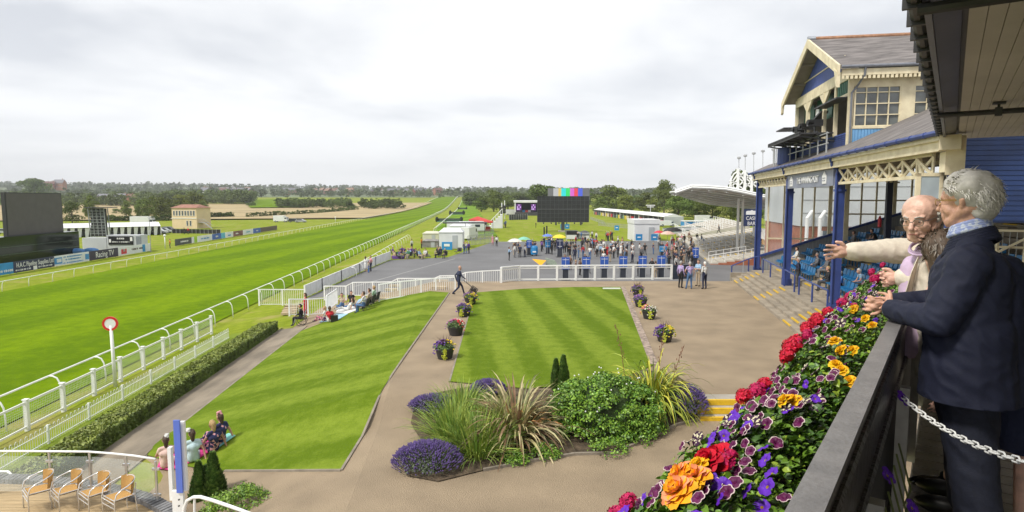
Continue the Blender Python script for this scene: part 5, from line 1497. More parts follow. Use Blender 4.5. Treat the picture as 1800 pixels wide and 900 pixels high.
# seated picnickers on the grass beside the tarmac
def crowd_sit(n,x0,x1,y0,y1,tops,where,f=T,group='people picnicking beside the tarmac'):
 k=0;tries=0
 while k<n and tries<400:
  tries+=1;px,py=CR.uniform(x0,x1),CR.uniform(y0,y1);p=at(px,py,f)
  if any(math.dist(p[:2],q)<.75 for q in used_xy):continue
  used_xy.append(p[:2]);top=CR.choice(tops);pose=CR.choice(['sit','sitlean','ground','sit'])
  bot=CR.choice(['black','denim','charcoal','beige','grey']);rz=CR.uniform(1.5,4.8)
  lab='seated person in %s top and %s trousers %s'%(top,bot,where)
  person(pose,p,rz,top,bot,lab,CR.choice(['brown','black','blonde','grey']),0,group)
  if pose!='ground':camp_chair(p,rz,'folding chair under person in %s %s'%(top,where))
  k+=1
_cc=[]
def camp_chair(p,rz,label,mt=None,group='folding camp chairs'):
 if not _cc:
  t=thing('camp_chair',label,'chair',p,rz,group)
  m=MB();m.box((0,.02,.43),(.5,.46,.03));m.build('seat',mt or CL['charcoal'],t,world=False)
  m=MB();m.slab([(-.26,-.2,.45),(.26,-.2,.45),(.27,-.34,.95),(-.27,-.34,.95)],(0,-.02,0));m.build('backrest',mt or CL['charcoal'],t,world=False)
  for a,b_ in(((-.27,.24,0),(.27,-.22,.45)),((.27,.24,0),(-.27,-.22,.45)),((-.27,-.3,0),(-.27,.24,.45)),((.27,-.3,0),(.27,.24,.45))):
   m=MB();m.tube([a,b_],.012,5);m.build('leg',darkm,t,world=False)
  _cc.append(t);return t
 return dup(_cc[0],p,rz,label,group)
crowd_sit(16,690,762,449,456,['black','purple','white','grey','green','navy','light blue','beige'],'left of tarmac')
crowd_sit(5,765,790,447,455,['black','charcoal','navy'],'beside blue booth')
m=MB();p=at(700,455,T);m.box(up(p,.2),(1.6,.5,.35));tag(m.build('cool_bag',CL['purple']),'purple bag lying at the left end of the picnickers','bag')
for i,px in enumerate((802,808)):camp_chair(at(px,447,T),2+i,['empty dark folding chair left, beside the tarmac edge','empty dark folding chair right, beside the tarmac edge'][i])
crowd(8,1060,1130,455,466,['black','charcoal','white','navy','grey'],'near bookmaker stands')
# the old grandstand with its judge's box
F=Fr(1115)
creamp=M('cream_paint',(.74,.66,.47),.6,.06,2.5,dirt=(.62,.53,.36))
bluepaint=M('royal_blue_paint',(.030,.055,.21),.45,.15,2)
lightblue=M('pale_blue_boards',(.16,.36,.62),.55,.10,3)
slate=M('roof_slate',(.155,.14,.135),.8,.45,1.6,bump=.6,bscale=9,detail=9,stretch=(.6,2.2,1))
gutterb=M('black_gutter',(.03,.03,.032),.5,.3,3)
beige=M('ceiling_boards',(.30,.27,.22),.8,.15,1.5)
yellowp=M('yellow_paint',(.66,.42,.015),.6,.12,6)
stepc=M('weathered_concrete',(.30,.255,.195),.9,.22,1.4,bump=.4,bscale=14,detail=9)
fp=F.p
def fbeam(m,a,b_,w,h=None,mi=None):return m.beam(fp(*a),fp(*b_),w,h,m=mi)
def fbox(m,S0,S1,L0,L1,z0,z1,mi=None):
 P=[fp(S,L,z)for z in(z0,z1)for S,L in((S0,L0),(S0,L1),(S1,L1),(S1,L0))]
 return m.add(P,[(0,3,2,1),(4,5,6,7),(0,1,5,4),(1,2,6,5),(2,3,7,6),(3,0,4,7)],mi)
base=fp(40,12,0)
gs=thing('grandstand','old cream and blue grandstand with lattice brackets, blue columns and tiered blue seats','grandstand',base)
# tiers and steps
m=MB()
for k in range(5):fbox(m,12,48.9-k*.02,7.2+k*.36,7.56+k*.36 if k<4 else 10.0,-.3,.15*(k+1))
m.build('front_steps',stepc,gs)
m=MB()
NT=13
for k in range(NT):fbox(m,14,49.6,10.0+k*.85,10.85+k*.85,-.3,.75+.3*(k+1))
m.build('seating_tier',stepc,gs)
for S0 in(45.8,38.2,30.6):
 m=MB()
 for k in range(5):fbox(m,S0,S0+1.5-(k%2)*.1,7.2+k*.36-.006,7.2+k*.36+.075,.15*(k+1)-.06,.15*(k+1)+.006)
 for k in range(NT):fbox(m,S0,S0+1.3,10.0+k*.85-.006,10.0+k*.85+.09,.75+.3*(k+1)-.06,.75+.3*(k+1)+.006)
 tag(m.build('nosing_stripe',yellowp,gs),'yellow painted step edges')
for S0 in(45.8,38.2,30.6):
 m=MB()
 for k in range(NT-1):fbox(m,S0,S0+1.3,10.0+k*.85+.42,10.85+k*.85-.008,.75+.3*(k+1),.75+.3*(k+1)+.15)
 m.build('gangway_step',stepc,gs)
# columns
for i,S in enumerate((31.2,40.6,50.0)):
 z0=.75 if S<49 else .45
 m=MB();m.box(fp(S,9.25,(z0+7.6)/2),(.34,.34,7.6-z0),-F.a);m.box(fp(S,9.25,z0+.2),(.5,.5,.4),-F.a);m.box(fp(S,9.25,6.4),(.44,.44,.1),-F.a);m.box(fp(S,9.25,3.6),(.38,.38,.08),-F.a)
 cobj=m.build('column',bluepaint,gs)
 m=MB()
 if S in(31.2,40.6,50.0):m.tube([fp(S-.1,8.82,7.85),fp(S-.1,8.82,7.55),fp(S-.1,8.95,7.4),fp(S-.1,9.1,7.34),fp(S-.22,9.02,7.15),fp(S-.22,9.02,z0+.1)],.06,7);m.tube([fp(S-.1,8.82,7.9),fp(S-.1,8.82,7.66)],[.16,.08],8);m.build('rain_pipe',bluepaint,cobj)
for S in(24,32,40.5,48):
 m=MB();m.box(fp(S,14.7,5.6),(.3,.3,6.6),-F.a);m.build('column',M('dark_navy_column',(.012,.016,.05),.5)if S!=48 else creamp,gs)
 m=MB();m.box(fp(S,14.7,7.9),(.55,.55,1.0),-F.a);m.build('capital',creamp,gs)
 m=MB()
 for s_ in(-1,1):m.beam(fp(S,14.7,6.9),fp(S+s_*1.3,14.7,8.1),.14);m.beam(fp(S,14.7,6.9),fp(S,14.7+s_*1.2,8.1),.14)
 m.build('brace',creamp,gs)
# fascia, gutter, lattice
m=MB();fbox(m,20.4,50.9,8.86,9.0,7.42,7.84);fbox(m,20.4,50.9,8.78,8.86,7.72,7.86);fbox(m,20.4,50.9,8.83,8.86,7.42,7.5);m.build('fascia',creamp,gs)
m=MB()
for k in range(31):
 S=20.4+k;m.tube([fp(S+.01,8.68,7.93),fp(S+1.0,8.68,7.93)],.085,8);m.tube([fp(S+.96,8.68,7.93),fp(S+1.02,8.68,7.93)],.10,8)
m.build('gutter',bluepaint,gs)
def lattice(S0,S1,zt,zb,n):
 m=MB();fbox(m,S0,S1,9.1,9.22,zb-.12,zb);fbox(m,S0,S1,9.1,9.22,zt,zt+.12)
 for i in range(n):
  a,b_=lerp(S0,S1,i/n),lerp(S0,S1,(i+1)/n)
  fbeam(m,(a,9.12,zb),(b_,9.12,zt),.05,.10);fbeam(m,(a,9.19,zt),(b_,9.19,zb),.05,.10)
  fbeam(m,(a,9.16,zb),(a,9.16,zt),.05,.09)
 m.build('lattice_panel',creamp,gs)
lattice(21.9,31.0,7.34,6.78,8);lattice(40.9,49.8,7.34,6.95,10)
m=MB()
for S in(21.6,):
 m.beam(fp(22.3,9.16,6.1),fp(22.9,9.16,7.3),.1,.14);m.box(fp(21.0,9.2,7.1),(.3,.5,.6),-F.a)
m.build('corner_bracket',creamp,gs)
# sign
m=MB();fbox(m,31.5,40.4,9.02,9.1,6.62,7.4);sg=m.build('sign_board',M('sign_grey',(.22,.24,.31),.5,.1,1),gs)
text('THE WINNING POST',.5,M('sign_lettering',(.78,.79,.80),.5),sg,fp(35.9,8.995,7.0),(R(90),0,R(-90)-F.a),'lettering',.01,fit=4.3)
def castle(S):
 m=MB();m.slab([fp(S-.3,8.985,6.74),fp(S+.3,8.985,6.74),fp(S+.34,8.985,7.12),fp(S,8.985,7.33),fp(S-.34,8.985,7.12)],tuple(Vector(fp(0,.03,0))))
 e_=m.build('emblem',whitet,sg);m=MB()
 for z_ in(6.88,7.0):fbox(m,S-.22,S+.22,8.965,8.983,z_,z_+.03)
 m.build('emblem_lines',M('sign_grey'),e_)
castle(32.8);castle(39.3)
# roof over the seats
def zr(L):return 7.96+.462*(L-8.8)
m=MB();m.slab([fp(20.4,8.8,zr(8.8)),fp(51,8.8,zr(8.8)),fp(51,10.02,zr(10.02)),fp(20.4,10.02,zr(10.02))],(0,0,.09))
m.slab([fp(20.4,10.02,zr(10.02)),fp(33.2,10.02,zr(10.02)),fp(33.2,17,zr(17)),fp(20.4,17,zr(17))],(0,0,.09))
m.slab([fp(44.0,10.02,zr(10.02)),fp(51,10.02,zr(10.02)),fp(51,15,zr(10.4)),fp(44.0,15,zr(10.4))],(0,0,.09));m.build('roof',slate,gs)
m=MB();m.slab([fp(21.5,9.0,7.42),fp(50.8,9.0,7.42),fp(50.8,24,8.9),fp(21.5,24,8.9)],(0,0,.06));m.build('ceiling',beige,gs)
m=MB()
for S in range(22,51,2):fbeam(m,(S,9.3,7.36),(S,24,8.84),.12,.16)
for L in(12,17,20):fbeam(m,(21.6,L,7.42+.098*(L-9)-.22),(50.5,L,7.42+.098*(L-9)-.22),.14,.2)
m.build('ceiling_beam',beige,gs)
# far end: sloping parapet, glazed windbreak
def zp(L):return 1.78+.34*(L-9.55)
m=MB();m.slab([fp(49.9,9.5,.4),fp(49.9,22,1.5),fp(49.9,22,zp(22)-.06),fp(49.9,9.5,zp(9.5)-.06)],tuple(Vector(fp(50.02,0,0))-Vector(fp(49.9,0,0))))
m.build('end_wall',M('grey_cladding',(.26,.27,.29),.7,.2,2,stretch=(6,6,.3)),gs)
m=MB();fbeam(m,(49.88,9.4,zp(9.4)),(49.88,22,zp(22)),.24,.16);m.build('end_wall_rail',bluepaint,gs)
for L in(9.9,11.0,12.26,13.1,14.2,15.2,16.3,17.3,18.5,19.6,20.8):
 w=.24 if L in(14.2,18.5)else .10
 m=MB();m.box(fp(49.95,L,(zp(L)+8.3)/2),(w,.12,8.3-zp(L)),-F.a)
 if w>.2:m.box(fp(49.95,L,7.2),(.5,.2,.12),-F.a)
 m.build('mullion',creamp,gs)
m=MB()
for a,b_,z in((9.9,14.2,3.05),(14.2,21,5.9),(14.2,21,4.9)):fbeam(m,(49.95,a,z),(49.95,b_,z),.08,.1)
m.build('transom',creamp,gs)
m=MB();m.slab([fp(50.05,9.6,zp(9.6)),fp(50.05,21,zp(21)),fp(50.05,21,8.2),fp(50.05,9.6,7.4)],tuple(Vector(fp(.02,0,0))));m.build('glazing',glass('windbreak_glass',(.8,.86,.86),.10),gs)
# rear wall
m=MB();fbox(m,14,50,21.3,21.5,1,8.9);m.build('rear_wall',M('rear_panels',(.26,.22,.16),.8,.3,.5),gs)
for k in range(7):m=MB();fbox(m,20+k*4,22.2+k*4,21.2,21.3,5.6,7.6);m.build('rear_window',pane,gs)
# blue side rooms next to the balcony
m=MB();fbox(m,21.3,21.42,9.45,17,5.3,8.7);sw=m.build('blue_side_wall',M('deep_blue_boards',(.012,.035,.13),.5,.15,2),gs)
m=MB()
for k in range(22):fbox(m,21.27,21.3,9.45,17,5.36+k*.15,5.36+k*.15+.125)
m.build('weatherboards',M('deep_blue_boards'),sw)
m=MB();fbox(m,21.2,21.44,9.36,9.46,4.4,7.7);m.build('blue_corner_post',bluepaint,gs)
m=MB();fbox(m,21.5,21.6,8.55,8.68,5.2,6.8);fbox(m,21.5,21.6,9.2,9.3,5.2,6.8);fbox(m,21.5,21.6,8.55,9.3,6.7,6.8);m.build('window_frame',creamp,gs)
m=MB();fbox(m,21.52,21.56,8.68,9.2,5.2,6.7);m.build('window',M('hazy_glass',(.38,.44,.48),.15,.1,2),gs)
# judge's box above the roof
S0,S1,LB=33.4,43.8,10.1
SM=(S0+S1)/2;ZE,ZR=12.2,14.8
jb=thing('judges_box',"cream and blue gabled judge's box rising above the grandstand roof",'building',fp(SM,14,7.5))
# side wall facing the balcony
m=MB()
fbox(m,S0,S0+.18,LB,LB+.22,8.3,ZE-.12)
fbox(m,S0+.02,S0+.14,LB+.22,20,11.42,ZE-.1);fbox(m,S0+.02,S0+.14,12.42,13.0,9.5,11.42)
fbox(m,S0+.02,S0+.14,15.2,16.0,9.5,11.42);fbox(m,S0-.01,S0+.14,LB+.22,20,9.40,9.52)
fbox(m,S0+.16,S0+.2,10.1,20,11.4,12.1)
m.build('wall',creamp,jb)
m=MB();m.slab([fp(S0+.05,LB+.22,8.55),fp(S0+.05,12.2,9.4),fp(S0+.05,LB+.22,9.4)],tuple(Vector(fp(.08,0,0))))
for k in range(14):L=LB+.22+k*.14;z0=8.5+(L-10.2)*.465;fbox(m,S0+.02,S0+.05,L+.012,L+.128,min(z0,9.3),9.39)
tag(m.build('siding',lightblue,jb),'pale blue boarded panel')
def jwin(L0,L1,z0,z1,nc,nr):
 m=MB();fbox(m,S0+.10,S0+.12,L0,L1,z0,z1);w=m.build('window',M('judge_pane',(.10,.11,.11),.08,.5,1.2,spec=.8),jb)
 m=MB()
 for i in range(nc+1):L=lerp(L0,L1,i/nc);t_=.045 if 0<i<nc else .08;fbox(m,S0+.03,S0+.10,L-t_/2,L+t_/2,z0,z1)
 zs=[z0]+[lerp(z0,z1-.28,j/(nr-1))for j in range(1,nr)]+[z1]
 for j,z in enumerate(zs):t_=.045 if 0<j<nr else .08;fbox(m,S0+.022,S0+.09,L0,L1,z-t_/2,z+t_/2)
 m.build('glazing_bars',creamp,w)
jwin(LB+.3,12.4,9.52,11.4,4,4);jwin(13.0,15.2,9.52,11.4,4,4)
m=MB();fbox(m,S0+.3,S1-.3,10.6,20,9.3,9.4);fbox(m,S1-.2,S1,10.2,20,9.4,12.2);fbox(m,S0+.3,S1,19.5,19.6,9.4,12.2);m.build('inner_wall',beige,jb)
# eaves board with sawtooth
m=MB();fbox(m,S0-.5,S0-.42,9.6,20,ZE-.34,ZE-.04);m.build('eaves_board',creamp,jb)
m=MB()
for k in range(54):L=9.6+k*.195;fbox(m,S0-.49,S0-.43,L,L+.115,ZE-.50,ZE-.34)
m.build('dentil_trim',creamp,jb)
m=MB();m.tube([fp(S0-.58,9.55,ZE+.06),fp(S0-.58,20,ZE+.06)],.08,8);m.tube([fp(S0-.58,10.6,ZE),fp(S0-.5,10.6,ZE-.35),fp(S0-.08,10.42,ZE-.8),fp(S0-.08,10.2,ZE-1.1),fp(S0-.08,10.2,8.6)],.05,7)
m.build('gutter',M('grey_pipe',(.16,.17,.20),.5),jb)
# roof slopes, along n
ov=.62;sl=(ZR-ZE)/(SM-S0+ov)
for s_ in(-1,1):
 Se=SM+s_*(SM-S0+ov);ze=ZR-sl*(SM-S0+ov)
 m=MB();m.slab([fp(SM,9.5,ZR),fp(Se,9.5,ze),fp(Se,20,ze),fp(SM,20,ZR)],(0,0,.12));m.build('roof_slope',slate,jb)
m=MB();m.tube([fp(SM,9.75,ZR+.14),fp(SM,20,ZR+.14)],.12,8);m.build('ridge_tile',M('terracotta_ridge',(.32,.17,.10),.85,.3,5),jb)
m=MB();m.tube([fp(SM,9.4,ZR+.14),fp(SM,9.8,ZR+.14)],.16,6);m.build('ridge_flashing',M('lead',(.30,.32,.36),.5,.2,3),jb)
# bargeboards
for s_ in(-1,1):
 Se=SM+s_*(SM-S0+ov);ze=ZR-sl*(SM-S0+ov)
 m=MB()
 m.slab([fp(SM,9.38,ZR+.14),fp(SM,9.38,ZR-.34),fp(Se,9.38,ze-.32),fp(Se,9.38,ze+.16)],tuple(Vector(fp(0,.1,0))))
 if s_<0:m.slab([fp(Se+.02,9.36,ze-.2),fp(Se+.02,9.36,ze-.9),fp(Se+.2,9.36,ze-.8),fp(Se+.6,9.36,ze+.1)],tuple(Vector(fp(0,.14,0))))
 else:m.slab([fp(Se+.02,9.36,ze+.1),fp(Se+.02,9.36,ze-.7),fp(Se-.15,9.36,ze-.6),fp(Se-.3,9.36,ze+.1)],tuple(Vector(fp(0,.14,0))))
 m.build('bargeboard',creamp,jb)
m=MB()
for s_ in(-1,1):
 Se=SM+s_*(SM-S0+ov);ze=ZR-sl*(SM-S0+ov)
 m.slab([fp(SM,9.5,ZR-.05),fp(Se,9.5,ze-.05),fp(Se,10.3,ze-.05),fp(SM,10.3,ZR-.05)],(0,0,.03))
for q in(.35,.7):
 S=SM+q*(S1-SM);m.beam(fp(S,9.5,ZR-sl*(S-SM)-.12),fp(S,10.3,ZR-sl*(S-SM)-.12),.1,.12)
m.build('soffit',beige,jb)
# pediment: blue infill and tie beam
zt=12.35
m=MB();m.slab([fp(SM,LB+.12,ZR-.25),fp(S0+.5,LB+.12,zt),fp(S1-.5,LB+.12,zt)],tuple(Vector(fp(0,.08,0))));pd=m.build('pediment',M('faded_blue',(.055,.09,.30),.6,.25,3,stretch=(4,4,.5)),jb)
m=MB();fbox(m,S0+1.2,S1-1.2,LB+.08,LB+.12,13.1,13.16);fbox(m,S0+.3,S1-.3,LB+.02,LB+.12,zt-.1,zt+.02);m.build('batten',creamp,pd)
m=MB();fbox(m,S0,S1,LB,LB+.14,zt-.55,zt-.1)
for S,w in((S1-.12,.24),(41.0,.34),(37.6,.26),(35.6,.2)):fbox(m,S-w/2,S+w/2,LB,LB+.16,9.2,zt-.5)
for S in(41.0,37.6):
 for s_ in(-1,1):m.slab([fp(S,LB+.02,zt-.5),fp(S+s_*1.0,LB+.02,zt-.5),fp(S,LB+.02,zt-1.25)],tuple(Vector(fp(0,.1,0))))
fbox(m,S0+.18,35.5,LB,LB+.12,11.0,11.15);m.build('gable_frame',creamp,jb)
grn=M('green_shutter',(.012,.10,.055),.5,.2,3)
m=MB();fbox(m,37.75,40.8,LB+.5,LB+.55,10.5,11.8);m.build('shutter',grn,jb)
m=MB();fbox(m,S0+.25,35.4,LB+.06,LB+.1,11.15,11.9)
for k in range(7):fbox(m,S0+.25+k*.28,S0+.27+k*.28,LB+.04,LB+.06,11.15,11.9)
m.build('shutter',grn,jb)
m=MB();fbox(m,41.3,43.5,LB+.5,LB+.55,10.6,11.7);m.build('shutter',grn,jb)
m=MB();fbox(m,40.0,40.6,LB+.4,LB+.44,10.7,11.3);m.build('paper_notice',whitet,jb)
m=MB();m.slab([fp(37.7,LB-.1,10.75),fp(40.9,LB-.1,10.2),fp(40.9,LB+.3,10.2),fp(37.7,LB+.3,10.75)],(0,0,.1));m.build('shutter_stay',gutterb,jb)
m=MB();fbox(m,S0+.2,37.4,LB-.5,LB+.1,10.9,10.97);fbox(m,41.8,43.9,LB-1.1,LB+.1,10.35,10.42);m.build('flap_shelf',gutterb,jb)
m=MB();fbox(m,S0+.18,S1-.2,LB+.02,LB+.12,8.3,9.25);ap=m.build('blue_apron',M('faded_blue'),jb)
m=MB()
for k in range(9):fbox(m,S0+.2,S1-.2,LB-.005,LB+.02,8.35+k*.1,8.35+k*.1+.012)
m.build('board_joint',navyp,ap)
m=MB();m.lathe(fp(42.9,LB-.55,8.2),[(.62,0),(.62,1.0),(.58,1.05),(.05,1.05)],18);m.build('water_drum',bluepaint,jb,smooth=False)
m=MB();fbox(m,S0+.4,42,LB-.75,LB-.7,8.75,8.8);fbox(m,S0+.4,42,LB-.75,LB-.7,9.25,9.3)
for k in range(6):fbox(m,34+k*1.5,34.06+k*1.5,LB-.76,LB-.7,8.3,9.35)
m.build('low_rail',greym,jb)
m=MB();fbox(m,35.2,43.0,LB-1.75,LB-.1,9.36,9.44)
for k in range(6):fbeam(m,(35.4+k*1.45,LB-1.75,9.3),(35.4+k*1.45,LB,9.0),.07)
for q in(LB-1.75,LB-.9):fbox(m,35.2,43.0,q,q+.06,9.28,9.5)
cp=m.build('camera_platform',M('platform_mesh',(.035,.035,.038),.6),jb)
for k,S in enumerate((36.4,38.2,39.8)):
 m=MB();c_=fp(S,LB-.7,10.05);m.box(c_,(.75,.3,.34),-F.a+k*.4);m.tube([c_,(c_[0]-.45,c_[1]-.1,c_[2]+.02)],.12,8);m.tube([(c_[0],c_[1],c_[2]-.15),(c_[0],c_[1],9.42)],.05,6);m.build('television_camera',blackp,cp)
m=MB();m.tube([fp(45.2,9.2,8.1),fp(45.2,9.2,9.8)],.05,6)
m.tube([fp(44.6,9.2,8.1),fp(44.6,9.2,9.4)],.03,6);m.build('roof_vent_pipe',greym,gs)
# blue handrails on the steps
def handrail(label,pts,f0,group='blue tubular handrails'):
 t=thing('handrail',label,'handrail',fp(*pts[0][:2],f0),group=group)
 m=MB();m.tube([fp(*p)for p in pts],.045,8)
 m.build('rail',bluepaint,t)
 for p in pts[::1 if len(pts)<4 else 1]:
  g_=.75 if p[1]>8.8 else .15*max(0,int((p[1]-7.2)/.36)+1)
  m=MB();m.tube([fp(p[0],p[1],g_),fp(*p)],.05,8);m.build('post',bluepaint,t)
handrail('blue handrail down the far side of the grandstand steps beside the gravel',[(49.2,7.3,1.0),(49.2,8.5,1.55),(49.2,9.2,1.75)],0)
handrail('blue handrail between the far column and the second column',[(47.0,9.1,1.75),(44.5,9.1,1.72),(41.0,9.1,1.70)],.75)
handrail('blue handrail just right of the second blue column',[(40.0,9.0,1.75),(37.6,9.0,1.72)],.75)
handrail('nearest blue handrail, between second and third columns',[(36.6,9.0,1.75),(34.0,9.0,1.72),(31.4,9.0,1.72)],.75)
m=MB();q=fp(48.95,8.3,0);fbox(m,48.9,49.3,7.2,9.6,-.1,.5);m.build('step_kerb',stepc,gs)
# blue seats
seatm=M('seat_blue',(.02,.16,.36),.4,.12,3)
st=None;SEATL='blue plastic bucket seat in the grandstand rows'
for k in range(8):
 for j in range(36):
  S=29.0+j*.56
  if any(a-.3<S<a+1.6 for a in(45.8,38.2,30.6)):continue
  p=fp(S,10.5+k*.85,.75+.3*(k+1))
  if st is None:
   m=MB();m.box((0,0,.42),(.42,.40,.05));m.slab([(-.21,-.18,.42),(.21,-.18,.42),(.19,-.26,.82),(-.19,-.26,.82)],(0,.04,0));m.box((0,-.1,.2),(.06,.06,.4));m.box((-.21,-.05,.47),(.03,.3,.1));m.box((.21,-.05,.47),(.03,.3,.1))
   st=m.build('stadium_seat',seatm);tag(st,SEATL,'seat','blue seats of the old grandstand');st.location=p;st.rotation_euler.z=R(90)-F.a;NOORD.add(SEATL)
  else:
   o=st.copy();col.objects.link(o);o.location=p
# fire extinguisher on the rear column
p=fp(40.45,14.25,4.35);m=MB();m.lathe(p,[(.09,0),(.10,.03),(.10,.5),(.05,.6),(.03,.68)],10);tag(m.build('fire_extinguisher',redt),'red fire extinguisher on the dark column behind the seats','fire extinguisher')
# people of the grandstand
gg='spectators of the old grandstand'
def sitS(S,k,top,bot,label,hair='grey',pose='sit',dz=0.0,rz=None):
 p=fp(S,10.45+k*.85,.75+.3*(k+1)-.06)
 return person(pose,p,(R(90)-F.a)if rz is None else rz,top,bot,label,hair,0,gg)
data=[(46.9,1,'white','beige','person in a white top on the lowest seats by the far blue column','black'),(41.9,1,'grey','charcoal','person with grey top seated behind the second column','grey'),(41.0,2,'teal','grey','person in teal jacket seated right of the second column','grey'),(40.2,2,'pale green','beige','person in pale green top beside the teal jacket','black'),(39.9,1,'grey','grey','grey haired person in grey behind the person in black','grey'),(37.2,1,'black','black','person all in black on the front seats right of the second column','blonde'),(36.6,0,'black','charcoal','dark clothed person on the lowest row, right of second column','blonde'),(34.6,0,'blue','black','man in a bright blue polo shirt between second and third columns','grey'),(33.6,1,'light blue','charcoal','person in pale blue shirt behind the bright blue polo shirt','white'),(29.8,1,'navy','charcoal','person in navy right of the third column, lower row','brown'),(29.3,0,'navy','navy','person in navy on the lowest row right of the third column','brown'),(29.0,3,'white','grey','person in a white shirt behind the navy clothed people','grey'),(28.2,2,'black','black','person in black above the flowers right of the third column','grey'),(27.4,4,'light blue','beige','person in pale blue above the flower box, near the pointing arm','grey'),(44.6,6,'black','black','person in black with dark hat high up behind the third column','black'),(42.0,7,'charcoal','charcoal','person in charcoal high up near the dark rear column','grey'),(46.2,5,'grey','grey','person in grey in the upper rows near the far end wall','black'),(33.0,3,'black','black','person in black in the middle rows right of third column','brown'),(27.0,1,'beige','beige','person in beige among the lower rows nearest the flowers','brown'),(31.0,4,'white','navy','person in a white blouse in the middle rows under the pointing arm','blonde')]
for i,(S,k,a,b_,lab,h_)in enumerate(data):sitS(S,k,a,b_,lab,h_,'sitlean' if i%3==2 else 'sit')
o=person('phone',fp(40.0,9.75,.75),R(60),'navy','charcoal','person in a navy jacket standing just right of the second blue column','grey',0,gg)
# modern stand further along
brickm=M('red_brick',(.33,.115,.06),.85,.2,2,bump=.3)
mb=thing('bar_building','red brick and white panelled building behind the grandstand glazing','building',fp(68,26,-2))
m=MB();fbox(m,62,78,15.2,44,-2.2,3.5);m.build('brick_wall',brickm,mb)
m=MB();fbox(m,61.9,78.1,15.1,44.2,3.5,8.4);m.build('white_panels',M('white_cladding',(.55,.58,.60),.4,.08,.4),mb)
m=MB()
for z in(4.7,5.9,7.1):fbox(m,61.86,61.9,15.1,44,z,z+.06)
m.build('panel_joint',greym,mb)
for k in range(9):
 L=17+k*2.9;m=MB();fbox(m,61.92,61.99,L,L+1.9,-.8,3.1);w=m.build('window',M('bar_glass',(.20,.25,.28),.1,.3,1),mb)
 m=MB()
 for q in(L,L+.95,L+1.9):fbox(m,61.85,61.92,q-.05,q+.05,-.8,3.1)
 m.build('frame',whitep,w)
for L in(15.5,16.6):m=MB();m.tube([fp(61.2,L,-2),fp(61.2,L,4.3),fp(61.6,L+.5,4.9)],.16,10);m.build('white_pillar',whitep,mb)
ms=thing('terrace_steps','broad concrete terrace steps with white rails below the curved canopy','terrace',fp(90,14,-2))
m=MB();NS=15
for k in range(NS):fbox(m,79.0,128,9.2+k*.95,9.2+(k+1)*.95,-2.3,-1.9+.165*(k+1))
m.build('steps',M('pale_concrete',(.46,.43,.37),.85,.15,1),ms)
m=MB()
for k in range(NS):fbox(m,78.85,79.0,9.2+k*.95,9.2+(k+1)*.95,-2.3,-2.05+.165*(k+1))
m.build('brick_end',brickm,ms)
m=MB()
for S0 in(84,95,106,117):
 for k in range(NS):fbox(m,S0,S0+1.6,9.2+k*.95-.01,9.2+k*.95+.1,-1.97+.165*(k+1),-1.89+.165*(k+1))
m.build('nosing_stripe',yellowp,ms)
for i,(S,La,Lb)in enumerate(((79.1,9.4,17),(83.4,9.5,14),(94.5,9.5,14),(105.5,9.5,14))):
 m=MB();zz=lambda L:-1.9+.174*(L-9.2)+.1
 for h_ in(.5,1.0):fbeam(m,(S,La,zz(La)+h_),(S,Lb,zz(Lb)+h_),.05)
 n_=5
 for k in range(n_+1):L=lerp(La,Lb,k/n_);fbeam(m,(S,L,zz(L)-.1),(S,L,zz(L)+1.0),.05)
 m.build('handrail',whitep,ms)
m=MB();fbox(m,79.2,84,16.0,23,.3,1.3);m.build('raised_bar_deck',M('tan_boards',(.46,.26,.10),.7,.15,1),ms)
m=MB();fbeam(m,(79.2,15.9,2.3),(90,15.9,2.3),.06);fbeam(m,(79.2,15.9,2.3),(79.2,23,2.3),.06)
for k in range(40):fbeam(m,(79.2,15.9+k*.18,1.3),(79.2,15.9+k*.18,2.3),.03)
for k in range(60):fbeam(m,(79.2+k*.18,15.9,1.0),(79.2+k*.18,15.9,2.3),.03)
m.build('deck_rail',whitep,ms)
bleach=thing('open_terrace','far pale standing terrace with rows of white crush rails','terrace',fp(140,12,-2))
m=MB()
for k in range(14):fbox(m,132,172,9.5+k*.95,9.5+(k+1)*.95,-2.3,-1.8+.2*(k+1))
m.build('steps',M('pale_concrete'),bleach)
for k in range(5):
 m=MB()
 for j in range(8):S=133+j*4.6;L=10.5+k*2.4;z=-1.7+.21*(L-9.5);fbeam(m,(S,L,z+1.1),(S+3.2,L,z+1.1),.07);fbeam(m,(S,L,z),(S,L,z+1.1),.07);fbeam(m,(S+3.2,L,z),(S+3.2,L,z+1.1),.07)
 m.build('crush_rail',whitep,bleach)
# curved canopy
cn=thing('curved_canopy','sweeping white curved canopy roof over the modern stand','canopy',fp(95,14,-2))
near=[DY(1187,337,79),DY(1216,327.5,78.5),DY(1246,328.5,78),DY(1277,331,77.5),DY(1306,336.5,77),DY(1336,343,76.5),DY(1375,352,76),DY(1420,363,75.5)]
far=[DY(1178,338,110),DY(1197,343.5,112),DY(1220,351,112),DY(1245,357.5,111),DY(1283,362,110),DY(1331,366,109),DY(1375,368,108),DY(1420,370,107)]
m=MB();V=[];Fc=[]
NN=9
for i in range(8):
 for j in range(NN):
  q=Vector(near[i]).lerp(Vector(far[i]),j/(NN-1));q.z+=.25*math.sin(PI*j/(NN-1))*(.3+i*.06);V.append(tuple(q))
for i in range(7):
 for j in range(NN-1):k=i*NN+j;Fc.append((k,k+1,k+NN+1,k+NN))
V2=[(x,y,z+.16)for x,y,z in V];m.add(V+V2,Fc+[tuple(a+len(V)for a in f_)[::-1]for f_ in Fc]);m.build('roof_sheet',M('canopy_underside',(.50,.47,.42),.7,.12,.3),cn)
m=MB()
for j in range(0,NN,1):
 pts=[V[i*NN+j]for i in range(8)];pts=[(x,y,z-.12)for x,y,z in pts];m.tube(pts,.09 if j else .16,5)
m.build('rib',whitep,cn)
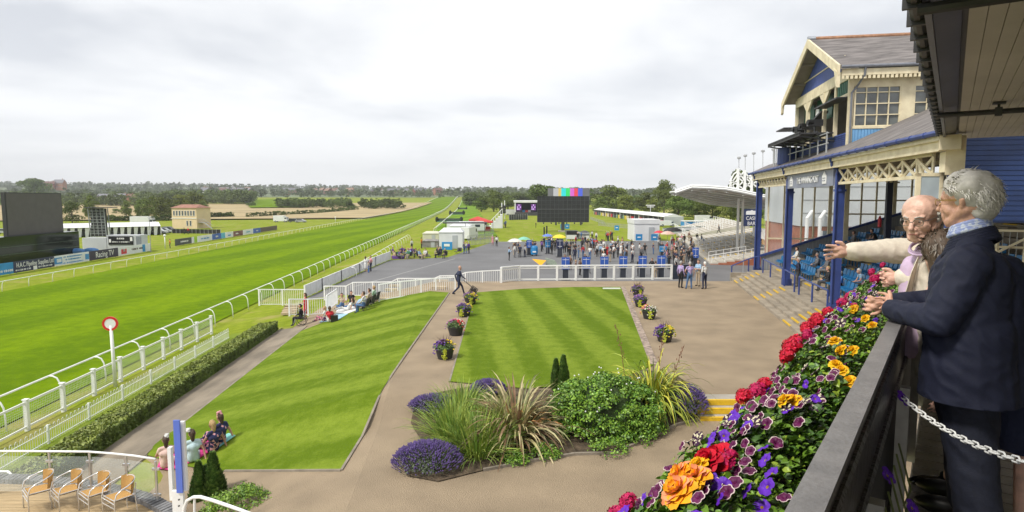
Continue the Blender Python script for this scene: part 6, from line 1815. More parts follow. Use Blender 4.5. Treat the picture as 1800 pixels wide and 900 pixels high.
m=MB();m.tube([(x,y,z+.1)for x,y,z in near],.15,6);m.tube(near[:1]+far[:1],.14,6);m.build('edge_beam',whitep,cn)
m=MB()
for i in range(7):
 for j in range(0,NN-1,2):
  a,b_=Vector(V[i*NN+j]),Vector(V[(i+1)*NN+j+1]);m.beam(tuple(a-Vector((0,0,.5))),tuple(b_-Vector((0,0,.1))),.09)
m.build('bracing',whitep,cn)
for i,(x,y_)in enumerate(((1297,392),(1305,392),(1353,400),(1384,402))):
 p=DY(x,y_,84);m=MB();q=DY(x,350,84);m.beam((p[0],p[1],-1.5),(p[0],p[1],q[2]),.25);m.build('support_post',whitep,cn)
Ym=88
for k,x in enumerate((1297,1309,1321)):
 m=MB();a,b_=DY(x,336,Ym),DY(x,296+k*3,Ym);m.beam(a,b_,.3,.3)
 m.build('mast',whitep,cn)
m=MB()
for(x0,y0,x1,y1)in((1284,324,1297,306),(1284,331,1309,300),(1288,336,1321,306),(1297,300,1309,318),(1297,312,1321,330),(1309,302,1321,318),(1309,312,1337,334),(1321,306,1338,322),(1284,324,1297,336),(1284,316,1309,334),(1321,325,1338,312),(1309,330,1333,306)):
 m.beam(DY(x0,y0,Ym),DY(x1,y1,Ym),.16)
m.tube([DY(x,y_,Ym)for x,y_ in((1283,332),(1284,318),(1290,306),(1300,299))],.1,5);m.tube([DY(x,y_,Ym)for x,y_ in((1322,304),(1333,312),(1338,324),(1336,336))],.1,5)
m.build('mast_bracing',whitep,cn)
for k,(x,y_)in enumerate(((1299,280),(1310,276),(1325,272),(1341,268),(1359,265))):
 m=MB();q=DY(x,y_,92);m.tube([DY(x,320,92),q],.045,5);m.lathe(q,[(.10,0),(.28,.12),(.28,.3),(.05,.4)],8);m.build('aerial',greym,cn)
# bar sign
p=fp(66,11.5,0)
Ys=62;a,c2=DY(1308,367.5,Ys),DY(1333.5,397.5,Ys);w=c2[0]-a[0];h=a[2]-c2[2];cx,cz=(a[0]+c2[0])/2,(a[2]+c2[2])/2
t=thing('bar_sign','navy hanging sign reading CASK BAR','sign',(cx,Ys,T(cx,Ys)))
m=MB();m.box((cx,Ys,cz),(w,.1,h));m.build('board',M('sign_navy',(.022,.035,.10),.5),t)
text('CASK\nBAR',.52,whitet,t,(cx,Ys-.06,cz-h*.2),(R(90),0,0),'lettering',.01,fit=w*.72)
m=MB();q_=[(-.42,.17),(.42,.17),(.42,.36),(.3,.4),(.1,.4),(0,.45),(-.1,.4),(-.3,.4),(-.42,.36)];m.slab([(cx+a_*w*.9,Ys-.08,cz+b2*h)for a_,b2 in q_],(0,.02,0));m.build('emblem',whitet,t)
for s_ in(-.4,.4):m=MB();m.beam((cx+s_*w,Ys+.1,T(cx,Ys)),(cx+s_*w,Ys+.1,a[2]),.07);m.build('post',greym,t)
# people of the modern terraces
def tP(px,py,S_):
 r=ray(px,py)
 t_=20.0
 while t_<300:
  x,y,z=r[0]*t_,r[1]*t_,CAMZ+r[2]*t_
  S,L=x*F.sa+y*F.ca,x*F.ca-y*F.sa
  if 79<S<128 and 9.2<L<23.4:
   g_=-1.9+.165*(int((L-9.2)/.95)+1)
   if z<g_:return(x,y,g_)
  t_+=.15
 return at(px,py,T)
for px,py,po,a_,b_,lab in((1264,411,'walk','black','black','man in black climbing the terrace steps below the canopy'),(1225,424,'sit','black','white','person in black sitting on the pale terrace steps, left'),(1233,425,'sit','grey','denim','person in grey sitting on the pale terrace steps, right'),(1211,424,'stand','brown','beige','person in brown walking at the foot of the terrace steps')):
 person(po,tP(px,py,0),CR.uniform(0,6),a_,b_,lab,'brown',0,'people on the terrace steps')
for k in range(12):
 S,L=CR.uniform(80,88),CR.uniform(16.4,22);c_=CR.choice(['black','charcoal','red','grey','brown','navy'])
 person(CR.choice(['stand','folded','phone','sit']),fp(S,L,1.3 if S<84 else .6),CR.uniform(0,6.2),c_,'black','person in %s top by the bar deck rail'%c_,CR.choice(['brown','black','blonde']),0,'people on the terrace steps')
# garden bed, tubs, picnickers and the deck
def blades(n,r0,L0,L1,w,droop,seed,nm=2,up_=1.0,seg=5,tipw=.15,spread=1.0):
 """arching strap leaves from one crown"""
 r=random.Random(seed);m=MB()
 for i in range(n):
  a=r.uniform(0,2*PI);e=r.uniform(.15,1.35)*spread;L=r.uniform(L0,L1)
  b=Vector((r0*r.random()*math.cos(a),r0*r.random()*math.sin(a),0))
  d=Vector((math.cos(a)*math.sin(e),math.sin(a)*math.sin(e),math.cos(e)*up_)).normalized()
  side=Vector((-math.sin(a),math.cos(a),0));side=(side+Vector((0,0,r.uniform(-.6,.6)))).normalized()
  pts=[];p=b.copy();dr=droop*r.uniform(.5,1.4);k_=r.choice([0,0,1])*.5
  for s_ in range(seg+1):
   pts.append(p.copy());p=p+d*(L/seg);d=(d+Vector((0,0,-dr*(.35+.3*s_)))).normalized()
  ww=w*r.uniform(.6,1.2);mi=r.choice(range(nm))if nm>1 else 0
  V=[];Fc=[]
  for s_,q in enumerate(pts):
   f_=(1-(s_/seg)**2.2)*(1-tipw)+tipw*(s_<seg)
   if s_==0:f_=.7
   V+=[tuple(q-side*ww*f_/2),tuple(q+Vector((0,0,-.12*ww))),tuple(q+side*ww*f_/2)]
  for s_ in range(seg):k=s_*3;Fc+=[(k,k+1,k+4,k+3),(k+1,k+2,k+5,k+4)]
  m.add(V,Fc,mi)
 return m
def leafmound(n,rx,ry,h,size,seed,nm=1,shell=.55,lobes=0):
 """leafy mound; lobes > 0 groups the leaves into tufts"""
 r=random.Random(seed);m=MB()
 L=[]
 for i in range(lobes):
  a=r.uniform(0,6.28);z=r.random()**1.1;q=(1-z**2.6)**.5*(.92+.1*r.random());L.append((q*math.cos(a),q*math.sin(a),z*r.uniform(.85,1.0)))
 for i in range(n):
  if L:
   c_=r.choice(L);d=Vector((r.gauss(0,1),r.gauss(0,1),abs(r.gauss(0,1))+.2)).normalized()
   c=Vector((c_[0]*rx,c_[1]*ry,c_[2]*h))+d*size*r.uniform(1.2,3.2)
   nrm=d
  else:
   a=r.uniform(0,6.28);q=math.sqrt(r.random());z=math.sqrt(max(0,1-q*q));k=r.uniform(shell,1.05)
   c=Vector((q*math.cos(a)*rx*k,q*math.sin(a)*ry*k,z*h*k));nrm=Vector((q*math.cos(a),q*math.sin(a),z+.4)).normalized()
  if c.z<0.01:c.z=.01
  t_=(nrm.orthogonal().normalized());t_=(t_*math.cos(i)+nrm.cross(t_)*math.sin(i)+nrm*r.uniform(-.2,.7)).normalized()
  b_=t_.cross(nrm).normalized();s_=size*r.uniform(.6,1.3)
  m.add([tuple(c),tuple(c+t_*s_*.5+b_*s_*.32),tuple(c+t_*s_),tuple(c+t_*s_*.5-b_*s_*.32)],[(0,1,2,3)],r.randrange(nm))
 return m
def lavender(label,px,py,wpx_,dpx,h,seed):
 p=at(px,py,TT);s_=p[1]/FPX;rx=wpx_*s_/2;ry=dpx*s_/2*1.5
 t=thing('lavender_bush',label,'lavender',p,0,'lavender bushes of the garden bed')
 leafmound(2600,rx,ry,h*.72,.06,seed,shell=.3).build('foliage',M('lavender_leaf',(.10,.13,.075),.7,.3,4),t,world=False)
 r=random.Random(seed);m=MB()
 for i in range(950):
  a=r.uniform(0,6.28);q=math.sqrt(r.random());z=math.sqrt(max(0,1-q*q));b=Vector((q*math.cos(a)*rx,q*math.sin(a)*ry,z*h*.7))
  d=Vector((q*math.cos(a)*.8,q*math.sin(a)*.8,.7)).normalized();e=b+d*r.uniform(.09,.16)
  m.beam(tuple(b),tuple(e),.006,m=1);m.beam(tuple(e),tuple(e+d*.07),.017,m=0)
 m.build('flower_spikes',[M('lavender_purple',(.13,.085,.26),.7,.3,5),M('lavender_leaf')],t,world=False)
 return t
bed=[at(*q,TT)for q in((697,800),(715,838),(770,848),(850,828),(935,812),(1010,800),(1080,798),(1140,772),(1190,748),(1232,738),(1230,690),(1190,662),(1120,648),(1010,655),(900,668),(830,680),(775,690),(728,715),(722,745),(740,775))]
polysheet('planting_bed_soil',bed,.03,soil,f=TT,step=1.2)
m=MB()
for a,b_ in zip(bed[3:9],bed[4:10]):m.beam((a[0],a[1],TT(*a[:2])+.02),(b_[0],b_[1],TT(*b_[:2])+.02),.07,.09)
struct(m.build('bed_kerb',kerbm))
lavender('large lavender mound at the near left corner of the garden bed',752,822,112,62,.62,1)
lavender('long purple lavender bush at the far left edge of the garden bed',763,722,78,40,.42,2)
lavender('small lavender clump behind the grasses beside the lawn corner',858,692,50,22,.38,3)
lavender('lavender bush at the right end of the bed by the yellow steps',1205,722,62,52,.85,4)
def plant(name,label,cat,px,py):p=at(px,py,TT);return thing(name,label,cat,p),p,p[1]/FPX
gy=[M('grass_blade_green',(.15,.26,.035),.6,.35,6),M('grass_blade_yellow',(.30,.38,.06),.6,.3,6)]
for px,py,sc_,sd_,lab in((800,775,1.0,1,'green ornamental grass clump left of the bronze spiky plant'),(840,800,.9,2,'nearest clump of arching grass behind the large lavender mound'),(865,770,.95,3,'arching green grass touching the bronze spiky plant'),(812,728,.8,4,'fine green grass clump behind the long lavender bush')):
 t,p,s_=plant('ornamental_grass',lab,'grass plant',px,py);t['group']='ornamental grasses'
 blades(560,.5*sc_,.8*sc_,1.5*sc_,.026,.22,sd_+40,2,spread=.85).build('blades',gy,t,world=False)
t,p,s_=plant('bronze_flax','big spiky bronze and cream striped flax plant in the middle of the bed','flax plant',908,772)
FXB=[M('flax_cream',(.40,.36,.17),.5,.25,6),M('flax_olive',(.19,.20,.08),.5,.3,6),M('flax_bronze',(.22,.13,.07),.5,.3,6),M('flax_pale',(.48,.40,.22),.5,.2,6)]
blades(430,.35,1.1,2.05,.085,.19,5,4,seg=8).build('leaves',FXB,t,world=False)
blades(130,.30,.8,1.5,.10,.30,6,2,seg=6,spread=1.2).build('dead_leaves',[M('flax_orange',(.50,.25,.09),.6,.3,6),M('flax_straw',(.46,.36,.18),.6,.2,6)],t,world=False)
t,p,s_=plant('yellow_flax','bright yellow striped flax with drooping leaves at the right of the bed','flax plant',1145,712)
blades(430,.45,1.15,2.05,.062,.26,8,3,seg=9).build('leaves',[M('flax_yellow',(.50,.48,.05),.5,.15,6),M('flax_green',(.14,.22,.03),.5,.3,6),M('flax_lime',(.36,.42,.05),.5,.2,6)],t,world=False)
m=MB();rr_=random.Random(4)
for x0,y0,H_,dx in((.25,.3,2.3,.15),(-.7,.5,2.4,-.35),(.5,-.2,1.9,.4)):
 pts=[(x0+dx*q*q,y0,H_*q)for q in(0,.3,.6,.85,1)];m.tube(pts,[.014,.012,.01,.008,.005],5)
 for k in range(16):q=.55+k*.028;m.ball((x0+dx*q*q+rr_.uniform(-.07,.07),y0+rr_.uniform(-.05,.05),H_*q),(.016,.016,.035),5,4)
m.build('flower_stem',M('flax_stem',(.20,.09,.05),.6,.3,8),t,world=False)
shr=[M('shrub_leaf',(.075,.175,.014),.45,.4,3,spec=.5),M('shrub_leaf_tip',(.19,.33,.03),.45,.3,3)]
t,p,s_=plant('green_shrub','large glossy rounded green shrub between the two flax plants','shrub',1062,752)
leafmound(24000,1.62,1.2,1.40,.075,11,2,lobes=300).build('foliage',shr,t,world=False)
m=MB();m.ball((0,0,.3),(1.25,.9,.95),16,10)
for k in range(9):a=k*.7;m.tube([(0,0,0),(.5*math.cos(a),.4*math.sin(a),.6),(1.1*math.cos(a),.8*math.sin(a),1.0)],[.04,.03,.012],5)
m.build('branches',M('shrub_core',(.035,.06,.015),.9,.4,3),t,world=False)
m=MB();rr_=random.Random(3)
for k in range(26):a=rr_.uniform(0,6.28);q=rr_.uniform(.2,.95);c_=Vector((1.75*q*math.cos(a),1.25*q*math.sin(a),1.6*math.sqrt(1-q*q)+.12));m.ball(tuple(c_),.022,6,4)
m.build('blossoms',whitet,t,world=False)
for px,py,w_,lab in((1072,797,.42,'low tuft of the green shrub spilling over the kerb'),(958,803,.3,'small green plant on bare soil at the front of the bed'),(905,812,.28,'tiny leafy plant at the front edge beside the bronze flax'),(1118,775,.5,'low green shrub at the front right of the bed')):
 t,p,s_=plant('small_shrub',lab,'shrub',px,py);leafmound(900,w_,w_*.8,w_*.65,.06,int(px),2,lobes=26).build('foliage',shr,t,world=False)
def conifer(label,px,py,h,w,f=TT,seed=1,group='small dark conifers',name='conifer'):
 p=at(px,py,f);t=thing(name,label,'conifer',p,0,group)
 r=random.Random(seed);m=MB()
 for i in range(int(2600*h)):
  z=r.random()**.8;q=w*(.5+.5*math.sin(PI*min(1,z*1.1+.18)))*(1-z**6)*r.uniform(.7,1.12);a=r.uniform(0,6.28)
  c=Vector((q*math.cos(a),q*math.sin(a),z*h));d=Vector((math.cos(a)*.7+r.gauss(0,.25),math.sin(a)*.7+r.gauss(0,.25),1)).normalized();b_=d.cross(Vector((math.cos(a),math.sin(a),0))).normalized()
  s_=r.uniform(.06,.11);m.add([tuple(c-b_*s_*.45),tuple(c+b_*s_*.45),tuple(c+d*s_)],[(0,1,2)],r.randrange(2))
 m.build('foliage',[M('conifer_dark',(.07,.15,.025),.7,.3,5),M('conifer_light',(.16,.26,.05),.7,.3,5)],t,world=False)
 m=MB();m.tube([(0,0,0),(0,0,h*.85)],[w*.3,.01],8);m.build('trunk',M('shrub_core'),t,world=False)
conifer('slim conifer right one of the pair behind the green shrub',990,690,1.15,.17,seed=2);conifer('slim conifer left one of the pair behind the green shrub',977,688,1.0,.13,seed=3)
# yellow nosed steps at the right end of the bed
sx=at(1231,740,TT)[0];sy=at(1231,740,TT)[1]
m=MB();y2=MB()
for k in range(3):
 m.box((sx+2.5,sy+.3+k*.33,-.45+.075+.15*k),(5.0,.6,.15));y2.box((sx+2.5,sy+k*.33-.008,-.45+.075+.15*k),(5.0,.02,.13));y2.box((sx+2.5,sy+k*.33+.05,-.45+.153+.15*k),(5.0,.12,.012))
t=thing('garden_steps','three shallow steps with bright yellow edges at the right of the bed','steps',(sx+2.5,sy,-.45))
m.build('step',concrete,t);y2.build('yellow_edge',yellowp,t)
# flower tubs
tubm=M('tub_plastic',(.03,.03,.032),.5,.2,3)
fcol={'purple':M('bloom_purple',(.12,.04,.28),.6,.35,9),'yellow':M('bloom_yellow',(.70,.52,.03),.6,.15,9),'lime':M('creeping_lime',(.42,.46,.03),.6,.2,9),'pink':M('bloom_pink',(.55,.08,.20),.6,.3,9),'red':M('bloom_red',(.55,.02,.03),.6,.2,9),'white':M('bloom_white',(.65,.62,.55),.6,.1,9),'mauve':M('bloom_mauve',(.25,.12,.30),.6,.3,9)}
def tub(label,px,py,cols,spike,seed,sc_=1.0):
 p=at(px,py,TT);t=thing('flower_tub',label,'flower tub',p,seed,'flower tubs beside the square lawn');r=random.Random(seed)
 m=MB();m.lathe((0,0,0),[(.25,0),(.27,.02),(.345,.30),(.36,.36),(.375,.37),(.375,.41),(.33,.41),(.32,.36)],18);m.build('tub',tubm,t,world=False,smooth=False)
 leafmound(700,.42,.42,.26,.07,seed,1,shell=.4)
 lm=leafmound(700,.44,.44,.26,.08,seed,1,shell=.4);lm.v=[(x,y,z+.38)for x,y,z in lm.v];lm.build('foliage',M('tub_leaf',(.06,.11,.02),.6,.4,5),t,world=False)
 for c_ in cols:
  m=MB();a0=r.uniform(0,6.28)
  for k in range(34):
   a=a0+r.gauss(0,.75);q=r.uniform(.3,1.08);z=.40+.27*math.sqrt(max(0,1-min(1,q)**2))+r.uniform(-.04,.05)-(.12 if q>1 else 0)
   m.ball((.43*q*math.cos(a),.43*q*math.sin(a),z),(.036,.036,.026),6,4)
  m.build('blooms',fcol[c_],t,world=False)
 if 'lime' in cols or 'yellow' in cols:
  m=MB();a0=-1.6+r.uniform(-.4,.4)-seed
  for k in range(60):m.ball((.39*math.cos(a0+r.gauss(0,.14)),.39*math.sin(a0+r.gauss(0,.14)),r.uniform(.06,.44)),(.028,.028,.03),5,4)
  m.build('trailing_leaves',fcol['lime'],t,world=False)
 if spike:
  b_=blades(34,.05,.3,.62,.03,.06,seed,1,spread=.65);b_.v=[(x,y,z+.45)for x,y,z in b_.v];b_.build('spiky_leaves',M('cordyline',(.10,.045,.04),.5,.3,5),t,world=False)
 t.scale=(sc_,)*3
tub('nearest tub left of the square lawn, purple and yellow flowers with dark spike',782,630,['purple','mauve','yellow','purple'],True,1)
tub('second tub left of the square lawn, pink and red flowers',801,589,['pink','red','mauve','white'],False,2)
tub('third tub left of the square lawn, purple and yellow flowers',816,556,['purple','yellow','mauve'],False,3)
tub('farthest tub left of the square lawn, near the walking man',827,535,['yellow','purple','mauve'],False,4)
tub('nearest tub right of the square lawn with tall dark spiky leaves',1168,600,['purple','yellow','lime','purple'],True,5)
tub('second tub right of the square lawn, cream and white flowers',1141,560,['white','yellow','pink'],False,6)
tub('third tub right of the square lawn, deep purple flowers',1126,539,['purple','purple','yellow','mauve'],False,7)
tub('farthest tub right of the square lawn with thin dark spike',1121,520,['purple','mauve','yellow'],True,8)
# walking man with basket trolley, men talking
pw_=at(806,519)
person('walk',pw_,R(-72),'navy','navy','bald man in a navy suit striding along pushing a small basket trolley',None,0,sc_=1.06)
p=at(830,520);t=thing('basket_trolley','dark wheeled basket trolley pushed by the striding man in navy','trolley',p)
m=MB()
for s_ in(-1,1):m.tube([(p[0]-.55,p[1]+s_*.14,p[2]+1.0),(p[0]+.0,p[1]+s_*.14,p[2]+.55),(p[0]+.18,p[1]+s_*.14,p[2]+.1)],.014,5)
m.build('handle',darkm,t);m=MB();rm=Matrix.Rotation(R(35),3,'Y')
for a in(-1,1):
 for k in range(5):m.beam(tuple(Vector(p)+Vector((.06,0,.32))+rm@Vector((-.2+k*.1,a*.2,-.22))),tuple(Vector(p)+Vector((.06,0,.32))+rm@Vector((-.2+k*.1,a*.2,.24))),.03)
 for k in range(4):m.beam(tuple(Vector(p)+Vector((.06,0,.32))+rm@Vector((-.22,a*.2,-.2+k*.14))),tuple(Vector(p)+Vector((.06,0,.32))+rm@Vector((.22,a*.2,-.2+k*.14))),.03)
m.box((p[0]+.08,p[1],p[2]+.3),(.34,.34,.3));m.build('basket',M('wicker_dark',(.07,.055,.05),.8,.3,20),t)
for s_ in(-1,1):m=MB();m.tube([(p[0]+.18,p[1]+s_*.2,p[2]+.1),(p[0]+.18,p[1]+s_*.24,p[2]+.1)],.1,10);m.build('wheel',darkm,t)
g4='four men talking on the gravel'
ctr=at(1216,504)
for px,py,po,a_,b_,lab,h_ in((1196,506,'stand','lilac','black','man in a lilac shirt and black trousers, leftmost of four talking men','grey'),(1212,508,'hips','lilac','denim','man in a purple striped shirt and blue jeans among four talking men','grey'),(1227,503,'folded','light blue','beige','man in beige trousers, farthest back of the four talking men','brown'),(1238,508,'phone','white','navy','man in a white shirt and navy trousers, rightmost of four','white')):
 p=at(px,py);person(po,p,face_to(p,ctr)if px!=1212 else .1,a_,b_,lab,h_,0,g4,sc_=1.04)
person('stand',at(1152,489.5),.3,'navy','beige','man in navy jacket and beige trousers leaning at the white terrace fence','brown')
# picnickers on the striped lawn
def rug(label,pts,mt,name='picnic_rug',f=GT,z=.05):
 m=MB();P=[at(*q,f)for q in pts];n_=len(P)
 vs=[(q[0],q[1],q[2]+z)for q in P];c_=tuple(sum(v[i]for v in vs)/n_ for i in range(3));m.slab(vs,(0,0,.015))
 return tag(m.build(name,mt),label,'picnic rug')
rug('bright pink picnic rug under the four seated women',[(276,826),(300,830),(345,812),(402,776),(384,768),(330,786),(284,806)],M('rug_pink',(.55,.04,.22),.9,.35,5))
rug('turquoise picnic mat beside the woman in the floral dress',[(372,800),(414,770),(402,766),(372,780)],M('rug_turquoise',(.22,.55,.50),.8,.1,5),z=.075)
flor=M('cloth_floral',(.12,.06,.12),.85,.2,5)
def floral(name,c1,c2,c3,scale=14):
 m,nt,b_=_mat(name);N,L=nt.nodes,nt.links;tc=N.new('ShaderNodeTexCoord');v=N.new('ShaderNodeTexVoronoi');v.inputs['Scale'].default_value=scale;L.new(tc.outputs['Object'],v.inputs['Vector'])
 r_=N.new('ShaderNodeValToRGB');r_.color_ramp.interpolation='CONSTANT';e_=r_.color_ramp.elements;e_[0].position=0;e_[0].color=(*c1,1);e_[1].position=.42;e_[1].color=(*c2,1);q=e_.new(.7);q.color=(*c3,1)
 L.new(v.outputs['Color'],r_.inputs[0]);L.new(r_.outputs[0],b_.inputs['Base Color']);b_.inputs['Roughness'].default_value=.85;return m
CL['navy floral']=floral('cloth_navy_floral',(.02,.025,.09),(.60,.30,.33),(.03,.03,.10));CL['pink floral']=floral('cloth_pink_floral',(.62,.30,.34),(.02,.02,.08),(.55,.08,.25))
CL['pale pink']=M('cloth_pale_pink',(.66,.47,.42),.85,.12,7);CL['ice blue']=M('cloth_ice_blue',(.46,.60,.64),.85,.12,7)
gp='four women picnicking on the striped lawn'
def gsit(px,py,rz,a_,b_,lab,h_,grp=gp,pose='ground',sk=0,f=GT):return person(pose,at(px,py,f),rz,a_,b_,lab,h_,sk,grp,z0=.03)
oA=gsit(294,824,R(30),'pale pink','pale pink','woman with long dark hair in a pale pink dress, leftmost on the rug','brown')
oB=gsit(340,813,R(35),'ice blue','ice blue','woman in an ice blue dress with white headpiece, seen from behind','brown')
oC=gsit(375,796,R(60),'navy floral','pink floral','blonde woman in a navy and pink floral dress on the rug','blonde',sk=1)
oD=gsit(388,782,R(70),'navy floral','navy floral','woman in navy floral dress and pink and white hat, farthest on rug','brown')
for o,(dx,dz),mt in((oA,(.05,.07),CL['white']),(oB,(-.08,.07),CL['white']),(oD,(0,.05),CL['pink'])):
 m=MB();r=random.Random(int(dz*100));
 for k in range(9):m.ball((dx+r.uniform(-.05,.05),r.uniform(-.06,.04),.92+dz*.6+r.uniform(-.02,.05)),(.05,.045,.03),7,5)
 m.build('hat',mt,o,world=False,smooth=True)
g2='picnickers at the head of the striped lawn'
p=at(529,572);t=thing('wheelchair','black wheelchair parked at the end of the brown path','wheelchair',p,R(100))
m=MB();m.box((0,0,.5),(.46,.44,.06));m.build('seat',blackp,t,world=False);m=MB();m.slab([(-.23,-.2,.52),(.23,-.2,.52),(.23,-.27,.98),(-.23,-.27,.98)],(0,-.03,0));m.build('backrest',blackp,t,world=False)
for s_ in(-1,1):
 m=MB();
 for k in range(20):q=k*PI/10;q2=(k+1)*PI/10;m.beam((s_*.28,-.05+.3*math.cos(q),.3+.3*math.sin(q)),(s_*.28,-.05+.3*math.cos(q2),.3+.3*math.sin(q2)),.03)
 for k in range(5):q=k*PI/5;m.beam((s_*.28,-.05+.29*math.cos(q),.3+.29*math.sin(q)),(s_*.28,-.05-.29*math.cos(q),.3-.29*math.sin(q)),.01)
 m.build('wheel',darkm,t,world=False);m=MB();m.tube([(s_*.24,.3,.5),(s_*.22,.42,.12)],.015,5);m.tube([(s_*.24,-.2,.5),(s_*.24,-.36,1.0)],.015,5);m.build('frame',greym,t,world=False)
person('sit',(p[0],p[1],p[2]),R(100),'black','black','person in black sitting in the black wheelchair','black',0,g2)
person('dress2',at(538,561),R(100),'red','red','woman in a bright red dress standing beside the wheelchair','brown',0,g2)
gsit(571,566,R(80),'white','pink floral','woman in a white hat and pink skirt next to the wheelchair','blonde',g2)
gsit(580,567,R(20),'red','white','woman in a red and white dress on the blue mat','brown',g2)
m=MB();p=at(588,566);m.box(up(p,.22),(.42,.3,.4),.3);m.tube([(p[0]-.12,p[1],p[2]+.4),(p[0],p[1],p[2]+.55),(p[0]+.12,p[1],p[2]+.4)],.012,5);tag(m.build('cool_box',blackp),'black cool box standing on the light blue mat','cool box')
rug('light blue and white mat right of the black cool box',[(560,568),(592,565),(612,553),(590,553)],M('rug_blue',(.30,.48,.58),.9,.3,4))
rug('large white picnic sheet under the woman lying in white',[(590,551),(610,553),(626,547),(622,536),(596,540)],M('rug_white',(.66,.66,.66),.9,.06,3))
gsit(612,547,R(75),'white','white','woman in white lying back on the white picnic sheet','brown',g2,'recline')
gsit(601,540,R(170),'beige','denim','tanned person sitting behind the woman in white','brown',g2)
gsit(618,536,R(200),'black','black','person in black sitting near the head of the white sheet','black',g2)
gsit(628,541,R(110),'light blue','denim','person in blue reclining right of the white sheet','blonde',g2,'recline')
for px,py,a_,b_,lab,h_ in((640,547,'white','denim','woman in white top and jeans on a low chair','brown'),(650,541,'beige','black','woman in beige top on a low chair, second from right','brown'),(658,535,'pale green','black','woman in green top on the rightmost low chair','blonde')):
 p=at(px,py);person('sit',(p[0],p[1],p[2]-.12),R(80),a_,b_,lab,h_,0,g2);camp_chair((p[0],p[1],p[2]-.1),R(80),'low folding chair under the '+lab.split(' on ')[0])
# deck at the bottom left
DZ=-.88
deckm=M('deck_boards',(.42,.31,.17),.8,.18,1.2,bump=.3,stretch=(1,14,1))
edge=[G(-260,842,DZ),G(-60,844,DZ),G(60,848,DZ),G(140,856,DZ),G(210,868,DZ),G(262,884,DZ),G(300,905,DZ),G(325,960,DZ),G(330,1080,DZ)]
m=MB();k=len(edge);poly=[(q[0],q[1])for q in edge]+[(edge[-1][0],3.0),(edge[0][0],3.0)]
m.prism([(q[0],q[1])for q in poly][::-1],-2.4,DZ-.02);dk=struct(m.build('deck',deckm))
m=MB()
for i in range(90):
 y0=edge[0][1]-.05-i*.145
 if y0<3.2:break
 xs=edge[-1][0]
 for a,b_ in zip(edge,edge[1:]):
  if b_[1]<=y0<=a[1]:xs=lerp(a[0],b_[0],(a[1]-y0)/(a[1]-b_[1]+1e-6));break
 if xs>edge[0][0]:m.box(((xs+edge[0][0])/2,y0,DZ-.01),(xs-edge[0][0]-.1,.132,.03))
struct(m.build('deck_boards',deckm))
m=MB();cob=M('cobble_grey',(.17,.17,.175),.8,.4,3,bump=.5);rr_=random.Random(2)
for a,b_ in zip(edge,edge[1:]):
 L=math.dist(a,b_);n_=max(1,int(L/.11));d=math.atan2(b_[1]-a[1],b_[0]-a[0])
 for j in range(n_):q=Vector(a).lerp(Vector(b_),(j+.5)/n_);m.box((q.x,q.y+.02,DZ+.05),(.085,.32,.12+rr_.uniform(0,.03)),d+.15)
struct(m.build('cobbled_edge',cob))
# glass balustrade with curved handrail
HZ=DZ+1.08
hr=[G(x,y,HZ)for x,y in((-200,796),(-60,793),(40,793),(100,793.5),(155,794),(195,797),(235,801),(273,807))]
t=thing('glass_balustrade','curved glass balustrade with steel posts around the deck','balustrade',(hr[4][0],hr[4][1],DZ))
chrome=M('brushed_steel',(.60,.60,.62),.3,.08,4,metal=.7)
m=MB();m.tube(hr,.026,8);m.build('handrail',whitep,t,smooth=True)
pp=[G(x,y,HZ)for x,y in((-130,794.5),(-30,793),(86,793.5),(157,794),(221,799.5),(273,807))]
for q in pp:
 m=MB();m.tube([(q[0],q[1],DZ),(q[0],q[1],HZ if q is not pp[-1]else HZ-.05)],.028,8)
 for h_ in(.25,.85):m.box((q[0],q[1],DZ+h_),(.16,.05,.05))
 m.build('post',chrome,t,smooth=False)
gl=glass('balustrade_glass',(.80,.88,.86),.13,.03)
for a,b_ in zip(pp,pp[1:]):
 A,B=Vector(a),Vector(b_);d=(B-A).normalized();A=A+d*.06;B=B-d*.06
 m=MB();m.slab([(A.x,A.y,DZ+.12),(B.x,B.y,DZ+.12),(B.x,B.y,HZ-.12),(A.x,A.y,HZ-.12)],(0,.012,0));m.build('glass_panel',gl,t)
